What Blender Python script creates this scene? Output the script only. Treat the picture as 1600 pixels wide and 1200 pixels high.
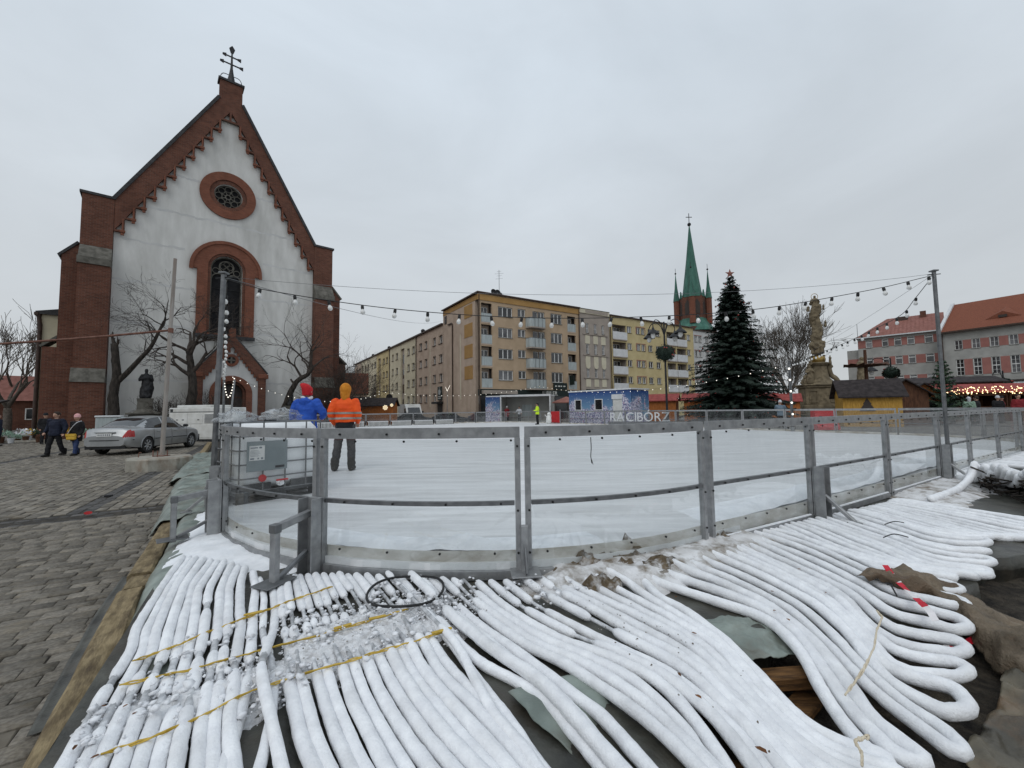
import bpy, bmesh, math, random
from mathutils import Vector, Matrix, noise
from mathutils.geometry import tessellate_polygon
R = math.radians
for o in list(bpy.data.objects):
    bpy.data.objects.remove(o)
SC = bpy.context.scene
COL = SC.collection
rnd = random.Random(7)

# ------------------------------------------------------------------ camera, sky, sun, exposure
cam_d = bpy.data.cameras.new('camera')
cam_d.sensor_width = 36.0
cam_d.lens = 36.0 * 645.0 / 1600.0
cam_d.clip_start = 0.05
cam_d.clip_end = 3000
cam = bpy.data.objects.new('camera', cam_d)
COL.objects.link(cam)
TH, RO = math.atan(40.8 / 645.0), 0.0139
fwd = Vector((0, math.cos(TH), math.sin(TH)))
u0 = Vector((0, -math.sin(TH), math.cos(TH)))
r0 = Vector((1, 0, 0))
cup = u0 * math.cos(RO) + r0 * math.sin(RO)
crt = r0 * math.cos(RO) - u0 * math.sin(RO)
cam.matrix_world = Matrix(((crt.x, cup.x, -fwd.x, 0), (crt.y, cup.y, -fwd.y, 0), (crt.z, cup.z, -fwd.z, 1.55), (0, 0, 0, 1)))
SC.camera = cam

SUN_EL, SUN_AZ = R(48), R(200)          # high behind the photographer, veiled by thick cloud
world = bpy.data.worlds.new('World')
SC.world = world
world.use_nodes = True
wt = world.node_tree
wt.nodes.clear()
wo = wt.nodes.new('ShaderNodeOutputWorld')
wb = wt.nodes.new('ShaderNodeBackground')
wb.inputs['Strength'].default_value = 0.1
sky = wt.nodes.new('ShaderNodeTexSky')
sky.sky_type = 'NISHITA'
sky.sun_disc = False
sky.sun_elevation = SUN_EL
sky.sun_rotation = SUN_AZ
sky.dust_density = 3.0
tc = wt.nodes.new('ShaderNodeTexCoord')
sep = wt.nodes.new('ShaderNodeSeparateXYZ')
wt.links.new(tc.outputs['Generated'], sep.inputs[0])
# overcast luminance: brighter towards the zenith
mr = wt.nodes.new('ShaderNodeMapRange')
mr.inputs['From Min'].default_value = 0.0
mr.inputs['From Max'].default_value = 1.0
mr.inputs['To Min'].default_value = 6.1
mr.inputs['To Max'].default_value = 8.6
wt.links.new(sep.outputs['Z'], mr.inputs['Value'])
mp = wt.nodes.new('ShaderNodeMapping')
mp.inputs['Scale'].default_value = (1.2, 1.2, 2.2)
mp.inputs['Location'].default_value = (0.4, 0.1, 0.3)
wt.links.new(tc.outputs['Generated'], mp.inputs['Vector'])
n1 = wt.nodes.new('ShaderNodeTexNoise')
n1.inputs['Scale'].default_value = 1.6
n1.inputs['Detail'].default_value = 6
n1.inputs['Roughness'].default_value = 0.55
n1.inputs['Distortion'].default_value = 0.4
wt.links.new(mp.outputs[0], n1.inputs['Vector'])
mc = wt.nodes.new('ShaderNodeMapRange')
mc.inputs['From Min'].default_value = 0.3
mc.inputs['From Max'].default_value = 0.72
mc.inputs['To Min'].default_value = 0.90
mc.inputs['To Max'].default_value = 1.08
wt.links.new(n1.outputs['Fac'], mc.inputs['Value'])
ml = wt.nodes.new('ShaderNodeMath')
ml.operation = 'MULTIPLY'
wt.links.new(mr.outputs[0], ml.inputs[0])
wt.links.new(mc.outputs[0], ml.inputs[1])
tint = wt.nodes.new('ShaderNodeMix')
tint.data_type = 'RGBA'
tint.inputs['A'].default_value = (0.955, 1.0, 1.03, 1)
tint.inputs['B'].default_value = (0.885, 0.985, 1.085, 1)
mt = wt.nodes.new('ShaderNodeMapRange')
mt.inputs['From Min'].default_value = 0.05
mt.inputs['From Max'].default_value = 0.65
wt.links.new(sep.outputs['Z'], mt.inputs['Value'])
wt.links.new(mt.outputs[0], tint.inputs['Factor'])
sc_ = wt.nodes.new('ShaderNodeVectorMath')
sc_.operation = 'SCALE'
wt.links.new(tint.outputs['Result'], sc_.inputs[0])
wt.links.new(ml.outputs[0], sc_.inputs['Scale'])
cm = wt.nodes.new('ShaderNodeMix')
cm.data_type = 'RGBA'
cm.inputs['Factor'].default_value = 0.94
wt.links.new(sky.outputs[0], cm.inputs['A'])
wt.links.new(sc_.outputs[0], cm.inputs['B'])
wt.links.new(cm.outputs['Result'], wb.inputs['Color'])
wt.links.new(wb.outputs[0], wo.inputs['Surface'])

sun_d = bpy.data.lights.new('sun', 'SUN')
sun_d.energy = 0.6
sun_d.angle = R(35)
sun_d.color = (1.0, 0.97, 0.93)
sun = bpy.data.objects.new('sun', sun_d)
COL.objects.link(sun)
sdir = Vector((math.sin(SUN_AZ) * math.cos(SUN_EL), math.cos(SUN_AZ) * math.cos(SUN_EL), math.sin(SUN_EL)))
sun.rotation_euler = sdir.to_track_quat('Z', 'Y').to_euler()

SC.view_settings.view_transform = 'Standard'
SC.view_settings.look = 'None'
SC.view_settings.exposure = 0.0
SC.view_settings.gamma = 1.0
SC.view_settings.use_curve_mapping = False
SC.render.engine = 'CYCLES'
SC.cycles.max_bounces = 6
SC.cycles.diffuse_bounces = 3
SC.cycles.transparent_max_bounces = 24
SC.cycles.use_denoising = True

# ------------------------------------------------------------------ frames of reference
UX, UY = 0.858, 0.513            # rink axes: u along the near fence, v away from the viewer


def W(u, v, z=0.0):
    return Vector((u * UX - v * UY, u * UY + v * UX, z))


UANG = math.atan2(UY, UX)
PAD, ICE = 0.22, 0.34


# ------------------------------------------------------------------ materials
def new_mat(name):
    m = bpy.data.materials.new(name)
    m.use_nodes = True
    nt = m.node_tree
    return m, nt, nt.nodes['Principled BSDF']


def ramp(nt, src, a, b, p0=0.35, p1=0.65):
    r = nt.nodes.new('ShaderNodeValToRGB')
    r.color_ramp.elements[0].position = p0
    r.color_ramp.elements[1].position = p1
    r.color_ramp.elements[0].color = (*a, 1)
    r.color_ramp.elements[1].color = (*b, 1)
    nt.links.new(src, r.inputs['Fac'])
    return r.outputs['Color']


def nz(nt, vec, scale, detail=4, rough=0.55, dist=0.0):
    n = nt.nodes.new('ShaderNodeTexNoise')
    n.inputs['Scale'].default_value = scale
    n.inputs['Detail'].default_value = detail
    n.inputs['Roughness'].default_value = rough
    n.inputs['Distortion'].default_value = dist
    if vec is not None:
        nt.links.new(vec, n.inputs['Vector'])
    return n.outputs['Fac']


def mixc(nt, fac, a, b, mode='MIX'):
    x = nt.nodes.new('ShaderNodeMix')
    x.data_type = 'RGBA'
    x.blend_type = mode
    for s, v in (('Factor', fac), ('A', a), ('B', b)):
        if isinstance(v, (int, float)):
            x.inputs[s].default_value = v
        elif isinstance(v, tuple):
            x.inputs[s].default_value = (*v, 1)
        else:
            nt.links.new(v, x.inputs[s])
    return x.outputs['Result']


def mapv(nt, scale=(1, 1, 1), coord='Object'):
    t = nt.nodes.new('ShaderNodeTexCoord')
    m_ = nt.nodes.new('ShaderNodeMapping')
    m_.inputs['Scale'].default_value = scale
    nt.links.new(t.outputs[coord], m_.inputs['Vector'])
    return m_.outputs[0]


def bump(nt, b, h, strength, dist=0.02):
    x = nt.nodes.new('ShaderNodeBump')
    x.inputs['Strength'].default_value = strength
    x.inputs['Distance'].default_value = dist
    nt.links.new(h, x.inputs['Height'])
    nt.links.new(x.outputs[0], b.inputs['Normal'])


MATS = {}


def mat(name, c, c2=None, scale=4.0, rough=0.8, bmp=0.0, bscale=None, metal=0.0, spec=0.3, rvar=0.0, stretch=(1, 1, 1),
        p0=0.35, p1=0.65, dist=0.02, emit=None, es=1.0, c3=None, s3=1.0, f3=0.5, detail=5):
    """A principled surface whose colour wanders between c and c2; rvar varies it from object to object."""
    m, nt, b = new_mat(name)
    v = mapv(nt, stretch)
    if rvar:
        oi = nt.nodes.new('ShaderNodeObjectInfo')
        ad = nt.nodes.new('ShaderNodeVectorMath')
        ad.operation = 'MULTIPLY_ADD'
        cx = nt.nodes.new('ShaderNodeCombineXYZ')
        for k in range(3):
            nt.links.new(oi.outputs['Random'], cx.inputs[k])
        nt.links.new(cx.outputs[0], ad.inputs[0])
        ad.inputs[1].default_value = (37.0, 19.0, 53.0)
        nt.links.new(v, ad.inputs[2])
        v = ad.outputs[0]
    if c2 is None:
        c2 = tuple(min(1, k * 1.12) for k in c)
        c = tuple(k * 0.9 for k in c)
    col = ramp(nt, nz(nt, v, scale, detail), c, c2, p0, p1)
    if c3 is not None:
        f = ramp(nt, nz(nt, v, s3, 6, 0.65), (0, 0, 0), (f3, f3, f3), 0.48, 0.68)
        col = mixc(nt, f, col, c3)
    if rvar:
        mrr = nt.nodes.new('ShaderNodeMapRange')
        mrr.inputs['To Min'].default_value = 1 - rvar
        mrr.inputs['To Max'].default_value = 1 + rvar
        nt.links.new(oi.outputs['Random'], mrr.inputs['Value'])
        vm = nt.nodes.new('ShaderNodeVectorMath')
        vm.operation = 'SCALE'
        nt.links.new(col, vm.inputs[0])
        nt.links.new(mrr.outputs[0], vm.inputs['Scale'])
        col = vm.outputs[0]
    nt.links.new(col, b.inputs['Base Color'])
    b.inputs['Roughness'].default_value = rough
    b.inputs['Metallic'].default_value = metal
    b.inputs['Specular IOR Level'].default_value = spec
    if bmp:
        bump(nt, b, nz(nt, v, bscale or scale * 6, 5, 0.6), bmp, dist)
    if emit:
        b.inputs['Emission Color'].default_value = (*emit, 1)
        b.inputs['Emission Strength'].default_value = es
    MATS[name] = m
    return m


def brick_mat(name, c1, c2, mortar, bw=0.26, bh=0.078, dirt=0.35):
    """Brickwork laid over walls that run along local x or y."""
    m, nt, b = new_mat(name)
    t = nt.nodes.new('ShaderNodeTexCoord')
    s = nt.nodes.new('ShaderNodeSeparateXYZ')
    nt.links.new(t.outputs['Object'], s.inputs[0])
    ad = nt.nodes.new('ShaderNodeMath')
    ad.operation = 'ADD'
    nt.links.new(s.outputs['X'], ad.inputs[0])
    nt.links.new(s.outputs['Y'], ad.inputs[1])
    c = nt.nodes.new('ShaderNodeCombineXYZ')
    nt.links.new(ad.outputs[0], c.inputs['X'])
    nt.links.new(s.outputs['Z'], c.inputs['Y'])
    bt = nt.nodes.new('ShaderNodeTexBrick')
    bt.inputs['Scale'].default_value = 1.0
    bt.inputs['Brick Width'].default_value = bw
    bt.inputs['Row Height'].default_value = bh
    bt.inputs['Mortar Size'].default_value = 0.008
    bt.inputs['Color1'].default_value = (*c1, 1)
    bt.inputs['Color2'].default_value = (*c2, 1)
    bt.inputs['Mortar'].default_value = (*mortar, 1)
    nt.links.new(c.outputs[0], bt.inputs['Vector'])
    f = ramp(nt, nz(nt, t.outputs['Object'], 0.5, 6, 0.65), (0, 0, 0), (dirt, dirt, dirt), 0.42, 0.7)
    col = mixc(nt, f, bt.outputs['Color'], tuple(k * 0.35 for k in c1))
    f2 = ramp(nt, nz(nt, t.outputs['Object'], 1.7, 5, 0.6), (0.86, 0.86, 0.86), (1.15, 1.15, 1.15), 0.3, 0.7)
    col = mixc(nt, 1.0, col, f2, 'MULTIPLY')
    nt.links.new(col, b.inputs['Base Color'])
    b.inputs['Roughness'].default_value = 0.9
    b.inputs['Specular IOR Level'].default_value = 0.2
    bump(nt, b, bt.outputs['Fac'], -0.3, 0.02)
    MATS[name] = m
    return m


def clear_mat(name, tint, refl_rough=0.02, ior=1.49, milk=0.04):
    """Clear sheet: transparent with a Fresnel reflection and a little haze from scratches."""
    m = bpy.data.materials.new(name)
    m.use_nodes = True
    nt = m.node_tree
    nt.nodes.clear()
    out = nt.nodes.new('ShaderNodeOutputMaterial')
    tr = nt.nodes.new('ShaderNodeBsdfTransparent')
    tr.inputs['Color'].default_value = (*tint, 1)
    gl = nt.nodes.new('ShaderNodeBsdfGlossy')
    gl.inputs['Roughness'].default_value = refl_rough
    fr = nt.nodes.new('ShaderNodeFresnel')
    fr.inputs['IOR'].default_value = ior
    mx = nt.nodes.new('ShaderNodeMixShader')
    ge = nt.nodes.new('ShaderNodeNewGeometry')
    iv = nt.nodes.new('ShaderNodeMath')
    iv.operation = 'SUBTRACT'
    iv.inputs[0].default_value = 1.0
    nt.links.new(ge.outputs['Backfacing'], iv.inputs[1])
    fm_ = nt.nodes.new('ShaderNodeMath')
    fm_.operation = 'MULTIPLY'
    nt.links.new(fr.outputs[0], fm_.inputs[0])
    nt.links.new(iv.outputs[0], fm_.inputs[1])
    nt.links.new(fm_.outputs[0], mx.inputs[0])
    nt.links.new(tr.outputs[0], mx.inputs[1])
    nt.links.new(gl.outputs[0], mx.inputs[2])
    df = nt.nodes.new('ShaderNodeBsdfDiffuse')
    df.inputs['Color'].default_value = (0.75, 0.77, 0.78, 1)
    v = mapv(nt, (1, 1, 0.35))
    f = ramp(nt, nz(nt, v, 2.2, 6, 0.65, 0.6), (milk * 0.2,) * 3, (milk * 2.2,) * 3, 0.4, 0.75)
    m2 = nt.nodes.new('ShaderNodeMixShader')
    nt.links.new(f, m2.inputs[0])
    nt.links.new(mx.outputs[0], m2.inputs[1])
    nt.links.new(df.outputs[0], m2.inputs[2])
    nt.links.new(m2.outputs[0], out.inputs['Surface'])
    MATS[name] = m
    return m


# ------------------------------------------------------------------ mesh builder
class MB:
    def __init__(s):
        s.v, s.f, s.m, s.mi = [], [], [], 0

    def add(s, vs, fs):
        o = len(s.v)
        s.v += [tuple(v) for v in vs]
        for f in fs:
            s.f.append(tuple(i + o for i in f))
            s.m.append(s.mi)
        return s

    def box(s, x0, x1, y0, y1, z0, z1, M=None):
        vs = [Vector((x, y, z)) for z in (z0, z1) for y in (y0, y1) for x in (x0, x1)]
        if M is not None:
            vs = [M @ v for v in vs]
        return s.add(vs, [(0, 2, 3, 1), (4, 5, 7, 6), (0, 1, 5, 4), (2, 6, 7, 3), (0, 4, 6, 2), (1, 3, 7, 5)])

    def cbox(s, x0, x1, y0, y1, z0, z1, b=0.01, M=None):
        """box with chamfered edges"""
        c = Vector(((x0 + x1) / 2, (y0 + y1) / 2, (z0 + z1) / 2))
        h = Vector((abs(x1 - x0) / 2, abs(y1 - y0) / 2, abs(z1 - z0) / 2))
        b = min(b, h.x * 0.95, h.y * 0.95, h.z * 0.95)
        vs, ix = [], {}
        for sx in (-1, 1):
            for sy in (-1, 1):
                for sz in (-1, 1):
                    for a in range(3):
                        d = [h.x - b, h.y - b, h.z - b]
                        d[a] += b
                        ix[(sx, sy, sz, a)] = len(vs)
                        p = c + Vector((sx * d[0], sy * d[1], sz * d[2]))
                        vs.append(M @ p if M is not None else p)
        fs = []
        for a in range(3):
            o1, o2 = (a + 1) % 3, (a + 2) % 3
            for sg in (-1, 1):
                q = []
                for (p1, p2) in ((-1, -1), (1, -1), (1, 1), (-1, 1)):
                    t = [0, 0, 0]
                    t[a], t[o1], t[o2] = sg, p1, p2
                    q.append(ix[(*t, a)])
                fs.append(tuple(q if sg > 0 else q[::-1]))
        for a in range(3):              # edges run along axis a
            o1, o2 = (a + 1) % 3, (a + 2) % 3
            for p1 in (-1, 1):
                for p2 in (-1, 1):
                    q = []
                    for (sg, ax) in ((-1, o1), (1, o1), (1, o2), (-1, o2)):
                        t = [0, 0, 0]
                        t[a], t[o1], t[o2] = sg, p1, p2
                        q.append(ix[(*t, ax)])
                    fs.append(tuple(q if p1 * p2 < 0 else q[::-1]))
        for sx in (-1, 1):
            for sy in (-1, 1):
                for sz in (-1, 1):
                    q = [ix[(sx, sy, sz, a)] for a in range(3)]
                    fs.append(tuple(q if sx * sy * sz > 0 else q[::-1]))
        return s.add(vs, fs)

    def beam(s, p, q, w, h, up=(0, 0, 1), b=0.0):
        """rectangular bar from p to q, w wide and h high"""
        p, q = Vector(p), Vector(q)
        d = q - p
        L = d.length
        x = d.normalized()
        u = Vector(up)
        y = u.cross(x)
        if y.length < 1e-4:
            y = Vector((0, 1, 0)).cross(x)
            if y.length < 1e-4:
                y = Vector((1, 0, 0))
        y.normalize()
        z = x.cross(y)
        M = Matrix(((x.x, y.x, z.x, p.x), (x.y, y.y, z.y, p.y), (x.z, y.z, z.z, p.z), (0, 0, 0, 1)))
        if b:
            return s.cbox(0, L, -w / 2, w / 2, -h / 2, h / 2, b, M)
        return s.box(0, L, -w / 2, w / 2, -h / 2, h / 2, M)

    def tube(s, path, r, n=8, cap=True, up=(0, 0, 1)):
        path = [Vector(p) for p in path]
        k = len(path)
        rr = r if isinstance(r, (list, tuple)) else [r] * k
        vs, fs = [], []
        U = None
        for i, p in enumerate(path):
            d = (path[min(i + 1, k - 1)] - path[max(i - 1, 0)])
            d = d.normalized() if d.length > 1e-9 else Vector((0, 0, 1))
            if U is None:
                U = Vector(up).cross(d)
                if U.length < 1e-3:
                    U = Vector((1, 0, 0)).cross(d)
                    if U.length < 1e-3:
                        U = Vector((0, 1, 0)).cross(d)
            U = (U - d * U.dot(d)).normalized()
            V = d.cross(U)
            for j in range(n):
                a = 2 * math.pi * j / n
                vs.append(p + (U * math.cos(a) + V * math.sin(a)) * rr[i])
        for i in range(k - 1):
            for j in range(n):
                a, b2 = i * n + j, i * n + (j + 1) % n
                fs.append((a, b2, b2 + n, a + n))
        if cap:
            fs.append(tuple(reversed(range(n))))
            fs.append(tuple((k - 1) * n + j for j in range(n)))
        return s.add(vs, fs)

    def lathe(s, prof, n=16, c=(0, 0, 0), M=None, cap=True, sx=1.0, sy=1.0):
        vs, fs = [], []
        for (r, z) in prof:
            for j in range(n):
                a = 2 * math.pi * j / n
                p = Vector((c[0] + r * math.cos(a) * sx, c[1] + r * math.sin(a) * sy, c[2] + z))
                vs.append(M @ p if M is not None else p)
        for i in range(len(prof) - 1):
            for j in range(n):
                a, b2 = i * n + j, i * n + (j + 1) % n
                fs.append((a, b2, b2 + n, a + n))
        if cap:
            fs.append(tuple(reversed(range(n))))
            fs.append(tuple((len(prof) - 1) * n + j for j in range(n)))
        return s.add(vs, fs)

    def ball(s, c, r, n=10, m=6, sz=1.0, sx=1.0, sy=1.0):
        pr = [(max(1e-4, r * math.sin(math.pi * i / m)), -r * sz * math.cos(math.pi * i / m)) for i in range(m + 1)]
        return s.lathe(pr, n, c, sx=sx, sy=sy)

    def prism(s, pts, y0, y1, holes=(), back=True, M=None):
        """outline in the x-z plane (with holes), front at y0 and back at y1"""
        loops = [list(pts)] + [list(h) for h in holes]
        flat = [p for lp in loops for p in lp]
        tri = tessellate_polygon([[Vector((p[0], p[1], 0)) for p in lp] for lp in loops])
        o = len(flat)
        vs = [Vector((p[0], y0, p[1])) for p in flat] + [Vector((p[0], y1, p[1])) for p in flat]
        if M is not None:
            vs = [M @ v for v in vs]
        fs = []
        for t in tri:
            a, b_, c = (flat[i] for i in t)
            area = (b_[0] - a[0]) * (c[1] - a[1]) - (c[0] - a[0]) * (b_[1] - a[1])
            if abs(area) < 1e-9:
                continue
            t = tuple(t) if area > 0 else tuple(reversed(t))
            fs.append(t)
            if back:
                fs.append(tuple(i + o for i in reversed(t)))
        st = 0
        for li, lp in enumerate(loops):
            k = len(lp)
            ar = sum(lp[i][0] * lp[(i + 1) % k][1] - lp[(i + 1) % k][0] * lp[i][1] for i in range(k))
            for i in range(k):
                a, b_ = st + i, st + (i + 1) % k
                q = (a, a + o, b_ + o, b_)
                if (ar > 0) != (li == 0):
                    q = q[::-1]
                fs.append(q)
            st += k
        return s.add(vs, fs)

    def quad(s, a, b, c, d):
        return s.add([a, b, c, d], [(0, 1, 2, 3)])

    def mesh(s, name, mats, smooth=False):
        me = bpy.data.meshes.new(name)
        me.from_pydata(s.v, [], s.f)
        if not isinstance(mats, (list, tuple)):
            mats = [mats]
        for m_ in mats:
            me.materials.append(MATS[m_] if isinstance(m_, str) else m_)
        if len(mats) > 1:
            me.polygons.foreach_set('material_index', s.m)
        if smooth:
            me.polygons.foreach_set('use_smooth', [True] * len(me.polygons))
            if smooth != 'all':
                me.set_sharp_from_angle(angle=R(50 if smooth is True else smooth))
        me.update()
        return me

    def build(s, name, mats, parent=None, smooth=False, loc=None, rz=None):
        return link(name, s.mesh(name, mats, smooth), parent, loc, rz)


def link(name, me, parent=None, loc=None, rz=None, scale=None):
    o = bpy.data.objects.new(name, me)
    COL.objects.link(o)
    if parent is not None:
        o.parent = parent
    if loc is not None:
        o.location = loc
    if rz is not None:
        o.rotation_euler = (0, 0, rz)
    if scale is not None:
        o.scale = scale
    return o


def tag(o, label=None, cat=None, group=None, kind=None):
    for k, v in (('label', label), ('category', cat), ('group', group), ('kind', kind)):
        if v:
            o[k] = v
    return o


def thing(name, label, cat, loc=(0, 0, 0), rz=0.0, group=None):
    o = link(name, None, None, loc, rz)
    return tag(o, label, cat, group)


def dup(o, parent=None, loc=None, rz=None, label=None, group=None):
    """a copy of a thing with its parts and sub-parts"""
    c = o.copy()
    COL.objects.link(c)
    if parent is not None:
        c.parent = parent
    if loc is not None:
        c.location = loc
    if rz is not None:
        c.rotation_euler = (0, 0, rz)
    if label:
        c['label'] = label
    if group:
        c['group'] = group
    for ch in list(o.children):
        dup(ch, c)
    return c


def catmull(pts, k=6, closed=False):
    pts = [Vector(p) for p in pts]
    n = len(pts)
    out = []
    for i in range(n - 1):
        p0 = pts[max(i - 1, 0)]
        p1, p2 = pts[i], pts[i + 1]
        p3 = pts[min(i + 2, n - 1)]
        for j in range(k):
            t = j / k
            out.append(0.5 * ((2 * p1) + (p2 - p0) * t + (2 * p0 - 5 * p1 + 4 * p2 - p3) * t * t + (3 * p1 - p0 - 3 * p2 + p3) * t ** 3))
    out.append(pts[-1])
    return out


def resample(pts, n):
    pts = [Vector(p) for p in pts]
    L = [0.0]
    for a, b in zip(pts, pts[1:]):
        L.append(L[-1] + (b - a).length)
    out, j = [], 0
    for i in range(n):
        d = L[-1] * i / (n - 1)
        while j < len(pts) - 2 and L[j + 1] < d:
            j += 1
        t = (d - L[j]) / max(1e-9, L[j + 1] - L[j])
        out.append(pts[j].lerp(pts[j + 1], min(1, max(0, t))))
    return out


def path_len(p):
    return sum((b - a).length for a, b in zip(p, p[1:]))


# ------------------------------------------------------------------ palette
mat('snow', (0.80, 0.82, 0.85), (0.90, 0.91, 0.93), 9, 0.75, 0.5, 60, spec=0.3, dist=0.01, c3=(0.50, 0.50, 0.50), s3=2.2, f3=0.35)
mat('frost', (0.80, 0.81, 0.835), (0.92, 0.93, 0.945), 14, 0.85, 0.7, 70, spec=0.2, dist=0.010, rvar=0.05, c3=(0.45, 0.44, 0.43), s3=3.2, f3=0.3)
mat('hose_rubber', (0.34, 0.35, 0.36), (0.66, 0.67, 0.69), 20, 0.5, 0.2, 60, rvar=0.2)
mat('ice', (0.58, 0.585, 0.59), (0.77, 0.775, 0.78), 4.5, 0.45, 0.3, 24, spec=0.4, stretch=(0.22, 1.5, 1), dist=0.01, c3=(0.78, 0.79, 0.80), s3=0.6, f3=0.8, detail=9)
mat('sett_stone', (0.12, 0.107, 0.089), (0.235, 0.212, 0.178), 7, 0.85, 0.5, 45, rvar=0.32, dist=0.01, c3=(0.20, 0.165, 0.115), s3=1.3, f3=0.5)
mat('sett_stone_dark', (0.055, 0.052, 0.050), (0.10, 0.095, 0.09), 7, 0.8, 0.5, 45, rvar=0.3, dist=0.01)
mat('joint_sand', (0.030, 0.027, 0.023), (0.065, 0.056, 0.045), 9, 0.95, 0.4, 60)
mat('timber', (0.165, 0.122, 0.065), (0.33, 0.255, 0.145), 6, 0.85, 0.6, 24, stretch=(1, 3.5, 3.5), rvar=0.2, dist=0.01, c3=(0.085, 0.06, 0.035), s3=4.5, f3=0.9, detail=8)
mat('timber_dark', (0.06, 0.03, 0.012), (0.20, 0.10, 0.035), 6, 0.8, 0.6, 26, stretch=(1, 7, 7), dist=0.01)
mat('film_green', (0.14, 0.17, 0.15), (0.29, 0.335, 0.30), 4, 0.4, 0.5, 10, spec=0.5, dist=0.02, c3=(0.15, 0.13, 0.10), s3=3.0, f3=0.7)
mat('film_dirty', (0.022, 0.022, 0.018), (0.085, 0.085, 0.07), 4, 0.45, 0.6, 9, spec=0.45, dist=0.02, c3=(0.055, 0.045, 0.033), s3=2.5, f3=0.8)
mat('soil', (0.012, 0.010, 0.008), (0.06, 0.048, 0.035), 9, 0.85, 1.0, 34, dist=0.04, c3=(0.15, 0.125, 0.09), s3=5.0, f3=0.6, detail=9)
mat('tarp_brown', (0.085, 0.065, 0.043), (0.235, 0.185, 0.13), 4, 0.6, 0.9, 20, dist=0.04, detail=8, c3=(0.17, 0.10, 0.06), s3=2.2, f3=0.5)
mat('galv', (0.25, 0.255, 0.26), (0.36, 0.365, 0.37), 12, 0.42, 0.05, 60, metal=0.5, spec=0.5, rvar=0.08)
mat('galv_dark', (0.13, 0.135, 0.14), (0.20, 0.205, 0.21), 12, 0.42, 0.05, 60, metal=0.6, spec=0.5)
mat('bolt_black', (0.012, 0.012, 0.012), None, 5, 0.5)
mat('liner_white', (0.50, 0.48, 0.44), (0.68, 0.67, 0.64), 4, 0.6, 0.2, 16, c3=(0.25, 0.20, 0.13), s3=1.6, f3=0.6, stretch=(1, 1, 2))
mat('strap_yellow', (0.40, 0.26, 0.03), (0.66, 0.46, 0.10), 14, 0.7)
mat('twine_pale', (0.58, 0.49, 0.36), (0.70, 0.62, 0.48), 14, 0.85)
mat('black_rubber', (0.012, 0.012, 0.013), (0.03, 0.03, 0.03), 8, 0.55)
mat('concrete', (0.25, 0.235, 0.20), (0.40, 0.38, 0.33), 4, 0.9, 0.5, 30, c3=(0.17, 0.10, 0.055), s3=2.6, f3=0.6, stretch=(1, 1, 0.6))
mat('plaster', (0.57, 0.565, 0.54), (0.69, 0.685, 0.66), 0.9, 0.9, 0.25, 8, c3=(0.42, 0.415, 0.39), s3=0.22, f3=0.75, detail=9, stretch=(1.6, 1.6, .45))
brick_mat('brick', (0.165, 0.066, 0.043), (0.105, 0.043, 0.030), (0.16, 0.115, 0.09), bw=.3, bh=.1)
brick_mat('brick_light', (0.235, 0.086, 0.052), (0.18, 0.064, 0.040), (0.16, 0.10, 0.075), dirt=0.25)
mat('stone_grey', (0.085, 0.08, 0.068), (0.17, 0.16, 0.138), 3, 0.9, 0.4, 18, c3=(0.07, 0.065, 0.055), s3=1.0, f3=0.6)
mat('stone_sand', (0.11, 0.088, 0.057), (0.26, 0.21, 0.135), 2.2, 0.9, 0.5, 14, c3=(0.075, 0.062, 0.042), s3=1.1, f3=0.7)
mat('slate', (0.03, 0.03, 0.032), (0.06, 0.06, 0.062), 4, 0.7, 0.3, 12)
mat('glass_dark', (0.012, 0.013, 0.015), (0.03, 0.032, 0.035), 0.8, 0.08, spec=0.6)
mat('glass_church', (0.008, 0.008, 0.009), (0.02, 0.02, 0.022), 2.0, 0.6, spec=0.12)
mat('glass_pane', (0.03, 0.032, 0.036), (0.15, 0.15, 0.155), 0.45, 0.07, spec=0.6, rvar=0.85)
mat('curtain', (0.30, 0.30, 0.30), (0.5, 0.5, 0.5), 3, 0.9, rvar=0.3)
mat('frame_white', (0.68, 0.68, 0.66), (0.80, 0.80, 0.78), 4, 0.5)
mat('frame_dark', (0.05, 0.04, 0.035), None, 4, 0.6)
mat('render_tan', (0.41, 0.305, 0.205), (0.48, 0.36, 0.245), 0.8, 0.92, 0.1, 30, c3=(0.30, 0.21, 0.13), s3=0.5, f3=0.35)
mat('render_ochre', (0.36, 0.21, 0.075), (0.42, 0.25, 0.095), 0.8, 0.92, 0.1, 30)
mat('render_pink', (0.46, 0.36, 0.28), (0.54, 0.43, 0.34), 0.8, 0.92, 0.1, 30, c3=(0.28, 0.20, 0.15), s3=0.5, f3=0.3)
mat('render_yellow', (0.52, 0.43, 0.23), (0.60, 0.50, 0.28), 0.8, 0.92, 0.1, 30, c3=(0.40, 0.30, 0.14), s3=0.5, f3=0.35)
mat('render_pale', (0.58, 0.53, 0.39), (0.67, 0.61, 0.45), 0.8, 0.92, 0.1, 30, c3=(0.34, 0.29, 0.19), s3=0.5, f3=0.3)
mat('render_grey', (0.33, 0.285, 0.25), (0.40, 0.35, 0.30), 0.8, 0.92, 0.1, 30, c3=(0.27, 0.23, 0.20), s3=0.5, f3=0.3)
mat('render_cream', (0.56, 0.52, 0.40), (0.64, 0.59, 0.46), 0.8, 0.92, 0.1, 30)
mat('render_white', (0.50, 0.50, 0.49), (0.60, 0.60, 0.59), 0.8, 0.92, 0.1, 30)
mat('render_cool', (0.34, 0.335, 0.315), (0.42, 0.415, 0.39), 0.8, 0.92, 0.1, 30, c3=(0.27, 0.265, 0.25), s3=0.5, f3=0.4)
mat('render_rose', (0.31, 0.135, 0.115), (0.37, 0.165, 0.14), 1.2, 0.92)
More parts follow.
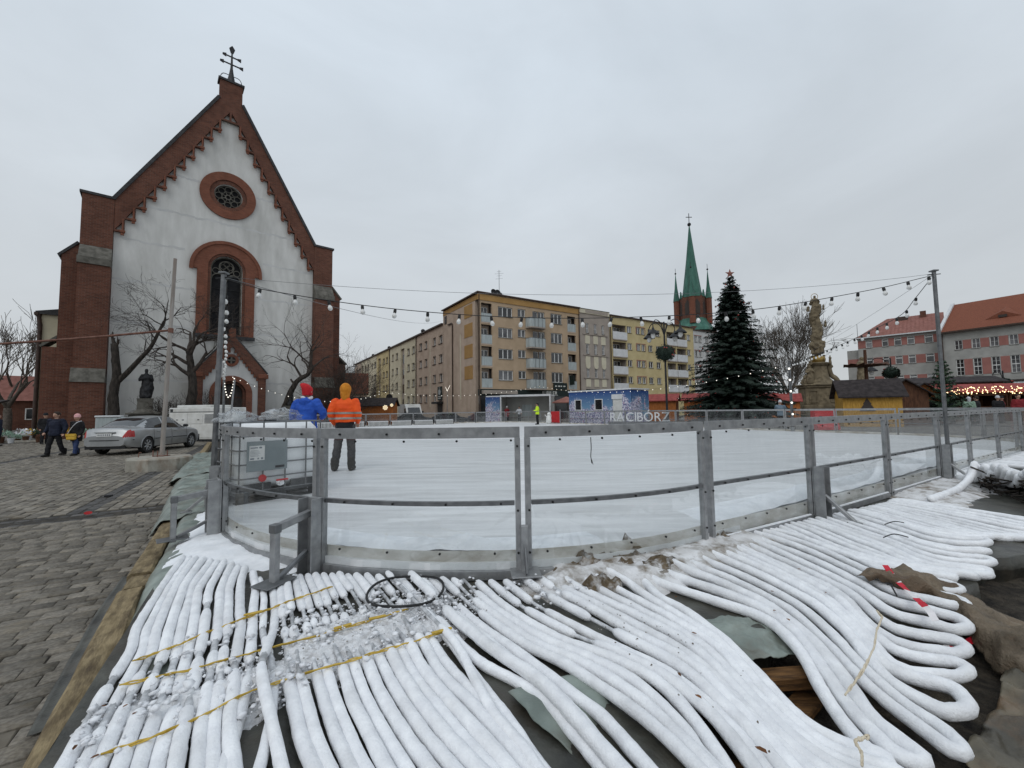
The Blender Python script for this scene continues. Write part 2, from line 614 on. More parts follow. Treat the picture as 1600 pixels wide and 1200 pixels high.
mat('rail_panel', (0.32, 0.36, 0.36), (0.44, 0.48, 0.48), 2, 0.5, stretch=(4, 1, 0.4))
mat('rail_white', (0.58, 0.59, 0.60), (0.68, 0.69, 0.70), 2, 0.6)
mat('roof_tile', (0.165, 0.058, 0.034), (0.25, 0.085, 0.048), 3, 0.85, 0.5, 24, stretch=(3, 3, 3), c3=(0.17, 0.05, 0.03), s3=0.8, f3=0.4)
mat('roof_rose', (0.21, 0.085, 0.065), (0.29, 0.125, 0.10), 2, 0.7, 0.2, 10)
mat('copper_green', (0.035, 0.115, 0.088), (0.07, 0.19, 0.145), 1.2, 0.65, 0.2, 6, stretch=(1, 1, 0.15), c3=(0.035, 0.07, 0.055), s3=0.5, f3=0.6)
mat('iron_black', (0.018, 0.018, 0.02), (0.04, 0.04, 0.042), 6, 0.5, metal=0.4)
mat('gutter', (0.05, 0.032, 0.026), (0.085, 0.055, 0.042), 3, 0.6)
mat('bark', (0.018, 0.015, 0.013), (0.06, 0.05, 0.042), 8, 0.95, 0.8, 22, dist=0.03, stretch=(1, 1, 0.3))
mat('twig', (0.035, 0.028, 0.024), (0.075, 0.06, 0.05), 5, 0.9)
mat('bark_pale', (0.075, 0.065, 0.055), (0.14, 0.12, 0.10), 5, 0.9)
mat('needles', (0.007, 0.016, 0.012), (0.020, 0.036, 0.024), 1.5, 0.7, rvar=0.1)
mat('needles_pale', (0.02, 0.042, 0.026), (0.045, 0.075, 0.04), 1.5, 0.7)  # paler green foliage of the small spruces and potted plants
mat('bauble_red', (0.34, 0.03, 0.02), None, 3, 0.25, spec=0.6)
mat('lamp_warm', (0.9, 0.8, 0.6), None, 3, 0.4, emit=(1.0, 0.72, 0.36), es=3.5)
mat('lamp_white', (0.9, 0.9, 0.85), None, 3, 0.4, emit=(1.0, 0.93, 0.80), es=1.3)
mat('lamp_soft', (0.85, 0.75, 0.5), (0.9, 0.85, 0.7), 3, 0.4, emit=(1.0, 0.80, 0.50), es=0.55)
mat('bulb_glass', (0.62, 0.62, 0.60), (0.75, 0.75, 0.73), 6, 0.15, spec=0.6)
mat('wood_orange', (0.30, 0.095, 0.022), (0.46, 0.165, 0.045), 3, 0.7, 0.3, 16, stretch=(6, 6, 1), rvar=0.12)
mat('wood_ochre', (0.34, 0.185, 0.03), (0.50, 0.29, 0.06), 3, 0.7, 0.3, 16, stretch=(6, 6, 1), rvar=0.08)
mat('wood_brown', (0.055, 0.024, 0.013), (0.115, 0.052, 0.028), 3, 0.75, 0.3, 16, stretch=(6, 6, 1), rvar=0.15)
mat('roof_felt', (0.018, 0.014, 0.014), (0.045, 0.036, 0.036), 4, 0.85, 0.3, 20)
mat('roof_red', (0.21, 0.035, 0.03), (0.32, 0.065, 0.055), 4, 0.7)
mat('car_silver', (0.33, 0.34, 0.345), (0.40, 0.41, 0.415), 3, 0.33, metal=0.6, spec=0.6)
mat('car_trim', (0.02, 0.02, 0.022), None, 3, 0.5)
mat('car_glass', (0.014, 0.016, 0.018), (0.03, 0.033, 0.035), 1.2, 0.05, spec=0.8)
mat('tail_red', (0.34, 0.012, 0.012), (0.44, 0.02, 0.02), 6, 0.2, spec=0.6)
mat('alloy', (0.46, 0.47, 0.48), None, 5, 0.35, metal=0.8)
mat('plate_white', (0.68, 0.68, 0.66), None, 5, 0.5)
mat('paint_white', (0.60, 0.60, 0.57), (0.70, 0.70, 0.68), 2, 0.55, c3=(0.40, 0.38, 0.33), s3=1.5, f3=0.4)
mat('tank_white', (0.80, 0.82, 0.83), (0.88, 0.89, 0.90), 3, 0.45, 0.15, 8, spec=0.4)
mat('plate_grey', (0.20, 0.235, 0.245), (0.26, 0.30, 0.31), 2, 0.4, metal=0.3, rvar=0.02)
mat('pallet_black', (0.025, 0.027, 0.03), (0.05, 0.052, 0.055), 5, 0.6)
mat('plastic_red', (0.42, 0.015, 0.02), (0.55, 0.03, 0.035), 4, 0.45)
mat('print_grey', (0.20, 0.22, 0.25), None, 4, 0.6)
mat('skin', (0.42, 0.25, 0.18), (0.50, 0.31, 0.23), 8, 0.6)
mat('cloth_blue', (0.018, 0.075, 0.40), (0.028, 0.11, 0.52), 5, 0.75, 0.6, 18, dist=0.03)
mat('cloth_orange', (0.74, 0.075, 0.008), (0.90, 0.115, 0.014), 4, 0.7, 0.4, 14, dist=0.03)
mat('cloth_hat_orange', (0.50, 0.17, 0.012), (0.64, 0.25, 0.03), 12, 0.9, 0.5, 60)
mat('cloth_hat_red', (0.42, 0.012, 0.02), (0.58, 0.03, 0.035), 10, 0.85, 0.5, 40)
mat('cloth_fleece', (0.50, 0.51, 0.55), (0.68, 0.69, 0.72), 14, 0.95, 0.8, 40)
mat('cloth_black', (0.008, 0.008, 0.010), (0.02, 0.02, 0.022), 6, 0.85, 0.4, 20)
mat('cloth_charcoal', (0.028, 0.028, 0.032), (0.062, 0.06, 0.062), 5, 0.85, 0.5, 16, c3=(0.13, 0.12, 0.115), s3=4, f3=0.4)
mat('cloth_navy', (0.008, 0.011, 0.024), (0.017, 0.022, 0.042), 5, 0.85, 0.4, 16)
mat('cloth_jeans', (0.03, 0.05, 0.13), (0.05, 0.075, 0.17), 8, 0.85, 0.4, 30)
mat('cloth_hivis', (0.55, 0.80, 0.02), (0.70, 0.95, 0.05), 5, 0.7, 0.4, 16)
mat('cloth_silver', (0.24, 0.225, 0.20), (0.34, 0.32, 0.29), 8, 0.45)
mat('cloth_pink', (0.62, 0.30, 0.30), (0.72, 0.42, 0.42), 10, 0.9)
mat('cloth_mustard', (0.55, 0.33, 0.03), (0.66, 0.42, 0.06), 8, 0.6)
mat('cloth_maroon', (0.16, 0.012, 0.018), (0.24, 0.025, 0.03), 6, 0.85, 0.3, 18)
mat('cloth_mint', (0.22, 0.33, 0.25), (0.32, 0.45, 0.36), 6, 0.85)
mat('cloth_slate', (0.12, 0.17, 0.22), (0.19, 0.25, 0.31), 6, 0.85)
mat('boot', (0.02, 0.019, 0.018), (0.04, 0.038, 0.035), 8, 0.7)
mat('hair', (0.03, 0.02, 0.014), None, 12, 0.8)
mat('sign_dark', (0.012, 0.022, 0.020), None, 4, 0.5)
mat('sign_letter', (0.62, 0.62, 0.58), None, 4, 0.5)
mat('letter_grey', (0.50, 0.51, 0.52), (0.60, 0.61, 0.62), 4, 0.6)
mat('rust', (0.13, 0.06, 0.045), (0.22, 0.115, 0.085), 9, 0.85)
mat('pole_weathered', (0.26, 0.235, 0.21), (0.38, 0.355, 0.33), 5, 0.8, 0.3, 20, stretch=(2, 2, 0.3), c3=(0.20, 0.13, 0.10), s3=1.4, f3=0.6)
mat('gold', (0.30, 0.20, 0.06), (0.42, 0.29, 0.10), 5, 0.35, metal=0.8)
mat('tape_red', (0.55, 0.01, 0.03), None, 5, 0.5)
mat('tape_white', (0.75, 0.72, 0.72), None, 5, 0.5)
mat('leaf_brown', (0.13, 0.055, 0.025), (0.22, 0.10, 0.04), 9, 0.85, rvar=0.3)
mat('crumb', (0.74, 0.75, 0.78), (0.88, 0.89, 0.91), 30, 0.85, 0.5, 120, dist=0.005)
mat('snow_dirty', (0.56, 0.545, 0.53), (0.80, 0.80, 0.81), 6, 0.85, 1.0, 40, dist=0.015, c3=(0.17, 0.13, 0.085), s3=5.5, f3=0.95, detail=9)
mat('slush', (0.68, 0.68, 0.69), (0.86, 0.87, 0.885), 26, 0.8, 1.0, 70, dist=0.012, c3=(0.27, 0.25, 0.23), s3=19.0, f3=0.5, detail=8)
mat('film_brown', (0.065, 0.058, 0.043), (0.20, 0.17, 0.115), 3, 0.42, 0.7, 12, spec=0.45, dist=0.02, c3=(0.20, 0.10, 0.045), s3=2.4, f3=0.55, detail=8)
mat('mud', (0.085, 0.062, 0.037), (0.19, 0.145, 0.095), 14, 0.9, 0.8, 40, dist=0.02, c3=(0.66, 0.66, 0.66), s3=9.0, f3=0.8)
mat('car_dark', (0.02, 0.022, 0.026), None, 3, 0.3, spec=0.6)
mat('headlight', (0.9, 0.9, 0.9), None, 3, 0.2, emit=(1.0, 0.98, 0.92), es=3.0)
clear_mat('perspex', (0.955, 0.965, 0.965), 0.03, 1.85, 0.022)
clear_mat('film_clear', (0.90, 0.91, 0.92), 0.12, 1.45, 0.22)

# ================================================================== THE GROUND
def proj(p):
    q = Vector(p) - Vector((0, 0, 1.55))
    D = q.dot(fwd)
    if D < 0.3:
        return None
    return 800 + 645 * q.dot(crt) / D, 600 - 645 * q.dot(cup) / D, D


b = MB()
us = [(-1600, -0.035), (22.6, -0.035), (24.2, 0.27), (1600, 0.27)]
for (a, za), (c, zc) in zip(us, us[1:]):
    b.quad(W(a, -1600, za), W(c, -1600, zc), W(c, 1600, zc), W(a, 1600, za))
m, nt, bs = new_mat('paving_far')
bt = nt.nodes.new('ShaderNodeTexBrick')
bt.inputs['Scale'].default_value = 1.0
bt.inputs['Brick Width'].default_value = 0.4
bt.inputs['Row Height'].default_value = 0.2
bt.inputs['Mortar Size'].default_value = 0.012
bt.inputs['Color1'].default_value = (0.17, 0.16, 0.145, 1)
bt.inputs['Color2'].default_value = (0.12, 0.113, 0.105, 1)
bt.inputs['Mortar'].default_value = (0.05, 0.045, 0.04, 1)
nt.links.new(mapv(nt), bt.inputs['Vector'])
cc = mixc(nt, 1.0, bt.outputs['Color'], ramp(nt, nz(nt, mapv(nt), 0.35, 6), (0.7, 0.7, 0.7), (1.25, 1.2, 1.15)), 'MULTIPLY')
nt.links.new(cc, bs.inputs['Base Color'])
bs.inputs['Roughness'].default_value = 0.85
MATS['paving_far'] = m
ground = b.build('square_ground', 'paving_far')
tag(ground, 'granite sett paving of the town square', None, None, 'structure')

BEAM_C = [(0.4, -0.535), (2.8, -0.745), (3.96, -0.86), (4.76, -0.925), (6.1, -0.965), (7.77, -1.10), (11.9, -1.5), (21.0, -2.1), (40, -3.2)]


def beam_u(v):
    for (a, ua), (c, uc) in zip(BEAM_C, BEAM_C[1:]):
        if v <= c:
            return ua + (uc - ua) * (v - a) / (c - a)
    return BEAM_C[-1][1]


def sett_mesh(k):
    r = random.Random(100 + k)
    hl, hw, h = 0.5, 0.5, 0.055
    j = lambda s: r.uniform(-s, s)
    bot = [(-hl, -hw), (hl, -hw), (hl, hw), (-hl, hw)]
    mid = [(x * 0.99 + j(0.03), y * 0.985 + j(0.045)) for x, y in bot]
    vs = [(x, y, -h) for x, y in bot] + [(x, y, -0.007) for x, y in mid]
    vs += [(x * 0.945 + j(0.015), y * 0.93 + j(0.02), j(0.004)) for x, y in mid]
    vs += [(j(0.1), j(0.1), 0.002 + j(0.003))]
    fs = []
    for q in (0, 4):
        for i in range(4):
            n_ = (i + 1) % 4
            fs.append((q + i, q + n_, q + n_ + 4, q + i + 4))
    for i in range(4):
        fs.append((8 + i, 8 + (i + 1) % 4, 12))
    return vs, fs


SETT = [sett_mesh(k) for k in range(10)]
SETT_ME = []
for (vs, fs) in SETT:
    mb = MB().add(vs, fs)
    SETT_ME.append((mb.mesh('paving_stone', 'sett_stone', 35), mb.mesh('paving_stone', 'sett_stone_dark', 35)))
stones = []


def lay(u, v, lu, lv, dark=0, dz=0.0, along_u=True):
    p = W(u, v, 0)
    q = proj(p)
    if not q or not (-160 < q[0] < 1700 and q[1] < 1330) or q[2] > 34:
        return
    stones.append((q[2], u, v, lu, lv, dark, dz, rnd.randrange(10), rnd.uniform(-0.03, 0.03), along_u))


v = 0.55
row = 0
while v < 8.72:                                   # near field: courses run along u
    w = rnd.uniform(0.125, 0.150)
    u = -9.5 + rnd.uniform(0, 0.2)
    while u < beam_u(v) - 0.02:
        l = rnd.uniform(0.155, 0.235)
        lay(u + l / 2, v + w / 2, l - 0.007, w - 0.007)
        u += l
    v += w
for k in range(4):                                # drain channel: dark narrow setts
    w = 0.135
    u = -11.0 + 0.07 * k
    while u < beam_u(9) - 0.02:
        l = rnd.uniform(0.13, 0.17)
        lay(u + l / 2, v + w / 2, l - 0.012, w - 0.012, 1, -0.012 - 0.008 * (1 if k in (1, 2) else 0))
        u += l
    v += w
v0 = v
u = -14.0                                         # far field: courses run along v
while u < -0.9:
    w = rnd.uniform(0.145, 0.165)
    dark = 1 if abs((u % 5.2) - 2.6) < 0.16 else 0
    v = v0 + rnd.uniform(0, 0.2)
    while v < 36:
        l = rnd.uniform(0.17, 0.25)
        if u + w / 2 < beam_u(v) - 0.02:
            lay(u + w / 2, v + l / 2, l - 0.012, w - 0.012, dark, -0.01 * dark, False)
        v += l
    u += w
stones.sort(key=lambda s: s[0])
near, far = [], []
for s in stones:
    q = proj(W(s[1], s[2], 0))
    (near if len(near) < 300 and -20 < q[0] < 1620 and q[1] < 1215 else far).append(s)
for (D, u, v, lu, lv, dk, dz, k, rz, au) in near:
    o = link('paving_stone', SETT_ME[k][dk], ground, W(u, v, dz + rnd.uniform(-0.006, 0.006)), UANG + rz + (0 if au else math.pi / 2), (lu, lv, 1))
    o.rotation_euler.x, o.rotation_euler.y = rnd.uniform(-0.018, 0.018), rnd.uniform(-0.018, 0.018)
# the rest of the setts: one joined part; each stone still has its own edges and its own tone
fv, ff, fm, fc = [], [], [], []
for (D, u, v, lu, lv, dk, dz, k, rz, au) in far:
    a = UANG + rz + (0 if au else math.pi / 2)
    ca, sa = math.cos(a), math.sin(a)
    p = W(u, v, dz + rnd.uniform(-0.006, 0.006))
    o = len(fv)
    vs, fs = SETT[k]
    fv += [(p.x + x * lu * ca - y * lv * sa, p.y + x * lu * sa + y * lv * ca, p.z + z) for x, y, z in vs]
    ff += [tuple(i + o for i in f) for f in fs]
    t = rnd.random()
    fm += [dk] * len(fs)
    fc += [t] * len(fs)
me = bpy.data.meshes.new('paving_stone_field')
me.from_pydata(fv, [], ff)
at = me.attributes.new('tone', 'FLOAT', 'FACE')
at.data.foreach_set('value', fc)
for mn in ('sett_stone', 'sett_stone_dark'):      # the same stone, its tone read per piece instead of per object
    mm = MATS[mn].copy()
    t_ = mm.node_tree
    ob = [n for n in t_.nodes if n.type == 'OBJECT_INFO'][0]
    an = t_.nodes.new('ShaderNodeAttribute')
    an.attribute_name = 'tone'
    for l in list(ob.outputs['Random'].links):
        t_.links.new(an.outputs['Fac'], l.to_socket)
    me.materials.append(mm)
me.polygons.foreach_set('material_index', fm)
fld = link('paving_stone_field', me, ground)
fld['kind'] = 'stuff'
# sandy bed that shows in the joints
b = MB()
b.quad(W(-16, -2, -0.016), W(-0.6, -2, -0.016), W(-0.6, 38, -0.016), W(-16, 38, -0.016))
tag(b.build('joint_sand', 'joint_sand', ground), None, None, None, 'stuff')

# ================================================================== THE RINK BASE
def pad_edge(u):
    e = 0.95 + 0.25 * noise.noise(Vector((u * 0.9, 3.1, 0))) + 0.08 * noise.noise(Vector((u * 4, 0, 0)))
    if u < 1.1:
        return -0.9
    if u < 1.5:
        return -0.9 + (1.55 + 0.9) * (u - 1.1) / 0.4
    if u < 3.2:
        return 1.42 + 0.1 * noise.noise(Vector((u * 3, 7, 0)))
    if u < 3.8:
        return 1.42 + (e - 1.42) * (u - 3.2) / 0.6
    return e


b = MB()
nu, nv = 150, 60
us = [-0.72 + (i / nu) ** 1.4 * 27.0 for i in range(nu + 1)]
vs, fs = [], []
for i, u in enumerate(us):
    e = pad_edge(u)
    for j in range(nv + 1):
        t = (j / nv) ** 1.6
        v = e + (8.0 - e) * t
        n_ = noise.noise(Vector((u * 3, v * 3, 0))) * 0.012 + abs(noise.noise(Vector((u * 9 + v * 4, v * 7, 2)))) * 0.010
        z = PAD - 0.012 + n_ * (1.0 if j > 0 else 0.2)
        if j == 0 and u > 1.2:
            z -= 0.10
        vs.append(W(u, v, z))
for i in range(nu):
    for j in range(nv):
        a = i * (nv + 1) + j
        fs.append((a, a + nv + 1, a + nv + 2, a + 1))
b.add(vs, fs)
# flanks of the base
for i in range(nu):
    e0, e1 = pad_edge(us[i]), pad_edge(us[i + 1])
    b.quad(W(us[i], e0 + 0.03, -0.03), W(us[i + 1], e1 + 0.03, -0.03), W(us[i + 1], e1, PAD - 0.11), W(us[i], e0, PAD - 0.11))
b.quad(W(-0.72, 40, -0.03), W(-0.72, -0.9, -0.03), W(-0.72, -0.9, PAD - 0.012), W(-0.72, 40, PAD - 0.012))
b.quad(W(-0.72, 8, PAD - 0.012), W(26.28, 8, PAD - 0.012), W(26.28, 40, PAD - 0.012), W(-0.72, 40, PAD - 0.012))
b.quad(W(26.28, -0.9, -0.03), W(26.28, 40, -0.03), W(26.28, 40, PAD - 0.012), W(26.28, -0.9, PAD - 0.012))
tag(b.build('rink_base', 'film_dirty', None, 'all'), 'raised rink base covered with dirty plastic film', None, None, 'structure')

# dug-over soil in front of the base
b = MB()
vs, fs = [], []
nu2, nv2 = 110, 44
for i in range(nu2 + 1):
    u = 0.6 + 16.4 * (i / nu2) ** 1.25
    for j in range(nv2 + 1):
        v = -2.2 + 3.9 * j / nv2
        z = 0.01 + 0.05 * noise.noise(Vector((u * 1.3, v * 1.3, 5))) + 0.03 * noise.noise(Vector((u * 4.1, v * 4.1, 9)))
        vs.append(W(u, v, z))
for i in range(nu2):
    for j in range(nv2):
        a = i * (nv2 + 1) + j
        fs.append((a, a + nv2 + 1, a + nv2 + 2, a + 1))
b.add(vs, fs)
tag(b.build('soil', 'soil', None, 'all'), 'dark trampled soil beside the rink base', None, None, 'structure')

# ice sheet (rounded rectangle) with a faint unevenness
RC, RR = (3.45, 6.4), 3.9
U0, U1, V0, V1 = -0.45, 21.9, 2.52, 37.3


def rrect(u0, u1, v0, v1, r, k=10):
    out = []
    for (cu, cv, a0) in ((u0 + r, v0 + r, 180), (u1 - r, v0 + r, 270), (u1 - r, v1 - r, 0), (u0 + r, v1 - r, 90)):
        for i in range(k + 1):
            a = R(a0 + 90 * i / k)
            out.append((cu + r * math.cos(a), cv + r * math.sin(a)))
    return out


b = MB()
rr_ = rrect(U0, U1, V0, V1, 3.85)
n_ = len(rr_)
b.add([W(u, v, ICE) for u, v in rr_] + [W(u, v, PAD) for u, v in rr_],
      [tuple(range(n_))] + [(i, i + n_, (i + 1) % n_ + n_, (i + 1) % n_) for i in range(n_)])
tag(b.build('ice', 'ice'), 'scraped white ice of the skating rink', None, None, 'structure')


def arc_uv(a):
    """fence line round the near left corner, a in degrees from the near straight"""
    return RC[0] - RR * math.sin(R(a)), RC[1] - RR * math.cos(R(a))


# scraped snow banked up inside the fence
def heap(name, label, pts, hs, wd, seed, matn='snow'):
    mb = MB()
    P = resample([Vector((p[0], p[1], h)) for p, h in zip(pts, hs)], 60)
    vs, fs = [], []
    for i, p in enumerate(P):
        d = (P[min(i + 1, 59)] - P[max(0, i - 1)])
        d.z = 0
        d.normalize()
        nrm = Vector((-d.y, d.x, 0))
        for j in range(13):
            t = j / 12
            off = (t - 0.05) * wd
            prof = math.exp(-((t - 0.3) / 0.26) ** 2)
            nn = noise.fractal(Vector((p.x * 5 + seed, p.y * 5, t * 3)), 1.0, 2.0, 4)
            h = p.z * max(0, prof * (1 + 0.55 * nn)) - (0.012 if j in (0, 12) else 0)
            if i in (0, 59):
                h = -0.012
            q = W(p.x + nrm.x * off, p.y + nrm.y * off, ICE + h)
            vs.append(q)
    for i in range(59):
        for j in range(12):
            a = i * 13 + j
            fs.append((a, a + 13, a + 14, a + 1))
    mb.add(vs, fs)
    return tag(mb.build(name, matn, None, 'all'), label, None, None, 'stuff')


heap('snow_bank', 'low bank of scraped snow inside the curved fence', [(RC[0] - 3.62 * math.sin(R(a)), RC[1] - 3.62 * math.cos(R(a))) for a in (62, 50, 42, 34, 24, 12)], [0.02, 0.06, 0.05, 0.11, 0.05, 0.02], 0.42, 3)
heap('snow_bank', 'low bank of scraped snow inside the straight fence', [(4.0, 2.75), (5, 2.72), (6.2, 2.7), (7.4, 2.7), (9.4, 2.72), (11.5, 2.75), (14, 2.8)], [0.02, 0.08, 0.16, 0.08, 0.2, 0.14, 0.06], 0.6, 9)


# snow that lies on the base between fence and hoses
def snow_patch(name, label, u0, u1, v0, v1, mask, nu, nv, matn, h=0.05):
    mb = MB()
    vs, fs, keep = [], [], []
    for i in range(nu + 1):
        for j in range(nv + 1):
            u, v = u0 + (u1 - u0) * i / nu, v0 + (v1 - v0) * j / nv
            k = mask(u, v) + 0.35 * noise.fractal(Vector((u * 4, v * 4, 1)), 1.0, 2.0, 4)
            n1_ = noise.fractal(Vector((u * 7, v * 7, 4)), 1.0, 2.0, 5)
            z = PAD + h * min(1, max(-0.6, k)) + 0.016 * n1_ - 0.004
            vs.append(W(u, v, z))
            keep.append(k)
    for i in range(nu):
        for j in range(nv):
            a = i * (nv + 1) + j
            q = (a, a + nv + 1, a + nv + 2, a + 1)
            if max(keep[x] for x in q) > -0.55:
                fs.append(q)
    mb.add(vs, fs)
    return tag(mb.build(name, matn, None, 'all'), label, None, None, 'stuff')


def mask1(u, v):
    d = math.hypot(u - RC[0], v - RC[1]) - RR
    edge = 4.42 - 0.62 * (u + 0.3)
    if v > RC[1]:
        d = -0.42 - u
    return min((v - edge) * 2.2, (d + 0.25) * 4, (u + 0.72) * 6 + 0.2)


snow_patch('snow_cover', 'thin snow lying between the left hoses and the curved fence', -0.74, 2.0, 3.4, 11.0, mask1, 60, 150, 'snow', 0.055)


def mask2(u, v):
    lo = 2.10 if u > 2.4 else 2.32
    return min((v - lo) * 4.0, (u - 1.75) * 3, (4.5 - u) * 2.2, (2.95 - v) * 5 + 0.5)


snow_patch('dirty_snow', 'dirty trodden snow with sand at the foot of the bulging fence', 1.6, 4.7, 2.0, 3.2, mask2, 110, 60, 'snow_dirty', 0.085)
snow_patch('dirty_snow', 'sandy trodden snow before the panel left of the right light pole', 7.6, 11.4, 1.5, 2.6, lambda u, v: min((v - 1.72) * 4, (u - 7.8) * 2, (11.2 - u) * 2, (2.6 - v) * 5 + .4), 110, 40, 'snow_dirty', 0.05)
for (u, v, s, sd) in ((2.35, 2.72, 0.20, 1), (2.75, 2.68, 0.22, 2), (3.25, 2.60, 0.16, 3), (2.15, 2.34, 0.13, 4), (2.78, 2.36, 0.15, 5), (2.55, 2.5, 0.1, 6), (0.12, 4.62, 0.06, 7), (3.9, 2.52, 0.12, 9)):
    mb = MB()
    vs, fs = [], []
    for i in range(9):
        for j in range(16):
            a = 2 * math.pi * j / 16
            r_ = i / 8
            nn = noise.noise(Vector((math.cos(a) * 1.5 + sd * 5, math.sin(a) * 1.5, r_ * 2)))
            rad = s * r_ * (1 + 0.8 * nn + 0.3 * noise.noise(Vector((math.cos(a) * 4 + sd, math.sin(a) * 4, 3))))
            z = PAD + 0.035 + s * 0.5 * (1 - r_ ** 2) * (1 + 1.3 * noise.noise(Vector((math.cos(a) * 4 * r_ + sd, math.sin(a) * 4 * r_, 8)))) - (0.05 if i == 8 else 0)
            vs.append(W(u + rad * math.cos(a) * 1.5, v + rad * math.sin(a) * 0.75, z))
    for i in range(8):
        for j in range(16):
            fs.append((i * 16 + j, (i + 1) * 16 + j, (i + 1) * 16 + (j + 1) % 16, i * 16 + (j + 1) % 16))
    mb.add(vs, fs)
    tag(mb.build('sand_clod', 'mud', None, 'all'), 'lump of wet brown sand in the trodden snow by the fence foot', 'sand lump', 'sand lumps along the fence')

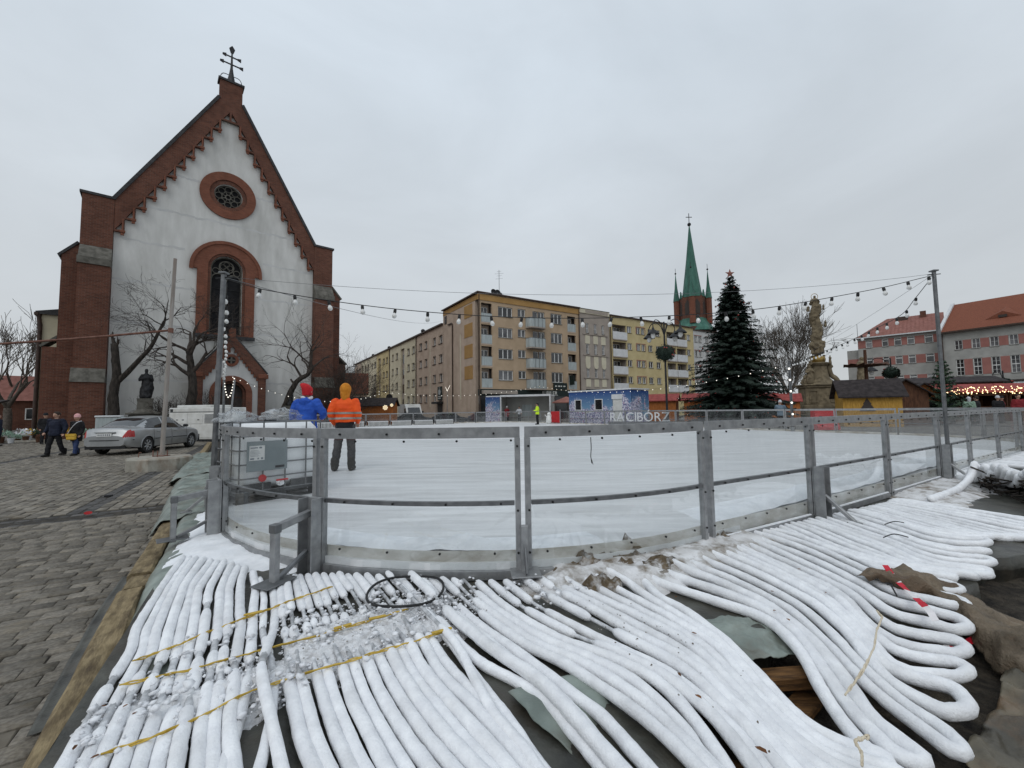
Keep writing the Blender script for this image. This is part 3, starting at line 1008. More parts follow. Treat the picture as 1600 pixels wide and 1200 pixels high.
GUIDES = [
    ('L0', 5, [(-3.06,3.91),(-2.68,3.22),(-2.34,2.64),(-2.15,2.4),(-2.01,2.15),(-1.85,1.87),(-1.73,1.69),(-1.67,1.59)]),
    ('L5', 4, [(-2.65,3.78),(-2.4,3.24),(-2.21,2.95),(-1.91,2.52),(-1.71,2.21),(-1.53,1.93),(-1.42,1.75),(-1.31,1.58)]),
    ('L9', 1, [(-2.28,3.59),(-2.07,3.2),(-1.86,2.88),(-1.65,2.56),(-1.49,2.28),(-1.36,2.07),(-1.21,1.83),(-1.03,1.58)]),
    ('L10', 1, [(-2.17,3.51),(-1.93,3.16),(-1.74,2.83),(-1.59,2.58),(-1.35,2.17),(-1.25,1.97),(-1.16,1.79),(-1.07,1.58)]),
    ('L11', 1, [(-2.03,3.37),(-1.79,3.03),(-1.62,2.74),(-1.48,2.51),(-1.21,2.15),(-1.11,1.96),(-1.04,1.82),(-0.94,1.58)]),
    ('L12', 1, [(-1.91,3.31),(-1.68,2.97),(-1.54,2.74),(-1.43,2.51),(-1.27,2.15),(-1.15,1.96),(-1.04,1.82),(-0.85,1.58)]),
    ('m0', 4, [(-1.89,3.41),(-1.66,3.02),(-1.49,2.74),(-1.31,2.44),(-1.14,2.15),(-1.0,1.94),(-0.87,1.75),(-0.72,1.57)]),
    ('m4', 4, [(-1.68,3.43),(-1.4,3.01),(-1.2,2.69),(-1.04,2.43),(-0.92,2.25),(-0.77,2.0),(-0.61,1.77),(-0.46,1.57)]),
    ('m8', 3, [(-1.43,3.44),(-1.13,3.0),(-0.9,2.64),(-0.8,2.49),(-0.7,2.36),(-0.52,2.06),(-0.33,1.8),(-0.14,1.58)]),
    ('m11', 1, [(-1.2,3.41),(-0.92,3.0),(-0.7,2.68),(-0.61,2.52),(-0.52,2.41),(-0.37,2.13),(-0.17,1.88),(0.05,1.57)]),
    ('m12', 1, [(-1.1,3.39),(-0.8,2.95),(-0.59,2.64),(-0.45,2.39),(-0.35,2.21),(-0.23,2.04),(-0.02,1.75),(0.1,1.56)]),
    ('m13', 1, [(-1.02,3.38),(-0.7,2.91),(-0.46,2.56),(-0.3,2.3),(-0.2,2.06),(-0.1,1.84),(0.03,1.64),(0.07,1.56)]),
    ('m14', 1, [(-0.98,3.36),(-0.65,2.89),(-0.42,2.52),(-0.26,2.23),(-0.18,2.09),(-0.11,1.97),(-0.02,1.81),(0.1,1.57)]),
    ('n0', 1, [(-0.91,3.36),(-0.64,2.94),(-0.45,2.63),(-0.31,2.4),(-0.16,2.22),(0.02,2.08),(0.15,1.92),(0.32,1.57)]),
    ('n1', 1, [(-0.83,3.35),(-0.57,2.94),(-0.43,2.71),(-0.3,2.52),(-0.15,2.32),(-0.0,2.15),(0.14,1.98),(0.35,1.56)]),
    ('n2', 1, [(-0.75,3.33),(-0.51,2.94),(-0.32,2.63),(-0.18,2.45),(-0.02,2.22),(0.12,2.06),(0.23,1.89),(0.37,1.56)]),
    ('n3', 1, [(-0.66,3.31),(-0.44,2.93),(-0.26,2.64),(-0.09,2.43),(0.08,2.21),(0.23,2.01),(0.37,1.82),(0.48,1.56)]),
    ('n4', 3, [(-0.57,3.3),(-0.35,2.93),(-0.18,2.68),(0.05,2.36),(0.24,2.2),(0.43,1.97),(0.56,1.78),(0.65,1.56)]),
    ('n7', 1, [(-0.29,3.24),(-0.11,2.88),(0.04,2.66),(0.23,2.43),(0.5,2.23),(0.67,2.06),(0.76,1.88),(0.81,1.55)]),
    ('n8', 3, [(-0.19,3.24),(-0.02,2.92),(0.14,2.69),(0.35,2.46),(0.6,2.23),(0.78,2.0),(0.87,1.82),(0.92,1.55)]),
    ('nD', 2, [(0.18,3.3),(0.34,3.01),(0.52,2.75),(0.71,2.46),(0.89,2.19),(0.97,1.96),(1.03,1.78),(1.08,1.54)]),
    ('nE', 2, [(0.34,3.32),(0.49,3.06),(0.66,2.82),(0.83,2.58),(0.96,2.35),(1.04,2.04),(1.11,1.74),(1.31,1.52)]),
    ('nF', 2, [(0.59,3.37),(0.73,3.1),(0.87,2.83),(1.01,2.55),(1.11,2.29),(1.14,1.95),(1.23,1.73),(1.39,1.63)]),
    ('nG', 1, [(0.9,3.5),(0.97,3.3),(1.0,2.96),(1.1,2.72),(1.16,2.46),(1.21,2.17),(1.25,1.9),(1.4,1.76)]),
    ('p0', 1, [(0.97,3.54),(1.06,3.24),(1.18,3.07),(1.36,2.87),(1.53,2.66),(1.55,2.37),(1.47,2.07),(1.42,1.76)]),
    ('p1', 1, [(1.11,3.65),(1.23,3.32),(1.41,3.06),(1.58,2.8),(1.64,2.52),(1.57,2.18),(1.53,1.97),(1.51,1.79)]),
    ('p2', 1, [(1.25,3.74),(1.37,3.41),(1.53,3.11),(1.65,2.78),(1.68,2.46),(1.64,2.19),(1.58,1.93),(1.59,1.74)]),
    ('p3', 2, [(1.4,3.83),(1.51,3.49),(1.66,3.19),(1.75,2.8),(1.78,2.48),(1.73,2.17),(1.74,1.99),(1.75,1.82)]),
    ('p5', 2, [(1.71,4.0),(1.79,3.62),(1.9,3.26),(1.97,2.88),(1.97,2.55),(1.91,2.31),(1.89,2.14),(1.92,2.02)]),
    ('p7', 2, [(1.9,4.09),(1.99,3.74),(2.07,3.33),(2.11,2.94),(2.08,2.6),(2.02,2.34),(2.07,2.25),(2.22,2.23)]),
    ('p9', 3, [(2.07,4.18),(2.13,3.84),(2.19,3.41),(2.24,2.98),(2.17,2.64),(2.18,2.49),(2.26,2.44),(2.39,2.41)]),
    ('p12', 3, [(2.35,4.34),(2.44,4.01),(2.51,3.57),(2.52,3.12),(2.5,2.89),(2.54,2.8),(2.63,2.76),(2.7,2.7)]),
    ('p15', 2, [(2.68,4.51),(2.83,4.32),(2.91,3.95),(2.91,3.55),(2.88,3.29),(2.89,3.14),(2.92,3.05),(3.01,3.0)]),
    ('q0', 4, [(2.88,4.6),(2.88,4.25),(2.88,3.91),(2.93,3.67),(2.99,3.49),(3.06,3.4),(3.14,3.32),(3.22,3.25)]),
    ('q2', 3, [(3.27,4.76),(3.31,4.48),(3.3,4.13),(3.28,3.79),(3.24,3.48),(3.28,3.34),(3.4,3.29),(3.53,3.24)]),
    ('q3', 4, [(3.49,4.86),(3.48,4.52),(3.48,4.2),(3.48,3.89),(3.43,3.62),(3.44,3.47),(3.52,3.4),(3.65,3.35)]),
    ('q5', 4, [(3.92,5.08),(3.92,4.75),(3.89,4.4),(3.87,4.14),(3.87,3.98),(3.92,3.89),(3.99,3.81),(4.11,3.79)]),
    ('q7', 5, [(4.29,5.25),(4.32,4.96),(4.32,4.68),(4.33,4.48),(4.35,4.33),(4.42,4.24),(4.5,4.2),(4.61,4.19)]),
    ('q9', 7, [(4.71,5.47),(4.72,5.19),(4.73,4.88),(4.74,4.61),(4.75,4.36),(4.76,4.2),(4.83,4.1),(4.97,4.09)]),
    ('q13', 1, [(5.29,5.78),(5.37,5.62),(5.48,5.39),(5.57,5.17),(5.66,4.98),(5.71,4.83),(5.72,4.66),(5.73,4.5)]),
]

# ================================================================== FROSTED HOSES
HOSE_R = 0.035
STRAP_R = 0.029


def resamp_xy(pts, n=28):
    return resample(catmull([Vector((x, y, 0)) for x, y in pts], 8), n)


GP = [(n, c, resamp_xy(p)) for n, c, p in GUIDES]
lines = []                                   # every hose as a ground line, with the guide it follows
for i, (n, c, p) in enumerate(GP):
    if i == len(GP) - 1:
        lines.append((n, p))
        break
    q = GP[i + 1][2]
    for k in range(c):
        t = k / c
        if k:
            t += rnd.uniform(-0.08, 0.08) / c * 2
        lines.append((n, [a.lerp(b_, t) for a, b_ in zip(p, q)]))


def uv_of(p):
    return p.x * UX + p.y * UY, -p.x * UY + p.y * UX


def frost_mesh(path, seed, r=HOSE_R, nside=10, ends=(True, True)):
    """lumpy sleeve of hoar frost round a stretch of hose"""
    mb = MB()
    n = max(4, int(path_len(path) / 0.026))
    P = resample(path, n)
    rr = []
    for i, p in enumerate(P):
        k = 1.0
        e = min(i, n - 1 - i)
        if (i < n / 2 and ends[0]) or (i >= n / 2 and ends[1]):
            k = (0.45, 0.86, 0.97)[e] if e < 3 else 1.0
        rr.append(r * k)
    mb.tube(P, rr, nside)
    vs = []
    for (x, y, z) in mb.v:
        q = Vector((x, y, z))
        d = 0.10 * noise.noise(q * 9 + Vector((seed, 0, 0))) + 0.07 * noise.noise(q * 45 + Vector((0, seed, 0)))
        vs.append(d)
    k = 0
    for i in range(n):
        for j in range(nside):
            c = P[i]
            q = Vector(mb.v[k])
            mb.v[k] = tuple(c + (q - c) * (1 + vs[k]))
            k += 1
    return mb


def make_hose(path, label, group, gaps=(), seed=0, r=HOSE_R, key_='M'):
    """one hose: a thin rubber hose and the frost sleeves left on it; gaps = [(v_high, v_low)] where the frost broke off"""
    o = thing('frosted_hose', label, 'hose', path[0], 0, group)
    base = path[0]
    loc = [p - base for p in path]
    if gaps:
        MB().tube(resample(loc, 40), 0.012 if key_ != 'L' else .018, 6).build('rubber_hose', 'hose_rubber', o, 'all')
    runs, cur = [], []
    fine = resample(path, max(30, int(path_len(path) / 0.02)))
    for p in fine:
        v = uv_of(p)[1]
        if any(lo < v < hi for hi, lo in gaps):
            if len(cur) > 4:
                runs.append(cur)
            cur = []
        else:
            cur.append(p - base)
    if len(cur) > 4:
        runs.append(cur)
    for rn in runs:
        frost_mesh(rn, seed, r * rnd.uniform(0.93, 1.07)).build('frost_sleeve', 'frost', o, 'all')
    return o


def lift(line, seed, dz=0.0, r=HOSE_R):
    """ground line -> hose axis, resting on the base and wandering a little"""
    out = []
    n = len(line)
    for i, p in enumerate(line):
        u, v = uv_of(p)
        z = PAD + r - 0.004 + 0.010 * noise.noise(Vector((u * 2, v * 2, seed * 1.7))) + dz
        e = pad_edge(u)
        if v < e and u > 1.1:
            z -= min(0.09, (e - v) * 0.16)
        w = 0.006 * noise.noise(Vector((i * 0.35, seed * 3.3, 0)))
        out.append(Vector((p.x + w, p.y, z)))
    return out


ORD = ('first', 'second', 'third', 'fourth', 'fifth', 'sixth', 'seventh', 'eighth', 'ninth', 'tenth', 'eleventh', 'twelfth', 'thirteenth',
       'fourteenth', 'fifteenth', 'sixteenth', 'seventeenth', 'eighteenth', 'nineteenth', 'twentieth', 'twenty-first', 'twenty-second', 'twenty-third', 'twenty-fourth')
GROUPS = {
    'L': ('white frosted hose, %s from the timber edging in the left bunch', 'frosted hoses of the left bunch'),
    'M': ('white frosted hose under the yellow straps, %s from the left in the centre fan', 'frosted hoses of the fan in the centre foreground'),
    'N': ('white frosted hose, %s from the left in the bunch below the foot plate', 'frosted hoses of the broad bunch below the foot plate'),
    'P': ('white frosted hose with a bent end, %s from the front before the brown tarpaulin', 'frosted hoses looping beside the brown tarpaulin'),
    'Q': ('white frosted hose with a bent end, %s in order beyond the brown tarpaulin', 'frosted hoses beyond the tarpaulin'),
    'R': ('white frosted hose with raised end, %s from the right light pole', 'frosted hoses with raised ends at the far right'),
}
seen = {}


def grp(key):
    k = seen.get(key, 0)
    seen[key] = k + 1
    return GROUPS[key][0] % ORD[min(k, len(ORD) - 1)], GROUPS[key][1]


MIDU = [uv_of(p[14])[0] for _, p in lines]
pend = None
for i, (g, ln) in enumerate(lines):
    key = 'L' if g in ('L0', 'L5', 'L9', 'L10', 'L11', 'L12') else 'M' if g[0] == 'm' else 'N' if g[0] == 'n' else 'P' if g[0] == 'p' else 'Q'
    u, v = uv_of(ln[0])
    dz = 0.0
    if g == 'L12':
        dz = 0.05
    if g in ('m13', 'n1'):
        dz = 0.035
    if g == 'n4':
        dz = 0.012
    dl = [abs(MIDU[k] - MIDU[i]) for k in (i - 1, i + 1) if 0 <= k < len(MIDU)]
    rad = max(.022, min({'L': .029, 'M': .0295, 'N': .030}.get(key, .033), .485 * sum(dl) / len(dl)))
    P = lift(ln, i, dz + rnd.uniform(-.008, .010), rad)
    if g == 'L12':
        for k, p in enumerate(P):
            P[k].z += -0.05 + 0.075 * max(0, math.sin(math.pi * min(1, max(0, (k - 12) / 15))))
    gaps = []
    rv = rnd.uniform
    if key == 'L':
        if rv(0, 1) < 0.25:
            a = rv(3.3, 3.75)
            gaps.append((a, a - rv(0.03, 0.09)))
        if rv(0, 1) < 0.55:
            a = rv(2.75, 3.1)
            gaps.append((a, a - rv(0.03, 0.12)))
        a = rv(2.5, 2.66)
        gaps.append((a, a - rv(0.04, 0.15)))
    elif key == 'M' and g not in ('m14',):
        a = rv(3.05, 3.3)
        bq = rv(2.88, 3.0)
        gaps.append((a, bq))
        if rv(0, 1) < 0.65:
            c_ = bq - rv(0.1, 0.2)
            gaps.append((c_, rv(2.37, 2.44)))
        else:
            gaps[-1] = (a, rv(2.37, 2.45))
    elif g in ('m14', 'n0', 'n1', 'n2', 'n3', 'n4'):
        a = rv(2.75, 3.0)
        gaps.append((a, a - rv(0.1, 0.3)))
    elif g in ('n8', 'nD', 'nE'):
        if rv(0, 1) < 0.6:
            a = rv(1.85, 2.05)
            gaps.append((a, a - rv(0.06, 0.2)))
        a = rv(2.35, 2.6)
        gaps.append((a, a - rv(0.03, 0.12)))
    elif g in ('nF', 'p0', 'p1'):
        a = rv(2.25, 2.5)
        gaps.append((a, a - rv(0.05, 0.2)))
    if key in ('L', 'M') or (key == 'N' and g not in ('nE', 'nF', 'nG')):
        d = (P[-1] - P[-4]).normalized()
        P = P + [P[-1] + d * 0.25, P[-1] + d * 0.55]
        make_hose(P, *grp(key), gaps, i, rad, key)
    else:                                    # neighbours share a bend at their outer end
        if pend is None:
            pend = (P, gaps, key)
        else:
            A, ga, ky = pend
            pend = None
            d = (A[-1] - A[-3]).normalized() + (P[-1] - P[-3]).normalized()
            d.normalize()
            gap = (A[-1] - P[-1]).length
            wide = 0.065 if gap < 0.11 else 0.10
            E1 = A[-1] + d * wide * 0.6
            E2 = P[-1] + d * wide * 0.6
            if gap < 0.07:
                side = (P[-1] - A[-1]).normalized() * (0.07 - gap) * 0.5
                E1 -= side
                E2 += side
            mid = (E1 + E2) / 2 + d * wide * 0.55
            full = A[:-1] + catmull([A[-1], E1, mid, E2, P[-1]], 5) + list(reversed(P[:-1]))
            make_hose(full, *grp(ky), [], i, rad)
if pend:
    make_hose(pend[0], *grp(pend[2]), [], 999)
# the raised ends at the far right
first = [W(7.8, 2.0, .26), W(8.3, 1.98, .265), W(8.8, 1.94, .30), W(9.15, 1.9, .40), W(9.33, 1.88, .53), W(9.42, 1.87, .66)]
make_hose(catmull(first, 8), 'white frosted hose curling up to the highest raised end at the far right', None, [], 70, 0.047)
for i in range(22):
    s = rnd.uniform(-0.06, 0.06)
    pts = [W(10.55 + .13 * i, 2.42, .26), W(10.25 + .05 * i, 2.22 - .03 * i, .27), W(9.9 - .02 * i, 2.05 - .04 * i, .35 + s * .3), W(9.66 - .055 * i, 1.95 - .047 * i, .49 + s), W(9.52 - .065 * i, 1.88 - .046 * i, .61 + s)]
    make_hose(catmull(pts, 8), *grp('R'), [], 80 + i, 0.053)
for i in range(14):
    u = 13.2 + i * 0.26 + rnd.uniform(-.05, .05)
    pts = [W(u, 2.45, .27), W(u - .1, 1.9, .27), W(u - .25, 1.5, .30), W(u - .3, 1.15 + rnd.uniform(-.1, .1), .30 + rnd.uniform(0, .12))]
    make_hose(catmull(pts, 8), 'white frosted hose lying behind the raised ends at the far right', 'frosted hoses lying behind the raised ends', [], 120 + i, 0.047)
mb = MB()                                     # branches and sods jammed under the raised bunch
for i in range(26):
    k_ = rnd.uniform(0, 15)
    p = W(9.5 - .062 * k_, 1.85 - .046 * k_, rnd.uniform(.2, .45))
    mb.tube([p, p + Vector((rnd.uniform(-.12, .12), rnd.uniform(-.12, .12), rnd.uniform(-.05, .16))), p + Vector((rnd.uniform(-.2, .2), rnd.uniform(-.2, .2), rnd.uniform(-.05, .2)))], 0.012, 5)
tag(mb.build('brushwood', 'bark'), 'dark twigs jammed under the raised hose ends', 'brushwood')

# crumbs of frost knocked off the hoses
mb = MB()
mb2 = MB()


def crumb(mb, p, s, r):
    """small rounded lump"""
    M = Matrix.Rotation(r.uniform(0, 6.28), 3, 'Z') @ Matrix.Rotation(r.uniform(-.6, .6), 3, 'X')
    f = []
    for (x, y, z) in ((1, 0, 0), (-1, 0, 0), (0, 1, 0), (0, -1, 0), (0, 0, 1), (0, 0, -1), (.62, .62, .62), (-.62, .62, .62), (-.62, -.62, .62), (.62, -.62, .62), (.62, .62, -.62), (-.62, .62, -.62), (-.62, -.62, -.62), (.62, -.62, -.62)):
        k = r.uniform(.5, 1.15)
        f.append(p + (M @ Vector((x * k, y * k * .9, z * k * .5))) * s)
    fs = []
    for (cx, cy, cz, c) in ((0, 2, 4, 6), (1, 2, 4, 7), (1, 3, 4, 8), (0, 3, 4, 9), (0, 2, 5, 10), (1, 2, 5, 11), (1, 3, 5, 12), (0, 3, 5, 13)):
        q = [(cx, cy, c), (cy, cz, c), (cz, cx, c)]
        up_ = ((cx == 0) == (cy == 2)) == (cz == 4)
        fs += q if up_ else [t[::-1] for t in q]
    mb.add(f, fs)


def mask3(u, v):
    lo, hi = (2.30, 3.02) if u > .12 else (2.22, 2.72)
    return min((v - lo) * 5, (hi - v) * 5, (u + .66) * 6, (1.2 - u) * 3) - .25


snow_patch('broken_frost', 'lumpy broken frost lying between the bare hoses under the straps', -.68, 1.5, 2.1, 3.2, mask3, 260, 150, 'slush', .045)
sp_ = bpy.data.objects['broken_frost'].data
for v_ in sp_.vertices:
    q = v_.co
    q.z += .012 * noise.fractal(q * 26, 1.0, 2.0, 4) - .010 * abs(noise.noise(q * 34))
r = random.Random(5)
for i in range(1500):
    if r.random() < 0.62:
        u = r.uniform(-.62, 1.15)
        vc = 2.72 if u > 0.15 else 2.5
        v = r.gauss(vc, 0.17)
    else:
        u = r.uniform(-.6, 2.1)
        v = r.uniform(2.2, 3.25)
    k = noise.noise(Vector((u * 5, v * 5, 3)))
    if k < -0.12:
        continue
    s = r.choice((.006, .009, .012, .017, .024)) * r.uniform(.8, 1.3)
    crumb(mb, W(u, v, PAD + 0.012 + r.random() ** 2 * 0.065), s, r)
for i in range(330):
    if i < 200:
        u, v = r.uniform(.1, 1.7), r.gauss(2.75, .2)
    else:
        u, v = r.uniform(1.6, 2.1), r.gauss(1.9, .3)
    crumb(mb2, W(u, v, PAD + 0.02 + r.random() * 0.05), r.uniform(.003, .0065), r)
tag(mb.build('frost_crumbs', 'crumb', None, 'all'), 'loose crumbs of broken frost among the hoses', None, None, 'stuff')
tag(mb2.build('soil_crumbs', 'mud', None, 'all'), 'dark crumbs of soil on the broken frost', None, None, 'stuff')
mb = MB()
r = random.Random(15)
for i in range(1300):                          # rime grains bedded between the broken sleeves
    u = r.uniform(-.6, 1.25)
    v = r.uniform(2.32, 3.1) if u > .1 else r.uniform(2.2, 2.75)
    crumb(mb, W(u, v, PAD + 0.006 + r.random() * 0.02), r.uniform(.006, .016), r)
tag(mb.build('frost_grains', 'crumb', None, 'all'), 'fine frost grains on the film between the bare hoses', None, None, 'stuff')
# leaves and dark scraps lying on the frost
leaf = MB().add([(-.018, 0, 0), (-.006, .011, .004), (.012, .009, .007), (.02, 0, .002), (.01, -.010, .006), (-.007, -.009, .003), (0, 0, -.001)],
                [(0, 6, 1), (1, 6, 2), (2, 6, 3), (3, 6, 4), (4, 6, 5), (5, 6, 0)]).mesh('fallen_leaf', 'leaf_brown')
for (u, v, s) in ((1.6, .92, 2.0), (1.66, 1.22, 1.5), (1.72, 1.36, 1.3), (-.58, 2.55, 1), (-.5, 2.5, .9), (-.45, 2.42, 1), (-.6, 2.3, 1.2), (-.52, 2.2, 1.2), (2.7, 1.35, 1.4), (2.75, 1.45, 1.2), (3.02, 1.6, 1.1), (2.4, 1.9, 1.2), (2.1, 1.55, 1.3), (3.6, 1.7, 1.), (3.3, 1.4, 1.)):
    o = link('fallen_leaf', leaf, None, W(u, v, PAD + 2 * STRAP_R + .004), rnd.uniform(0, 6), (s * .6, s * .5, s * .6))
    tag(o, 'brown leaf scrap lying on the frosted hoses', 'leaf', 'leaf scraps on the hoses')

# yellow straps across the hoses, pale twine round the looped ends
def strap(name, label, pts, r_, mats, cat='strap', z=PAD + 2 * STRAP_R + .004, group=None):
    P = resample([W(u, v, 0) for u, v in pts], 90)
    mb = MB()
    for off in (-r_, r_):
        q = []
        for i, p in enumerate(P):
            w = noise.noise(Vector((i * .3, off * 300, 2))) * r_ * 2
            q.append(Vector((p.x + off * .7 + w, p.y + off + w, z - .004 + .010 * noise.noise(Vector((i * .35, 3, off * 100))))))
        mb.tube(q, r_, 6)
    return tag(mb.build(name, mats, None, 'all'), label, cat, group)


strap('strap', 'yellow strap across the hoses, nearest the viewer', [(-.5, 2.21), (-.36, 2.21), (-.19, 2.26), (-.03, 2.33), (.2, 2.34), (.4, 2.33), (.66, 2.33), (.91, 2.33)], .0036, 'strap_yellow')
strap('strap', 'yellow strap across the hoses, the middle of three', [(-.56, 2.71), (-.31, 2.68), (0, 2.69), (.3, 2.68), (.63, 2.70), (.82, 2.72)], .0036, 'strap_yellow')
strap('strap', 'yellow strap across the hoses nearest the fence', [(-.56, 2.93), (-.41, 2.98), (-.31, 3.05), (-.14, 3.13), (-.04, 3.17), (.21, 3.28), (.45, 3.36)], .0036, 'strap_yellow')
strap('twine', 'pale twine tied across the looped hose ends by the tarpaulin', [(3.28, 1.12), (3.21, 1.07), (3.0, 1.03), (2.78, .97), (2.5, .92), (2.22, .89)], .004, 'twine_pale', 'twine')
strap('twine', 'pale twine tied round the nearest hose loops at the right', [(2.02, .74), (1.95, .76), (1.9, .72), (1.84, .70)], .004, 'twine_pale', 'twine')
for (u, v, l) in ((.90, 2.33, .06), (.42, 2.69, .05), (.62, 2.69, .05), (-.04, 3.17, .05)):
    o = MB().cbox(-l, l, -.009, .009, -.005, .005, .003).build('strap_clip', 'strap_yellow', None, False, W(u, v, PAD + 2 * STRAP_R + .012), UANG + rnd.uniform(-.1, .1))
    tag(o, 'flat yellow clip on a strap across the hoses', 'strap clip', 'yellow strap clips')
for (pts, lab) in (([(5.0, 1.62), (5.07, 1.56), (5.2, 1.5)], 'black cable tie sticking up between the hoses by the tarpaulin'), ([(5.55, 1.78), (5.62, 1.72), (5.8, 1.7)], 'black cable tie on the hoses beyond the tarpaulin'), ([(3.72, 1.2), (3.62, 1.15), (3.55, 1.1)], 'black cable tie near the striped tape')):
    mb = MB()
    q = [W(u, v, PAD + .075 + (.05 if k == 1 else .015)) for k, (u, v) in enumerate(pts)]
    mb.tube(catmull(q, 6), .005, 5)
    tag(mb.build('cable_tie', 'black_rubber', None, 'all'), lab, 'cable tie')

# black rubber ring lying on the hoses
mb = MB()
ring = [Vector((.262 * math.cos(a), .262 * math.sin(a) * 1.0, .008 * math.sin(3 * a))) for a in [2 * math.pi * i / 48 for i in range(49)]]
mb.tube(ring, .009, 8, cap=False)
tag(mb.build('ring', 'black_rubber', None, 'all', W(.88, 2.97, PAD + 2 * STRAP_R + .014)), 'thin black rubber ring lying on the hoses below the fence', 'ring')

# ================================================================== TIMBER EDGING, FILM, DEBRIS
def timber(name, label, v0, v1, wd, hh, z0, du=0.0, matn='timber', seed=1, group='timber edging beams'):
    p, q = W(beam_u(v0) + du, v0), W(beam_u(v1) + du, v1)
    L = (q - p).length
    n = max(3, int(L / .12))
    mb = MB()
    for i in range(n + 1):
        x = L * i / n
        j = lambda k: .012 * noise.noise(Vector((x * 2.5, k * 7.1, seed)))
        a, h2 = wd / 2, hh
        ring = [(-a + j(0), 0), (a + j(1), 0), (a + j(2), h2 - .02), (a - .02 + j(3), h2 + j(4)), (-a + .02 + j(5), h2 + j(6)), (-a + j(7), h2 - .02)]
        mb.v += [(x, y, z) for y, z in ring]
    for i in range(n):
        for k in range(6):
            a = i * 6 + k
            c = i * 6 + (k + 1) % 6
            mb.f.append((a, a + 6, c + 6, c))
            mb.m.append(0)
    mb.f += [tuple(range(6)), tuple(n * 6 + k for k in reversed(range(6)))]
    mb.m += [0, 0]
    o = mb.build(name, matn, None, 35, Vector((p.x, p.y, z0)), math.atan2(q.y - p.y, q.x - p.x))
    return tag(o, label, 'timber', group)


timber('timber_beam', 'long weathered timber beam edging the rink, nearest the viewer', .5, 4.55, .17, .17, -.02, 0, 'timber', 1)
timber('timber_beam', 'short reddish timber block between two longer edging beams', 4.6, 4.9, .17, .16, -.02, .02, 'timber', 2)
timber('timber_beam', 'weathered timber beam beyond the short block', 4.96, 7.35, .17, .17, -.02, 0, 'timber', 3)
timber('timber_beam', 'timber beam half covered by green film beside the bracket', 7.45, 11.2, .17, .17, -.02, 0, 'timber', 4)
timber('timber_beam', 'timber beam near the concrete pole base', 11.3, 16.0, .18, .17, -.02, 0, 'timber', 5)
timber('timber_beam', 'farthest timber beam of the edging', 16.1, 26.0, .18, .17, -.02, 0, 'timber', 6)
timber('timber_plank', 'dark plank set on edge inside the nearest beam', .6, 4.3, .035, .16, 0, .125, 'timber_dark', 7)


def film(name, label, rows, matn, seed, amp=.02, group=None, sub=(28, 10)):
    """crumpled sheet through rows of (u, v, z)"""
    mb = MB()
    R_ = [resample(catmull([W(*p) for p in row], 6), sub[1] + 1) for row in rows]
    cols = [resample(catmull([R_[i][j] for i in range(len(R_))], 6), sub[0] + 1) for j in range(sub[1] + 1)]
    for j in range(sub[1] + 1):
        for i in range(sub[0] + 1):
            p = cols[j][i]
            n1_ = noise.fractal(Vector((p.x * 6 + seed, p.y * 6, 3)), 1.0, 2.0, 4)
            n2_ = abs(noise.noise(Vector((p.x * 13 + seed, p.y * 9, 1))))
            f1 = .25 - abs(noise.noise(Vector((p.x * 3.2 + p.y * 1.4 + seed, p.y * 2.1 - p.x, 6))))
            f2 = .22 - abs(noise.noise(Vector((p.x * 7 - p.y * 3 + seed, p.y * 5 + p.x * 2, 9))))
            mb.v.append((p.x + amp * .6 * n1_, p.y, p.z + amp * (.6 * n1_ - .5 * n2_ + 1.4 * f1 + 1.0 * f2 + .3)))
    for j in range(sub[1]):
        for i in range(sub[0]):
            a = j * (sub[0] + 1) + i
            mb.f.append((a, a + 1, a + sub[0] + 2, a + sub[0] + 1))
            mb.m.append(0)
    o = mb.build(name, matn, None, 'all')
    so = o.modifiers.new('thickness', 'SOLIDIFY')
    so.thickness = .003
    return tag(o, label, 'plastic film', group)


rows = []
for v in (2.7, 3.3, 4.0, 4.8, 5.6, 6.6, 7.6):
    bu = beam_u(v)
    rows.append([(bu + .09, v, .13), (bu + .15, v, .20), (bu + .24, v + .04, .225), (bu + .38, v + .06, .222)])
film('plastic_film', 'green plastic film between the timber beams and the left hoses', rows, 'film_green', 2, .018, None, (90, 12))
rows = []
for v in (7.0, 8.0, 9.2, 10.6, 12.0):
    bu = beam_u(v)
    rows.append([(bu - .2, v, .0), (bu - .06, v, .17), (bu + .12, v, .20), (bu + .4, v, .24), (bu + .62, v, .24)])
film('plastic_film', 'green plastic film draped over the timber beside the light pole', rows, 'film_green', 8, .04, None, (90, 16))
rows = []
for v in (3.0, 3.8, 4.6, 5.4):
    bu = beam_u(v)
    rows.append([(bu - .19, v, .012), (bu - .14, v, .012), (bu - .09, v, .04)])
film('plastic_film', 'strip of grey film pressed between setts and the nearest beam', rows, 'film_dirty', 11, .008, None, (60, 6))
rows = []
for v in (11.5, 13, 15, 17.5):
    bu = beam_u(v)
    rows.append([(bu - .3, v, .01), (bu - .1, v, .19), (bu + .15, v, .21), (bu + .5, v, .25)])
film('plastic_film', 'pale yellowish film crumpled over the timber near the concrete base', rows, 'film_green', 17, .07, None, (70, 14))
film('plastic_film', 'grey-green film hanging over the dark hole between two hose bunches', [[(2.05, 1.75, .23), (2.35, 1.72, .23), (2.62, 1.6, .22)], [(2.12, 1.55, .225), (2.38, 1.5, .225), (2.66, 1.42, .215)], [(2.2, 1.32, .2), (2.42, 1.28, .18), (2.66, 1.22, .14)]], 'film_green', 23, .03, None, (60, 50))
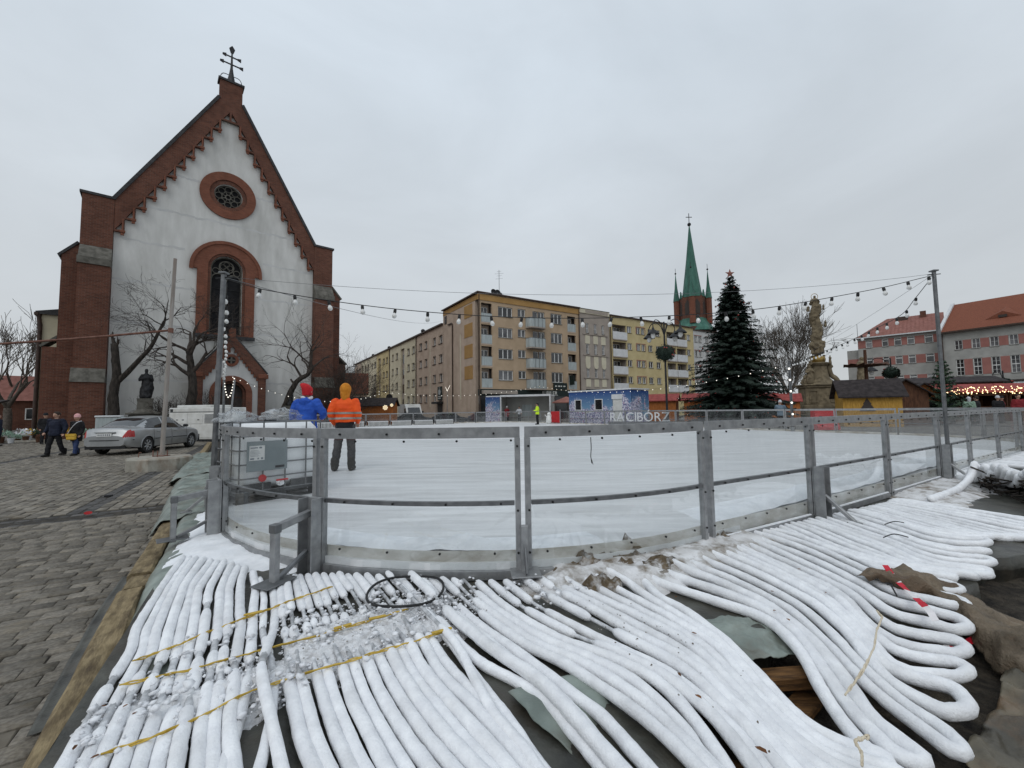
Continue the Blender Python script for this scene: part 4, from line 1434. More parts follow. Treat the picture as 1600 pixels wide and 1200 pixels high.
film('plastic_film', 'torn greenish film hanging below the foreground hoses', [[(1.0, 1.75, .235), (1.2, 1.72, .235), (1.42, 1.66, .235)], [(1.02, 1.5, .235), (1.2, 1.45, .225), (1.38, 1.5, .22)], [(1.08, 1.25, .20), (1.2, 1.28, .16), (1.36, 1.38, .10)]], 'film_green', 29, .012, None, (30, 18))
# planks under the base edge
for (a, c, w_, h_, lab) in (((2.2, 1.34, .10), (2.72, 1.05, .12), .10, .07, 'splintered orange-brown plank end under the hanging film'), ((1.15, 1.42, .06), (1.75, 1.0, .05), .14, .05, 'dark wet plank below the foreground hoses'), ((2.1, 1.12, .02), (2.9, 1.2, .02), .12, .04, 'flat dark plank on the soil of the hole'), ((5.5, .62, .05), (6.3, .5, .06), .1, .05, 'reddish plank on the soil beyond the tarpaulin')):
    mb = MB()
    p, q = W(*a), W(*c)
    mb.beam(p, q, w_, h_, b=.008)
    o = mb.build('plank', 'timber_dark')
    tag(o, lab, 'plank')

# brown tarpaulin thrown over the hose ends, a dirty sheet spread on the soil
film('tarpaulin', 'crumpled brown tarpaulin thrown over the hose ends at the right', [
    [(3.82, 1.40, .31), (4.08, 1.28, .31), (4.36, 1.17, .24), (4.40, .97, .16), (4.28, .69, .11), (4.1, .30, .08)],
    [(3.74, 1.345, .335), (3.85, 1.20, .34), (4.06, 1.07, .29), (4.00, .85, .24), (3.86, .62, .20), (3.7, .25, .16)],
    [(3.72, 1.33, .345), (3.78, 1.17, .35), (3.94, 1.02, .29), (3.84, .81, .25), (3.70, .60, .21), (3.5, .22, .17)],
    [(3.72, 1.32, .33), (3.75, 1.16, .33), (3.90, 1.0, .23), (3.72, .79, .19), (3.54, .58, .16), (3.35, .2, .12)],
    [(3.75, 1.31, .30), (3.77, 1.16, .29), (3.95, .97, .13), (3.63, .76, .05), (3.50, .58, .03), (3.3, .2, .02)]], 'tarp_brown', 5, .055, None, (70, 150))
film('plastic_film', 'crumpled dirty brownish sheet spread on the soil at the lower right', [[(2.55, .62, .05), (3.2, .62, .07), (3.9, .7, .08), (4.4, .6, .1)], [(2.45, .4, .05), (3.1, .38, .10), (3.8, .42, .12), (4.5, .3, .1)], [(2.3, .1, .05), (3.0, .05, .08), (3.9, .05, .1), (4.7, -.1, .08)], [(2.2, -.4, .04), (3, -.4, .06), (3.9, -.4, .07), (4.8, -.5, .06)]], 'film_brown', 31, .05, None, (120, 120))
film('plastic_film', 'dull green film flattened on the soil at the right edge', [[(5.6, .75, .05), (6.3, .7, .05), (7.2, .7, .05)], [(5.5, .35, .04), (6.3, .3, .06), (7.2, .3, .04)], [(5.6, -.1, .04), (6.4, -.2, .05), (7.3, -.2, .04)]], 'film_dirty', 37, .06, None, (70, 70))
# red and white barrier tape
mb = MB()
P = resample(catmull([W(3.95, 1.28, .37), W(3.8, 1.18, .335), W(3.62, 1.05, .325), W(3.45, .93, .32), W(3.38, .88, .29)], 8), 13)
for i in range(12):
    mb.mi = (i // 2) % 2
    d = (P[i + 1] - P[i]).normalized()
    s = Vector((-d.y, d.x, .35 * math.sin(i * .8))).normalized() * .017
    mb.quad(P[i] - s, P[i + 1] - s, P[i + 1] + s + Vector((0, 0, .004)), P[i] + s + Vector((0, 0, .004)))
o = mb.build('barrier_tape', ['tape_red', 'tape_white'])
o.modifiers.new('thickness', 'SOLIDIFY').thickness = .002
tag(o, 'red and white barrier tape draped across the tarpaulin and hoses', 'barrier tape')
mb = MB()
P = resample(catmull([W(3.55, .9, .08), W(3.75, .8, .12), W(3.9, .85, .07), W(4.1, .72, .10), W(4.25, .8, .06)], 8), 21)
for i in range(20):
    mb.mi = 0 if i % 5 else 1
    s = Vector((.01 * math.sin(i), .016 * math.cos(i * .7), .018 * math.sin(i * .9)))
    s2 = Vector((.01 * math.sin(i + 1), .016 * math.cos((i + 1) * .7), .018 * math.sin((i + 1) * .9)))
    mb.quad(P[i] - s, P[i + 1] - s2, P[i + 1] + s2, P[i] + s)
o = mb.build('barrier_tape', ['tape_red', 'tape_white'])
o.modifiers.new('thickness', 'SOLIDIFY').thickness = .002
tag(o, 'crumpled red barrier tape in the shade under the hose ends', 'barrier tape')
r = random.Random(77)
for i in range(34):                               # litter of stones and chips on the soil
    u, v = r.uniform(2.6, 8.5), r.uniform(-.4, .75)
    s = r.uniform(.012, .035)
    mb = MB()
    crumb(mb, Vector((0, 0, 0)), s, r)
    o = mb.build('stone_chip', r.choice(('concrete', 'leaf_brown', 'crumb', 'timber_dark')), None, False, W(u, v, .05 + .03 * r.random()))
    tag(o, 'small loose chip lying on the dark soil at the right', 'chip', 'loose chips on the soil')
# crushed red cup and a dark scrap on the setts
mb = MB()
mb.lathe([(.03, 0), (.036, .03), (.03, .05), (.041, .09)], 10, M=Matrix.Rotation(R(80), 4, 'X'), sx=1.2, sy=.6)
tag(mb.build('paper_cup', 'plastic_red', None, True, W(-2.35, 9.1, .03), .7), 'crushed red paper cup lying on the setts', 'cup')
mb = MB().cbox(-.06, .06, -.04, .04, 0, .03, .01)
tag(mb.build('scrap', 'cloth_black', None, False, W(-2.55, 10.9, 0), .3), 'small black scrap lying on the setts', 'scrap')

# ================================================================== RINK FENCE
def norm2(d):
    return Vector((-d.y, d.x, 0)).normalized()


def rink_panel(path, label, group=None, near=True):
    """one framed clear panel; path = points at its foot from left to right seen from outside"""
    base = path[0]
    ang = math.atan2((path[-1] - path[0]).y, (path[-1] - path[0]).x)
    Mi = Matrix.Rotation(-ang, 3, 'Z')
    P = [Mi @ (p - base) for p in path]
    o = thing('rink_panel', label, 'rink panel', Vector((base.x, base.y, PAD)), ang, group)
    k = len(P)

    def strip(z0, z1, y0, y1, mn, name, smooth=False, cut=0.0):
        mb = MB()
        vs = []
        Q = [p.copy() for p in P]
        if cut:
            Q[0] = Q[0] + (Q[1] - Q[0]).normalized() * cut
            Q[-1] = Q[-1] + (Q[-2] - Q[-1]).normalized() * cut
        for i, p in enumerate(Q):
            nn = norm2(P[min(i + 1, k - 1)] - P[max(i - 1, 0)])
            for (yy, zz) in ((y0, z0), (y1, z0), (y1, z1), (y0, z1)):
                vs.append(p + nn * yy + Vector((0, 0, zz)))
        fs = []
        for i in range(k - 1):
            for j in range(4):
                fs.append((i * 4 + j, (i + 1) * 4 + j, (i + 1) * 4 + (j + 1) % 4, i * 4 + (j + 1) % 4))
        fs += [(3, 2, 1, 0), tuple((k - 1) * 4 + j for j in range(4))]
        mb.add(vs, [f[::-1] for f in fs])
        return mb.build(name, mn, o, smooth)

    strip(1.108, 1.195, -.022, .022, 'galv', 'top_rail', cut=.008)
    strip(.570, .603, -.020, .018, 'galv_dark', 'mid_rail', cut=.056)
    strip(.0, .065, -.035, .03, 'galv', 'bottom_rail', cut=.056)
    strip(.066, 1.099, -.0035, .0035, 'perspex', 'clear_sheet', cut=.02)
    strip(.0, .205, .033, .037, 'liner_white', 'liner', cut=.004)
    for e, d in ((0, 1), (-1, -1)):
        t = (P[1] - P[0]).normalized() if e == 0 else (P[-2] - P[-1]).normalized()
        p = P[e] + t * .027
        a2 = math.atan2(t.y, t.x)
        M = Matrix.Translation(p) @ Matrix.Rotation(a2, 4, 'Z')
        MB().cbox(-.021, .021, -.027, .027, -.02, 1.107, .002, M).build('stile', 'galv', o)
    if near:
        mb = MB()
        Q = resample(P, 200)
        L = path_len(P)
        nb = max(3, int(L / .36))
        for (z, off) in ((1.145, .0), (1.085, .4), (.585, .15), (.195, .0)):
            for i in range(nb):
                t = (i + .5 + off * .8) / nb
                if t > .97:
                    continue
                q = Q[int(t * 199)]
                nn = norm2(Q[min(199, int(t * 199) + 1)] - Q[int(t * 199) - 1])
                yy = -.024 if z > 1.1 or .5 < z < .6 else -.006
                c = q + nn * yy + Vector((0, 0, z))
                mb.tube([c, c - nn * .010], .0095, 8)
        for e in (0, -1):
            t = (P[1] - P[0]).normalized() if e == 0 else (P[-2] - P[-1]).normalized()
            nn = norm2(t) if e == 0 else norm2(-t)
            for z in (1.04, .53, .20, .05):
                c = P[e] + t * .031 - nn * .028 + Vector((0, 0, z))
                mb.tube([c, c - nn * .009], .009, 8)
        mb.build('bolts', 'bolt_black', o, True)
        if k == 2 or near == 'rail':
            strip(.068, .082, -.034, -.012, 'snow', 'snow_ridge', cut=.1)
    return o


def arcpath(a0, a1, n=9):
    return [W(*arc_uv(a0 + (a1 - a0) * i / (n - 1))) for i in range(n)]


pA = arcpath(112, 78)
pA = [W(-.45, 7.62), W(-.45, 6.9)] + arcpath(89, 78.2, 5)
# labels for the panels close to the viewer
near_panels = [
    (pA, 'curved clear rink panel at the left in front of the light pole'),
    (arcpath(77.8, 51.2), 'curved clear rink panel in front of the white liquid tank'),
    (arcpath(50.8, 25.2), 'curved clear rink panel between the armed brace and the foot plate'),
    (arcpath(24.8, -2.6), 'curved clear rink panel right of the foot plate above the sand lumps'),
    ([W(3.69, 2.505), W(5.56, 2.44)], 'straight clear rink panel left of the wide plate brace'),
    ([W(5.60, 2.44), W(7.84, 2.44)], 'straight clear rink panel just right of the wide plate brace'),
    ([W(7.88, 2.44), W(10.22, 2.46)], 'straight clear rink panel just left of the right light pole'),
    ([W(10.26, 2.46), W(12.28, 2.5)], 'straight clear rink panel just right of the right light pole'),
    ([W(12.32, 2.5), W(14.55, 2.5)], 'straight clear rink panel second right of the light pole'),
    ([W(14.59, 2.5), W(17.0, 2.5)], 'straight clear rink panel at the far right end of the near side'),
]
for pth, lab in near_panels:
    rink_panel(pth, lab)


def arc_right(a):
    return W(18.05 + 3.9 * math.sin(R(a)), 6.4 - 3.9 * math.cos(R(a)))


for (a0, a1, w) in ((-14, 18, 'first'), (18.6, 50, 'second'), (50.6, 89.4, 'third')):
    rink_panel([arc_right(a0 + (a1 - a0) * i / 6) for i in range(7)], 'curved clear rink panel of the right corner, %s from the near side' % w)
proto = None
far = []
v = 6.42
while v < 33:
    far.append((W(21.95, v), W(21.95, v + 2.08), 'right'))
    v += 2.1
u = 18.0
while u > 4:
    far.append((W(u, 37.35), W(u - 2.08, 37.35), 'far'))
    u -= 2.1
v = 33.2
while v > 9.8:
    far.append((W(-.5, v), W(-.5, v - 2.08), 'left'))
    v -= 2.1
far += [(W(21.95, 33.6), W(20.9, 36.2), 'far'), (W(20.85, 36.25), W(18.1, 37.35), 'far'), (W(3.3, 37.35), W(.8, 36.3), 'far'), (W(.75, 36.25), W(-.5, 33.4), 'far')]
LB = {'right': ('clear rink panel along the far right side, before the market stalls', 'rink panels along the right side'),
      'far': ('clear rink panel at the far end of the ice', 'rink panels at the far end'),
      'left': ('clear rink panel along the left side, running back behind the tank', 'rink panels along the left side')}
for (p, q, k) in far:
    L = (q - p).length
    ang = math.atan2((q - p).y, (q - p).x)
    if proto is None:
        proto = rink_panel([Vector((0, 0, 0)), Vector((2.08, 0, 0))], 'x', None, False)
        o = proto
    else:
        o = dup(proto)
    o.location = Vector((p.x, p.y, PAD))
    o.rotation_euler = (0, 0, ang)
    o.scale = (L / 2.08, 1, 1)
    tag(o, LB[k][0], 'rink panel', LB[k][1])


# braces bolted outside the posts
def brace(label, foot, outd, kind):
    ang = math.atan2(outd.y, outd.x)
    o = thing('fence_brace', label, 'brace', Vector((foot.x, foot.y, PAD)), ang)
    if kind in ('arm', 'strut'):
        mb = MB().cbox(.04, .062, -.075, .075, -.02, .62, .004)
        mb.cbox(.036, .16, -.075, -.066, -.02, .62, .003)
        mb.cbox(.036, .16, .066, .075, -.02, .62, .003)
        mb.build('plate', 'galv', o)
    if kind == 'arm':
        MB().beam((.10, 0, .50), (.45, 0, .455), .05, .055, b=.004).build('arm', 'galv', o)
        MB().cbox(.40, .46, -.035, .035, .425, .49, .004).build('arm_end', 'galv_dark', o)
        MB().cbox(.405, .455, -.028, .028, .03, .43, .004).build('leg', 'galv', o)
        MB().cbox(.30, .56, -.09, .09, .058, .068, .003).build('foot_plate', 'galv_dark', o)
        MB().beam((.13, .0, .2), (.40, 0, .07), .035, .03, b=.003).build('strut', 'galv_dark', o)
    if kind == 'strut':
        MB().beam((.12, 0, .30), (.40, 0, .05), .05, .035, b=.004).build('strut', 'galv', o)
        MB().cbox(.34, .46, -.05, .05, .04, .05, .003).build('foot_plate', 'galv', o)
    if kind == 'foot':
        MB().cbox(.03, .075, -.028, .028, .03, .42, .004).build('stud', 'galv', o)
        MB().cbox(-.02, .19, -.115, .115, .062, .074, .003).build('foot_plate', 'galv', o)
        MB().beam((.07, 0, .25), (.16, 0, .08), .012, .06, b=.002).build('gusset', 'galv_dark', o)
    return o


def rad_out(a):
    p, c = W(*arc_uv(a)), W(*RC)
    return (p - c).normalized()


brace('grey fence brace with outrigger arm beside the left hoses', W(*arc_uv(78)), rad_out(78), 'arm')
brace('grey fence brace with outrigger arm and plate standing on the hoses', W(*arc_uv(51)), rad_out(51), 'arm')
brace('upright fence stud on a square foot plate lying on the hoses', W(*arc_uv(25)), rad_out(25), 'foot')
MB().cbox(-.02, .05, -.03, .03, -.04, .1, .004)
outn = W(0, -1)
brace('wide plate brace with slanting strut at the start of the straight fence', W(5.58, 2.44), outn, 'strut')
brace('plate brace with slanting strut beside the right light pole', W(10.24, 2.46), outn, 'strut')
brace('plate brace half hidden behind the left light pole', W(-.47, 7.0), Vector((-UX, -UY, 0)), 'strut')

# ================================================================== LIGHT POLES AND STRINGS OF BULBS
def square_pole(label, base, top, w=.075, matn='galv_dark'):
    o = thing('light_pole', label, 'light pole', base)
    t = top - base
    MB().beam((0, 0, -.1), t, w, w, up=(1, 0, .01), b=.006).build('shaft', matn, o)
    MB().cbox(-.06, .06, -.06, .06, -.02, .32, .006).build('clamp', 'galv', o)
    M = Matrix.Translation(t)
    MB().cbox(-.05, .05, -.05, .05, -.005, .02, .004, M).build('cap', 'galv_dark', o)
    MB().tube([t + Vector((-.12, 0, -.07)), t + Vector((.12, 0, -.05))], .008, 6).build('hook', 'iron_black', o)
    return o


LP, RP = Vector((-4.2, 5.9, 3.55)), Vector((7.72, 7.42, 3.86))
square_pole('grey light pole at the left corner of the rink in front of the church', Vector((-4.27, 5.92, PAD)), Vector((-4.19, 5.92, 3.6)), .054)
square_pole('tall grey light pole at the right of the rink', Vector((7.75, 7.42, PAD)), Vector((7.75, 7.42, 3.98)), .048)
square_pole('thin distant light pole on the left side of the rink before the church door', Vector((-15.97, 22.87, PAD)), Vector((-15.95, 22.8, 3.8)), .09)
square_pole('thin distant light pole on the far right side of the rink near the stone column', Vector((13.5, 20.0, PAD)), Vector((13.5, 20.0, 3.7)), .09)
b_ = thing('leaning_pole', 'leaning pale pole before the dark church door', 'pole', Vector((-15.65, 22.85, PAD)))
MB().tube([(0, 0, 0), (.32, -.1, 3.2)], .045, 8).build('shaft', 'galv', b_, True)


def bulb_meshes():
    s = MB().lathe([(.006, .0), (.020, -.004), (.024, -.03), (.022, -.062), (.018, -.066)], 10).mesh('socket', 'black_rubber', True)
    g = MB().lathe([(.015, -.064), (.018, -.075), (.030, -.095), (.034, -.115), (.030, -.135), (.016, -.148), (.003, -.151)], 12).mesh('bulb', 'bulb_glass', 'all')
    return s, g


SOCK, GLASS = bulb_meshes()


def string_lights(label, pts, n, wire=None, tilt=.25):
    o = thing('string_lights', label, 'string lights', pts[0])
    P = catmull([Vector(p) - Vector(pts[0]) for p in pts], 10)
    MB().tube(P, .0062, 6, up=(0, 0, 1)).build('cable', 'black_rubber', o, 'all')
    Q = resample(P, n + 2)
    r = random.Random(len(label))
    for q in Q[1:-1]:
        s = link('socket', SOCK, o, q - Vector((0, 0, .004)))
        s.rotation_euler = (r.uniform(-tilt, tilt), r.uniform(-tilt, tilt), r.uniform(0, 6))
        link('bulb', GLASS, s)
    if wire:
        A, B, sag = (Vector(wire[0]), Vector(wire[1]), wire[2])
        q = [A.lerp(B, i / 20) - Vector((0, 0, sag * 4 * (i / 20) * (1 - i / 20))) - Vector(pts[0]) for i in range(21)]
        MB().tube(q, .003, 5).build('carrier_wire', 'galv_dark', o, 'all')
    return o


FRONT = [(-4.12, 5.85, 3.5), (-3.7, 5.92, 3.38), (-3.32, 5.97, 3.31), (-2.52, 6.07, 3.19), (-1.7, 6.18, 3.10), (-.71, 6.3, 3.03), (.3, 6.41, 2.995), (1.29, 6.52, 3.0), (2.36, 6.63, 3.04), (3.36, 6.72, 3.1), (4.38, 6.82, 3.21), (5.46, 6.91, 3.39), (6.46, 6.99, 3.58), (7.3, 7.1, 3.78), (7.72, 7.40, 3.86)]
string_lights('long string of bulbs across the front of the rink between the two grey poles', FRONT, 24, (LP, Vector((7.72, 7.42, 3.93)), .33))
string_lights('string of bulbs running back from the right pole towards the stone column', [(7.72, 7.45, 3.86), (7.9, 7.95, 3.62), (8.3, 8.7, 3.45), (9.0, 10.2, 3.42), (9.9, 12.2, 3.40), (11.2, 15.0, 3.45), (12.4, 17.5, 3.52), (13.45, 19.9, 3.62)], 24, (Vector((7.75, 7.45, 3.92)), Vector((13.5, 20, 3.68)), .1))
LS = [(-4.2, 6.0, 3.5)]
for i in range(1, 11):
    t = i / 10
    LS.append((-4.2 - 11.75 * t, 6.0 + 16.8 * t, 3.5 + .2 * t - .55 * 4 * t * (1 - t)))
string_lights('string of bulbs running back from the left pole towards the church door', LS, 34)
sw = [Vector((-15.95, 22.8, 3.4)) + Vector((.6 * t, -.05 * t, .1 * t - 1.1 * 4 * t * (1 - t) * .9)) for t in [i / 10 for i in range(11)]]
mbq = MB()
for q in resample(sw, 14):
    mbq.ball(q, .035, 8, 5)
tag(mbq.build('fairy_lights', 'lamp_white', None, 'all'), 'short swag of lit bulbs hanging before the church door', 'fairy lights')


def fairy(label, A, B, sag, n, r_=.024, mn='lamp_white'):
    A, B = Vector(A), Vector(B)
    o = thing('fairy_lights', label, 'fairy lights', A)
    q = [(B - A) * (i / 24) - Vector((0, 0, sag * 4 * (i / 24) * (1 - i / 24))) for i in range(25)]
    MB().tube(q, .006, 5).build('cable', 'black_rubber', o, 'all')
    mb = MB()
    for p in resample(q, n):
        mb.ball(p - Vector((0, 0, .03)), r_, 7, 4)
    mb.build('lit_bulbs', mn, o, 'all')


fairy('line of tiny lit bulbs from the church door to the rink corner', (-15.4, 22.7, 3.6), (-10.0, 31.0, 2.9), .9, 26)
fairy('line of tiny lit bulbs before the tan apartment block', (-10, 31.0, 3.1), (2.5, 37.5, 3.7), .55, 30)
fairy('line of tiny lit bulbs passing the ornate lamp post', (2.5, 37.5, 3.7), (13.5, 20.0, 3.6), .9, 34)
fairy('line of tiny lit bulbs hanging down the distant right pole', (13.45, 19.95, 3.4), (13.5, 19.95, 1.2), 0, 5, .05)
# wire from the left pole to the corner house, and the heavy rope tied to the flagpole
mb = MB()
A, B = LP, Vector((-7.5, 54.5, 14.6))
mb.tube([A.lerp(B, i / 20) - Vector((0, 0, 1.0 * 4 * (i / 20) * (1 - i / 20))) for i in range(21)], .006, 5)
tag(mb.build('overhead_wire', 'galv_dark', None, 'all'), 'thin overhead wire from the left pole to the tan corner house', 'wire')
mb = MB()
A, B = Vector((-10.24, 12.24, 4.08)), Vector((-26.0, 11.8, 3.6))
mb.tube([A.lerp(B, i / 20) - Vector((0, 0, .25 * 4 * (i / 20) * (1 - i / 20))) for i in range(21)], .033, 8)
tag(mb.build('rope', 'rust', None, 'all'), 'thick rusty brown rope tied to the weathered flagpole and running left', 'rope')
# the far end of that rope, off to the left
o = thing('rope_post', 'plain post at the far left holding the brown rope', 'post', Vector((-26.0, 11.8, 0)))
MB().tube([(0, 0, 0), (0, 0, 3.8)], .07, 10).build('shaft', 'pole_weathered', o, True)

# weathered flagpole in an octagonal concrete block
o = thing('concrete_block', 'octagonal rust-stained concrete block holding the flagpole', 'concrete block', Vector((-10.3, 12.15, 0)))
MB().lathe([(.80, -.02), (.80, .30), (.765, .335), (.1, .345)], 8, M=Matrix.Rotation(R(22), 4, 'Z')).build('block', 'concrete', o, 30)
for a in (20, 110, 200, 290):
    MB().tube([(.17 * math.cos(R(a)), .17 * math.sin(R(a)), .33), (.17 * math.cos(R(a)), .17 * math.sin(R(a)), .52)], .014, 6).build('anchor_bolt', 'rust', o)
MB().tube(catmull([(-.5, -.15, .34), (-.48, -.15, .46), (-.42, -.15, .48)], 5), .012, 6).build('lifting_eye', 'rust', o)
o = thing('flagpole', 'tall weathered flagpole standing in the concrete block', 'flagpole', Vector((-10.33, 12.25, .345)))
MB().tube([(0, 0, 0), (.08, 0, 2.9), (.17, 0, 5.93)], [.062, .056, .045], 12).build('shaft', 'pole_weathered', o, True)
MB().cbox(-.14, .14, -.14, .14, 0, .025, .005).build('base_plate', 'rust', o)
MB().tube([(.115, 0, 3.66), (.118, 0, 3.80)], .068, 12).build('collar', 'rust', o, True)

# ================================================================== TANK ON THE ICE
TA = math.atan2(.77, .64)
o = thing('liquid_tank', 'white square liquid tank in a grey wire cage on a pallet', 'tank', Vector((-3.67, 5.55, ICE)), TA)
TW, TD = 1.12, .95
MB().cbox(.03, TW - .03, .03, TD - .03, .17, 1.08, .09).build('bottle', 'tank_white', o, 60)
MB().lathe([(.085, 0), (.085, .04), (.078, .05), (.001, .052)], 16, (TW / 2, TD / 2, 1.08)).build('lid', 'pallet_black', o, True)
for x in (.02, .31, .60, .89, TW - .02):
    MB().tube([(x, 0, .14), (x, 0, 1.10)], .010, 6).build('cage_bar', 'galv_dark', o)
    MB().tube([(x, TD, .14), (x, TD, 1.10)], .010, 6).build('cage_bar', 'galv_dark', o)
for y in (.25, .5, .75):
    MB().tube([(0, y, .14), (0, y, 1.10)], .010, 6).build('cage_bar', 'galv_dark', o)
    MB().tube([(TW, y, .14), (TW, y, 1.10)], .010, 6).build('cage_bar', 'galv_dark', o)
for z in (.15, .33, .52, .71, .90, 1.09):
    c = .05
    q = [(c, 0, z), (TW - c, 0, z), (TW, c, z), (TW, TD - c, z), (TW - c, TD, z), (c, TD, z), (0, TD - c, z), (0, c, z), (c, 0, z)]
    MB().tube(q, .011, 6).build('cage_hoop', 'galv_dark', o)
MB().cbox(.10, .62, -.018, -.012, .42, .83, .002).build('name_plate', 'plate_grey', o)
p_ = MB().cbox(.13, .32, -.022, -.0185, .57, .77, .001).build('label', 'plate_white', o)
mb = MB()
mb.box(.142, .235, -.0235, -.0223, .735, .75)
mb.box(.25, .285, -.0235, -.0223, .73, .755)
for i in range(5):
    mb.box(.142, .24 + .012 * (i % 3), -.0235, -.0223, .70 - i * .018, .705 - i * .018)
mb.box(.142, .19, -.0235, -.0223, .585, .605)
mb.box(.23, .25, -.0235, -.0223, .585, .605)
mb.box(.275, .30, -.0235, -.0223, .582, .608)
mb.build('print', 'print_grey', p_)
MB().cbox(.46, .58, -.0225, -.0185, .445, .478, .001).build('small_label', 'pallet_black', o)
mb = MB().lathe([(.045, 0), (.045, .05), (.03, .06), (.03, .10)], 12, M=Matrix.Translation((.52, -.01, .235)) @ Matrix.Rotation(R(90), 4, 'X'))
v_ = mb.build('valve', 'tank_white', o, True)
MB().cbox(.44, .60, -.13, -.10, .27, .295, .008).build('valve_handle', 'plastic_red', v_)
MB().lathe([(.05, 0), (.05, .02), (.001, .022)], 14, M=Matrix.Translation((.30, -.004, .32)) @ Matrix.Rotation(R(90), 4, 'X')).build('red_cap', 'plastic_red', o, True)
pl = MB()
pl.cbox(-.02, TW + .02, -.02, TD + .02, .105, .14, .006)
pl.build('pallet_deck', 'pallet_black', o)
for x in (.02, .5, TW - .14):
    for y in (.0, TD / 2 - .06, TD - .12):
        MB().cbox(x, x + .12, y, y + .12, .02, .105, .006).build('pallet_foot', 'pallet_black', o)
for y in (.0, TD / 2 - .06, TD - .12):
    MB().cbox(-.01, TW + .01, y, y + .12, .0, .02, .004).build('pallet_runner', 'pallet_black', o)
for x0 in (.04, .68):
    MB().cbox(x0, x0 + .38, -.005, .03, .14, .25, .004).build('corner_guard', 'pallet_black', o)


def crumple(name, label, c, sx, sy, sz, mn, seed, cat):
    mb = MB().ball((0, 0, 0), 1.0, 30, 18)
    for k, (x, y, z) in enumerate(mb.v):
        q = Vector((x, y, z))
        d = 1 + .45 * noise.fractal(q * 2.2 + Vector((seed, 0, 0)), 1.0, 2.0, 4) - .4 * abs(noise.noise(q * 4.5 + Vector((0, seed, 0))))
        mb.v[k] = (x * sx * d, y * sy * d, max(-.25, z * d) * sz)
    o = mb.build(name, mn, None, 'all', c)
    return tag(o, label, cat)


tp = lambda x, y, z: Vector((-3.67 + x * math.cos(TA) - y * math.sin(TA), 5.55 + x * math.sin(TA) + y * math.cos(TA), ICE + z))
crumple('plastic_film', 'crumpled clear plastic film lying on top of the white tank', tp(.66, .38, 1.15), .30, .2, .13, 'film_clear', 3, 'plastic film')
crumple('plastic_film', 'clear plastic film bundled over the fence top beside the left light pole', Vector((-3.98, 5.95, 1.47)), .22, .30, .14, 'film_clear', 7, 'plastic film')
# loose end hanging from the front rail
mb = MB()
p = W(*arc_uv(16)) + (W(*RC) - W(*arc_uv(16))).normalized() * .05
mb.tube([p + Vector((0, 0, PAD + 1.09)), p + Vector((.002, 0, PAD + 1.0)), p + Vector((-.004, 0, PAD + .93)), p + Vector((.004, .003, PAD + .87))], .004, 5)
mb.tube([p + Vector((.004, .003, PAD + .90)), p + Vector((.014, .003, PAD + .86))], .003, 5)
tag(mb.build('loose_tie', 'black_rubber'), 'thin dark tie hanging from the top rail against the ice', 'tie')
# far edge furniture on the ice
for i in range(6):
    p = W(14.3 - i * 2.0, 36.2, ICE)
    if i == 0:
        bench = thing('barrier_rack', 'low white slatted rack with dark side standing at the far ice edge', 'rack', p, UANG, 'low racks along the far edge of the ice')
        MB().cbox(-.85, .85, -.05, .35, .36, .42, .01).build('top_board', 'rail_white', bench)
        mb = MB()
        for k in range(17):
            x = -.8 + k * .1
            mb.box(x - .02, x + .02, -.06, -.03, .02, .36)
        mb.build('slats', 'frame_white', bench)
        MB().cbox(-.85, .85, -.02, .02, .0, .34, .004).build('backing', 'pallet_black', bench)
        MB().beam((.86, -.1, .02), (1.02, .1, .42), .05, .05).build('side_bar', 'iron_black', bench)
    else:
        dup(bench, None, p)
o = thing('skating_aid', 'white animal-shaped skating aid on the ice by the open container', 'skating aid', W(20.9, 28.9, ICE), 2.2)
MB().lathe([(.16, 0), (.24, .06), (.27, .28), (.23, .55), (.15, .70), (.12, .72)], 16, sx=1.0, sy=.8).build('body', 'frame_white', o, 'all')
MB().ball((0, -.04, .82), .16, 14, 10).build('head', 'frame_white', o, 'all')
MB().tube([(-.25, -.05, .55), (-.40, .1, .78)], .03, 8).build('handle', 'frame_white', o, True)
MB().tube([(.25, -.05, .55), (.40, .1, .78)], .03, 8).build('handle', 'frame_white', o, True)
MB().lathe([(.04, 0), (.02, .07), (.002, .10)], 8, M=Matrix.Translation((0, -.19, .80)) @ Matrix.Rotation(R(90), 4, 'X')).build('beak', 'wood_ochre', o, True)


def water_barrier(label, loc, rz, L=1.2, hh=1.0):
    o = thing('plastic_barrier', label, 'barrier', loc, rz)
    mb = MB()
    prof = [(-.30, 0), (.30, 0), (.30, .16), (.17, .42), (.13, hh - .06), (.10, hh), (-.10, hh), (-.13, hh - .06), (-.17, .42), (-.30, .16)]
    M = Matrix.Rotation(R(90), 4, 'Z')
    mb.prism(prof, -L / 2, L / 2, M=M)
    mb.build('body', 'plastic_red', o)
    for x in (-.3, .3):
        MB().cbox(x - .12, x + .12, -.31, .31, .0, .07, .01).build('foot', 'plastic_red', o)
        MB().cbox(x - .09, x + .09, -.155, -.14, .62, .72, .02).build('recess', 'iron_black', o)
    MB().lathe([(.06, 0), (.06, .03), (.001, .032)], 12, (0, 0, hh)).build('filler_cap', 'iron_black', o)
    return o


water_barrier('bright red plastic barrier standing on the right side of the ice', Vector((16.3, 21.7, .3)), .1, 1.25, 1.05)
o = thing('red_gate', 'red gate board in the far rink fence beside the open container', 'gate', W(21.7, 29.0, ICE), UANG + math.pi / 2)
MB().cbox(-.62, .62, -.03, .03, .08, 1.05, .01).build('board', 'plastic_red', o)
MB().cbox(-.70, -.63, -.04, .04, 0, 1.2, .006).build('post', 'galv', o)
MB().cbox(.63, .70, -.04, .04, 0, 1.2, .006).build('post', 'galv', o)

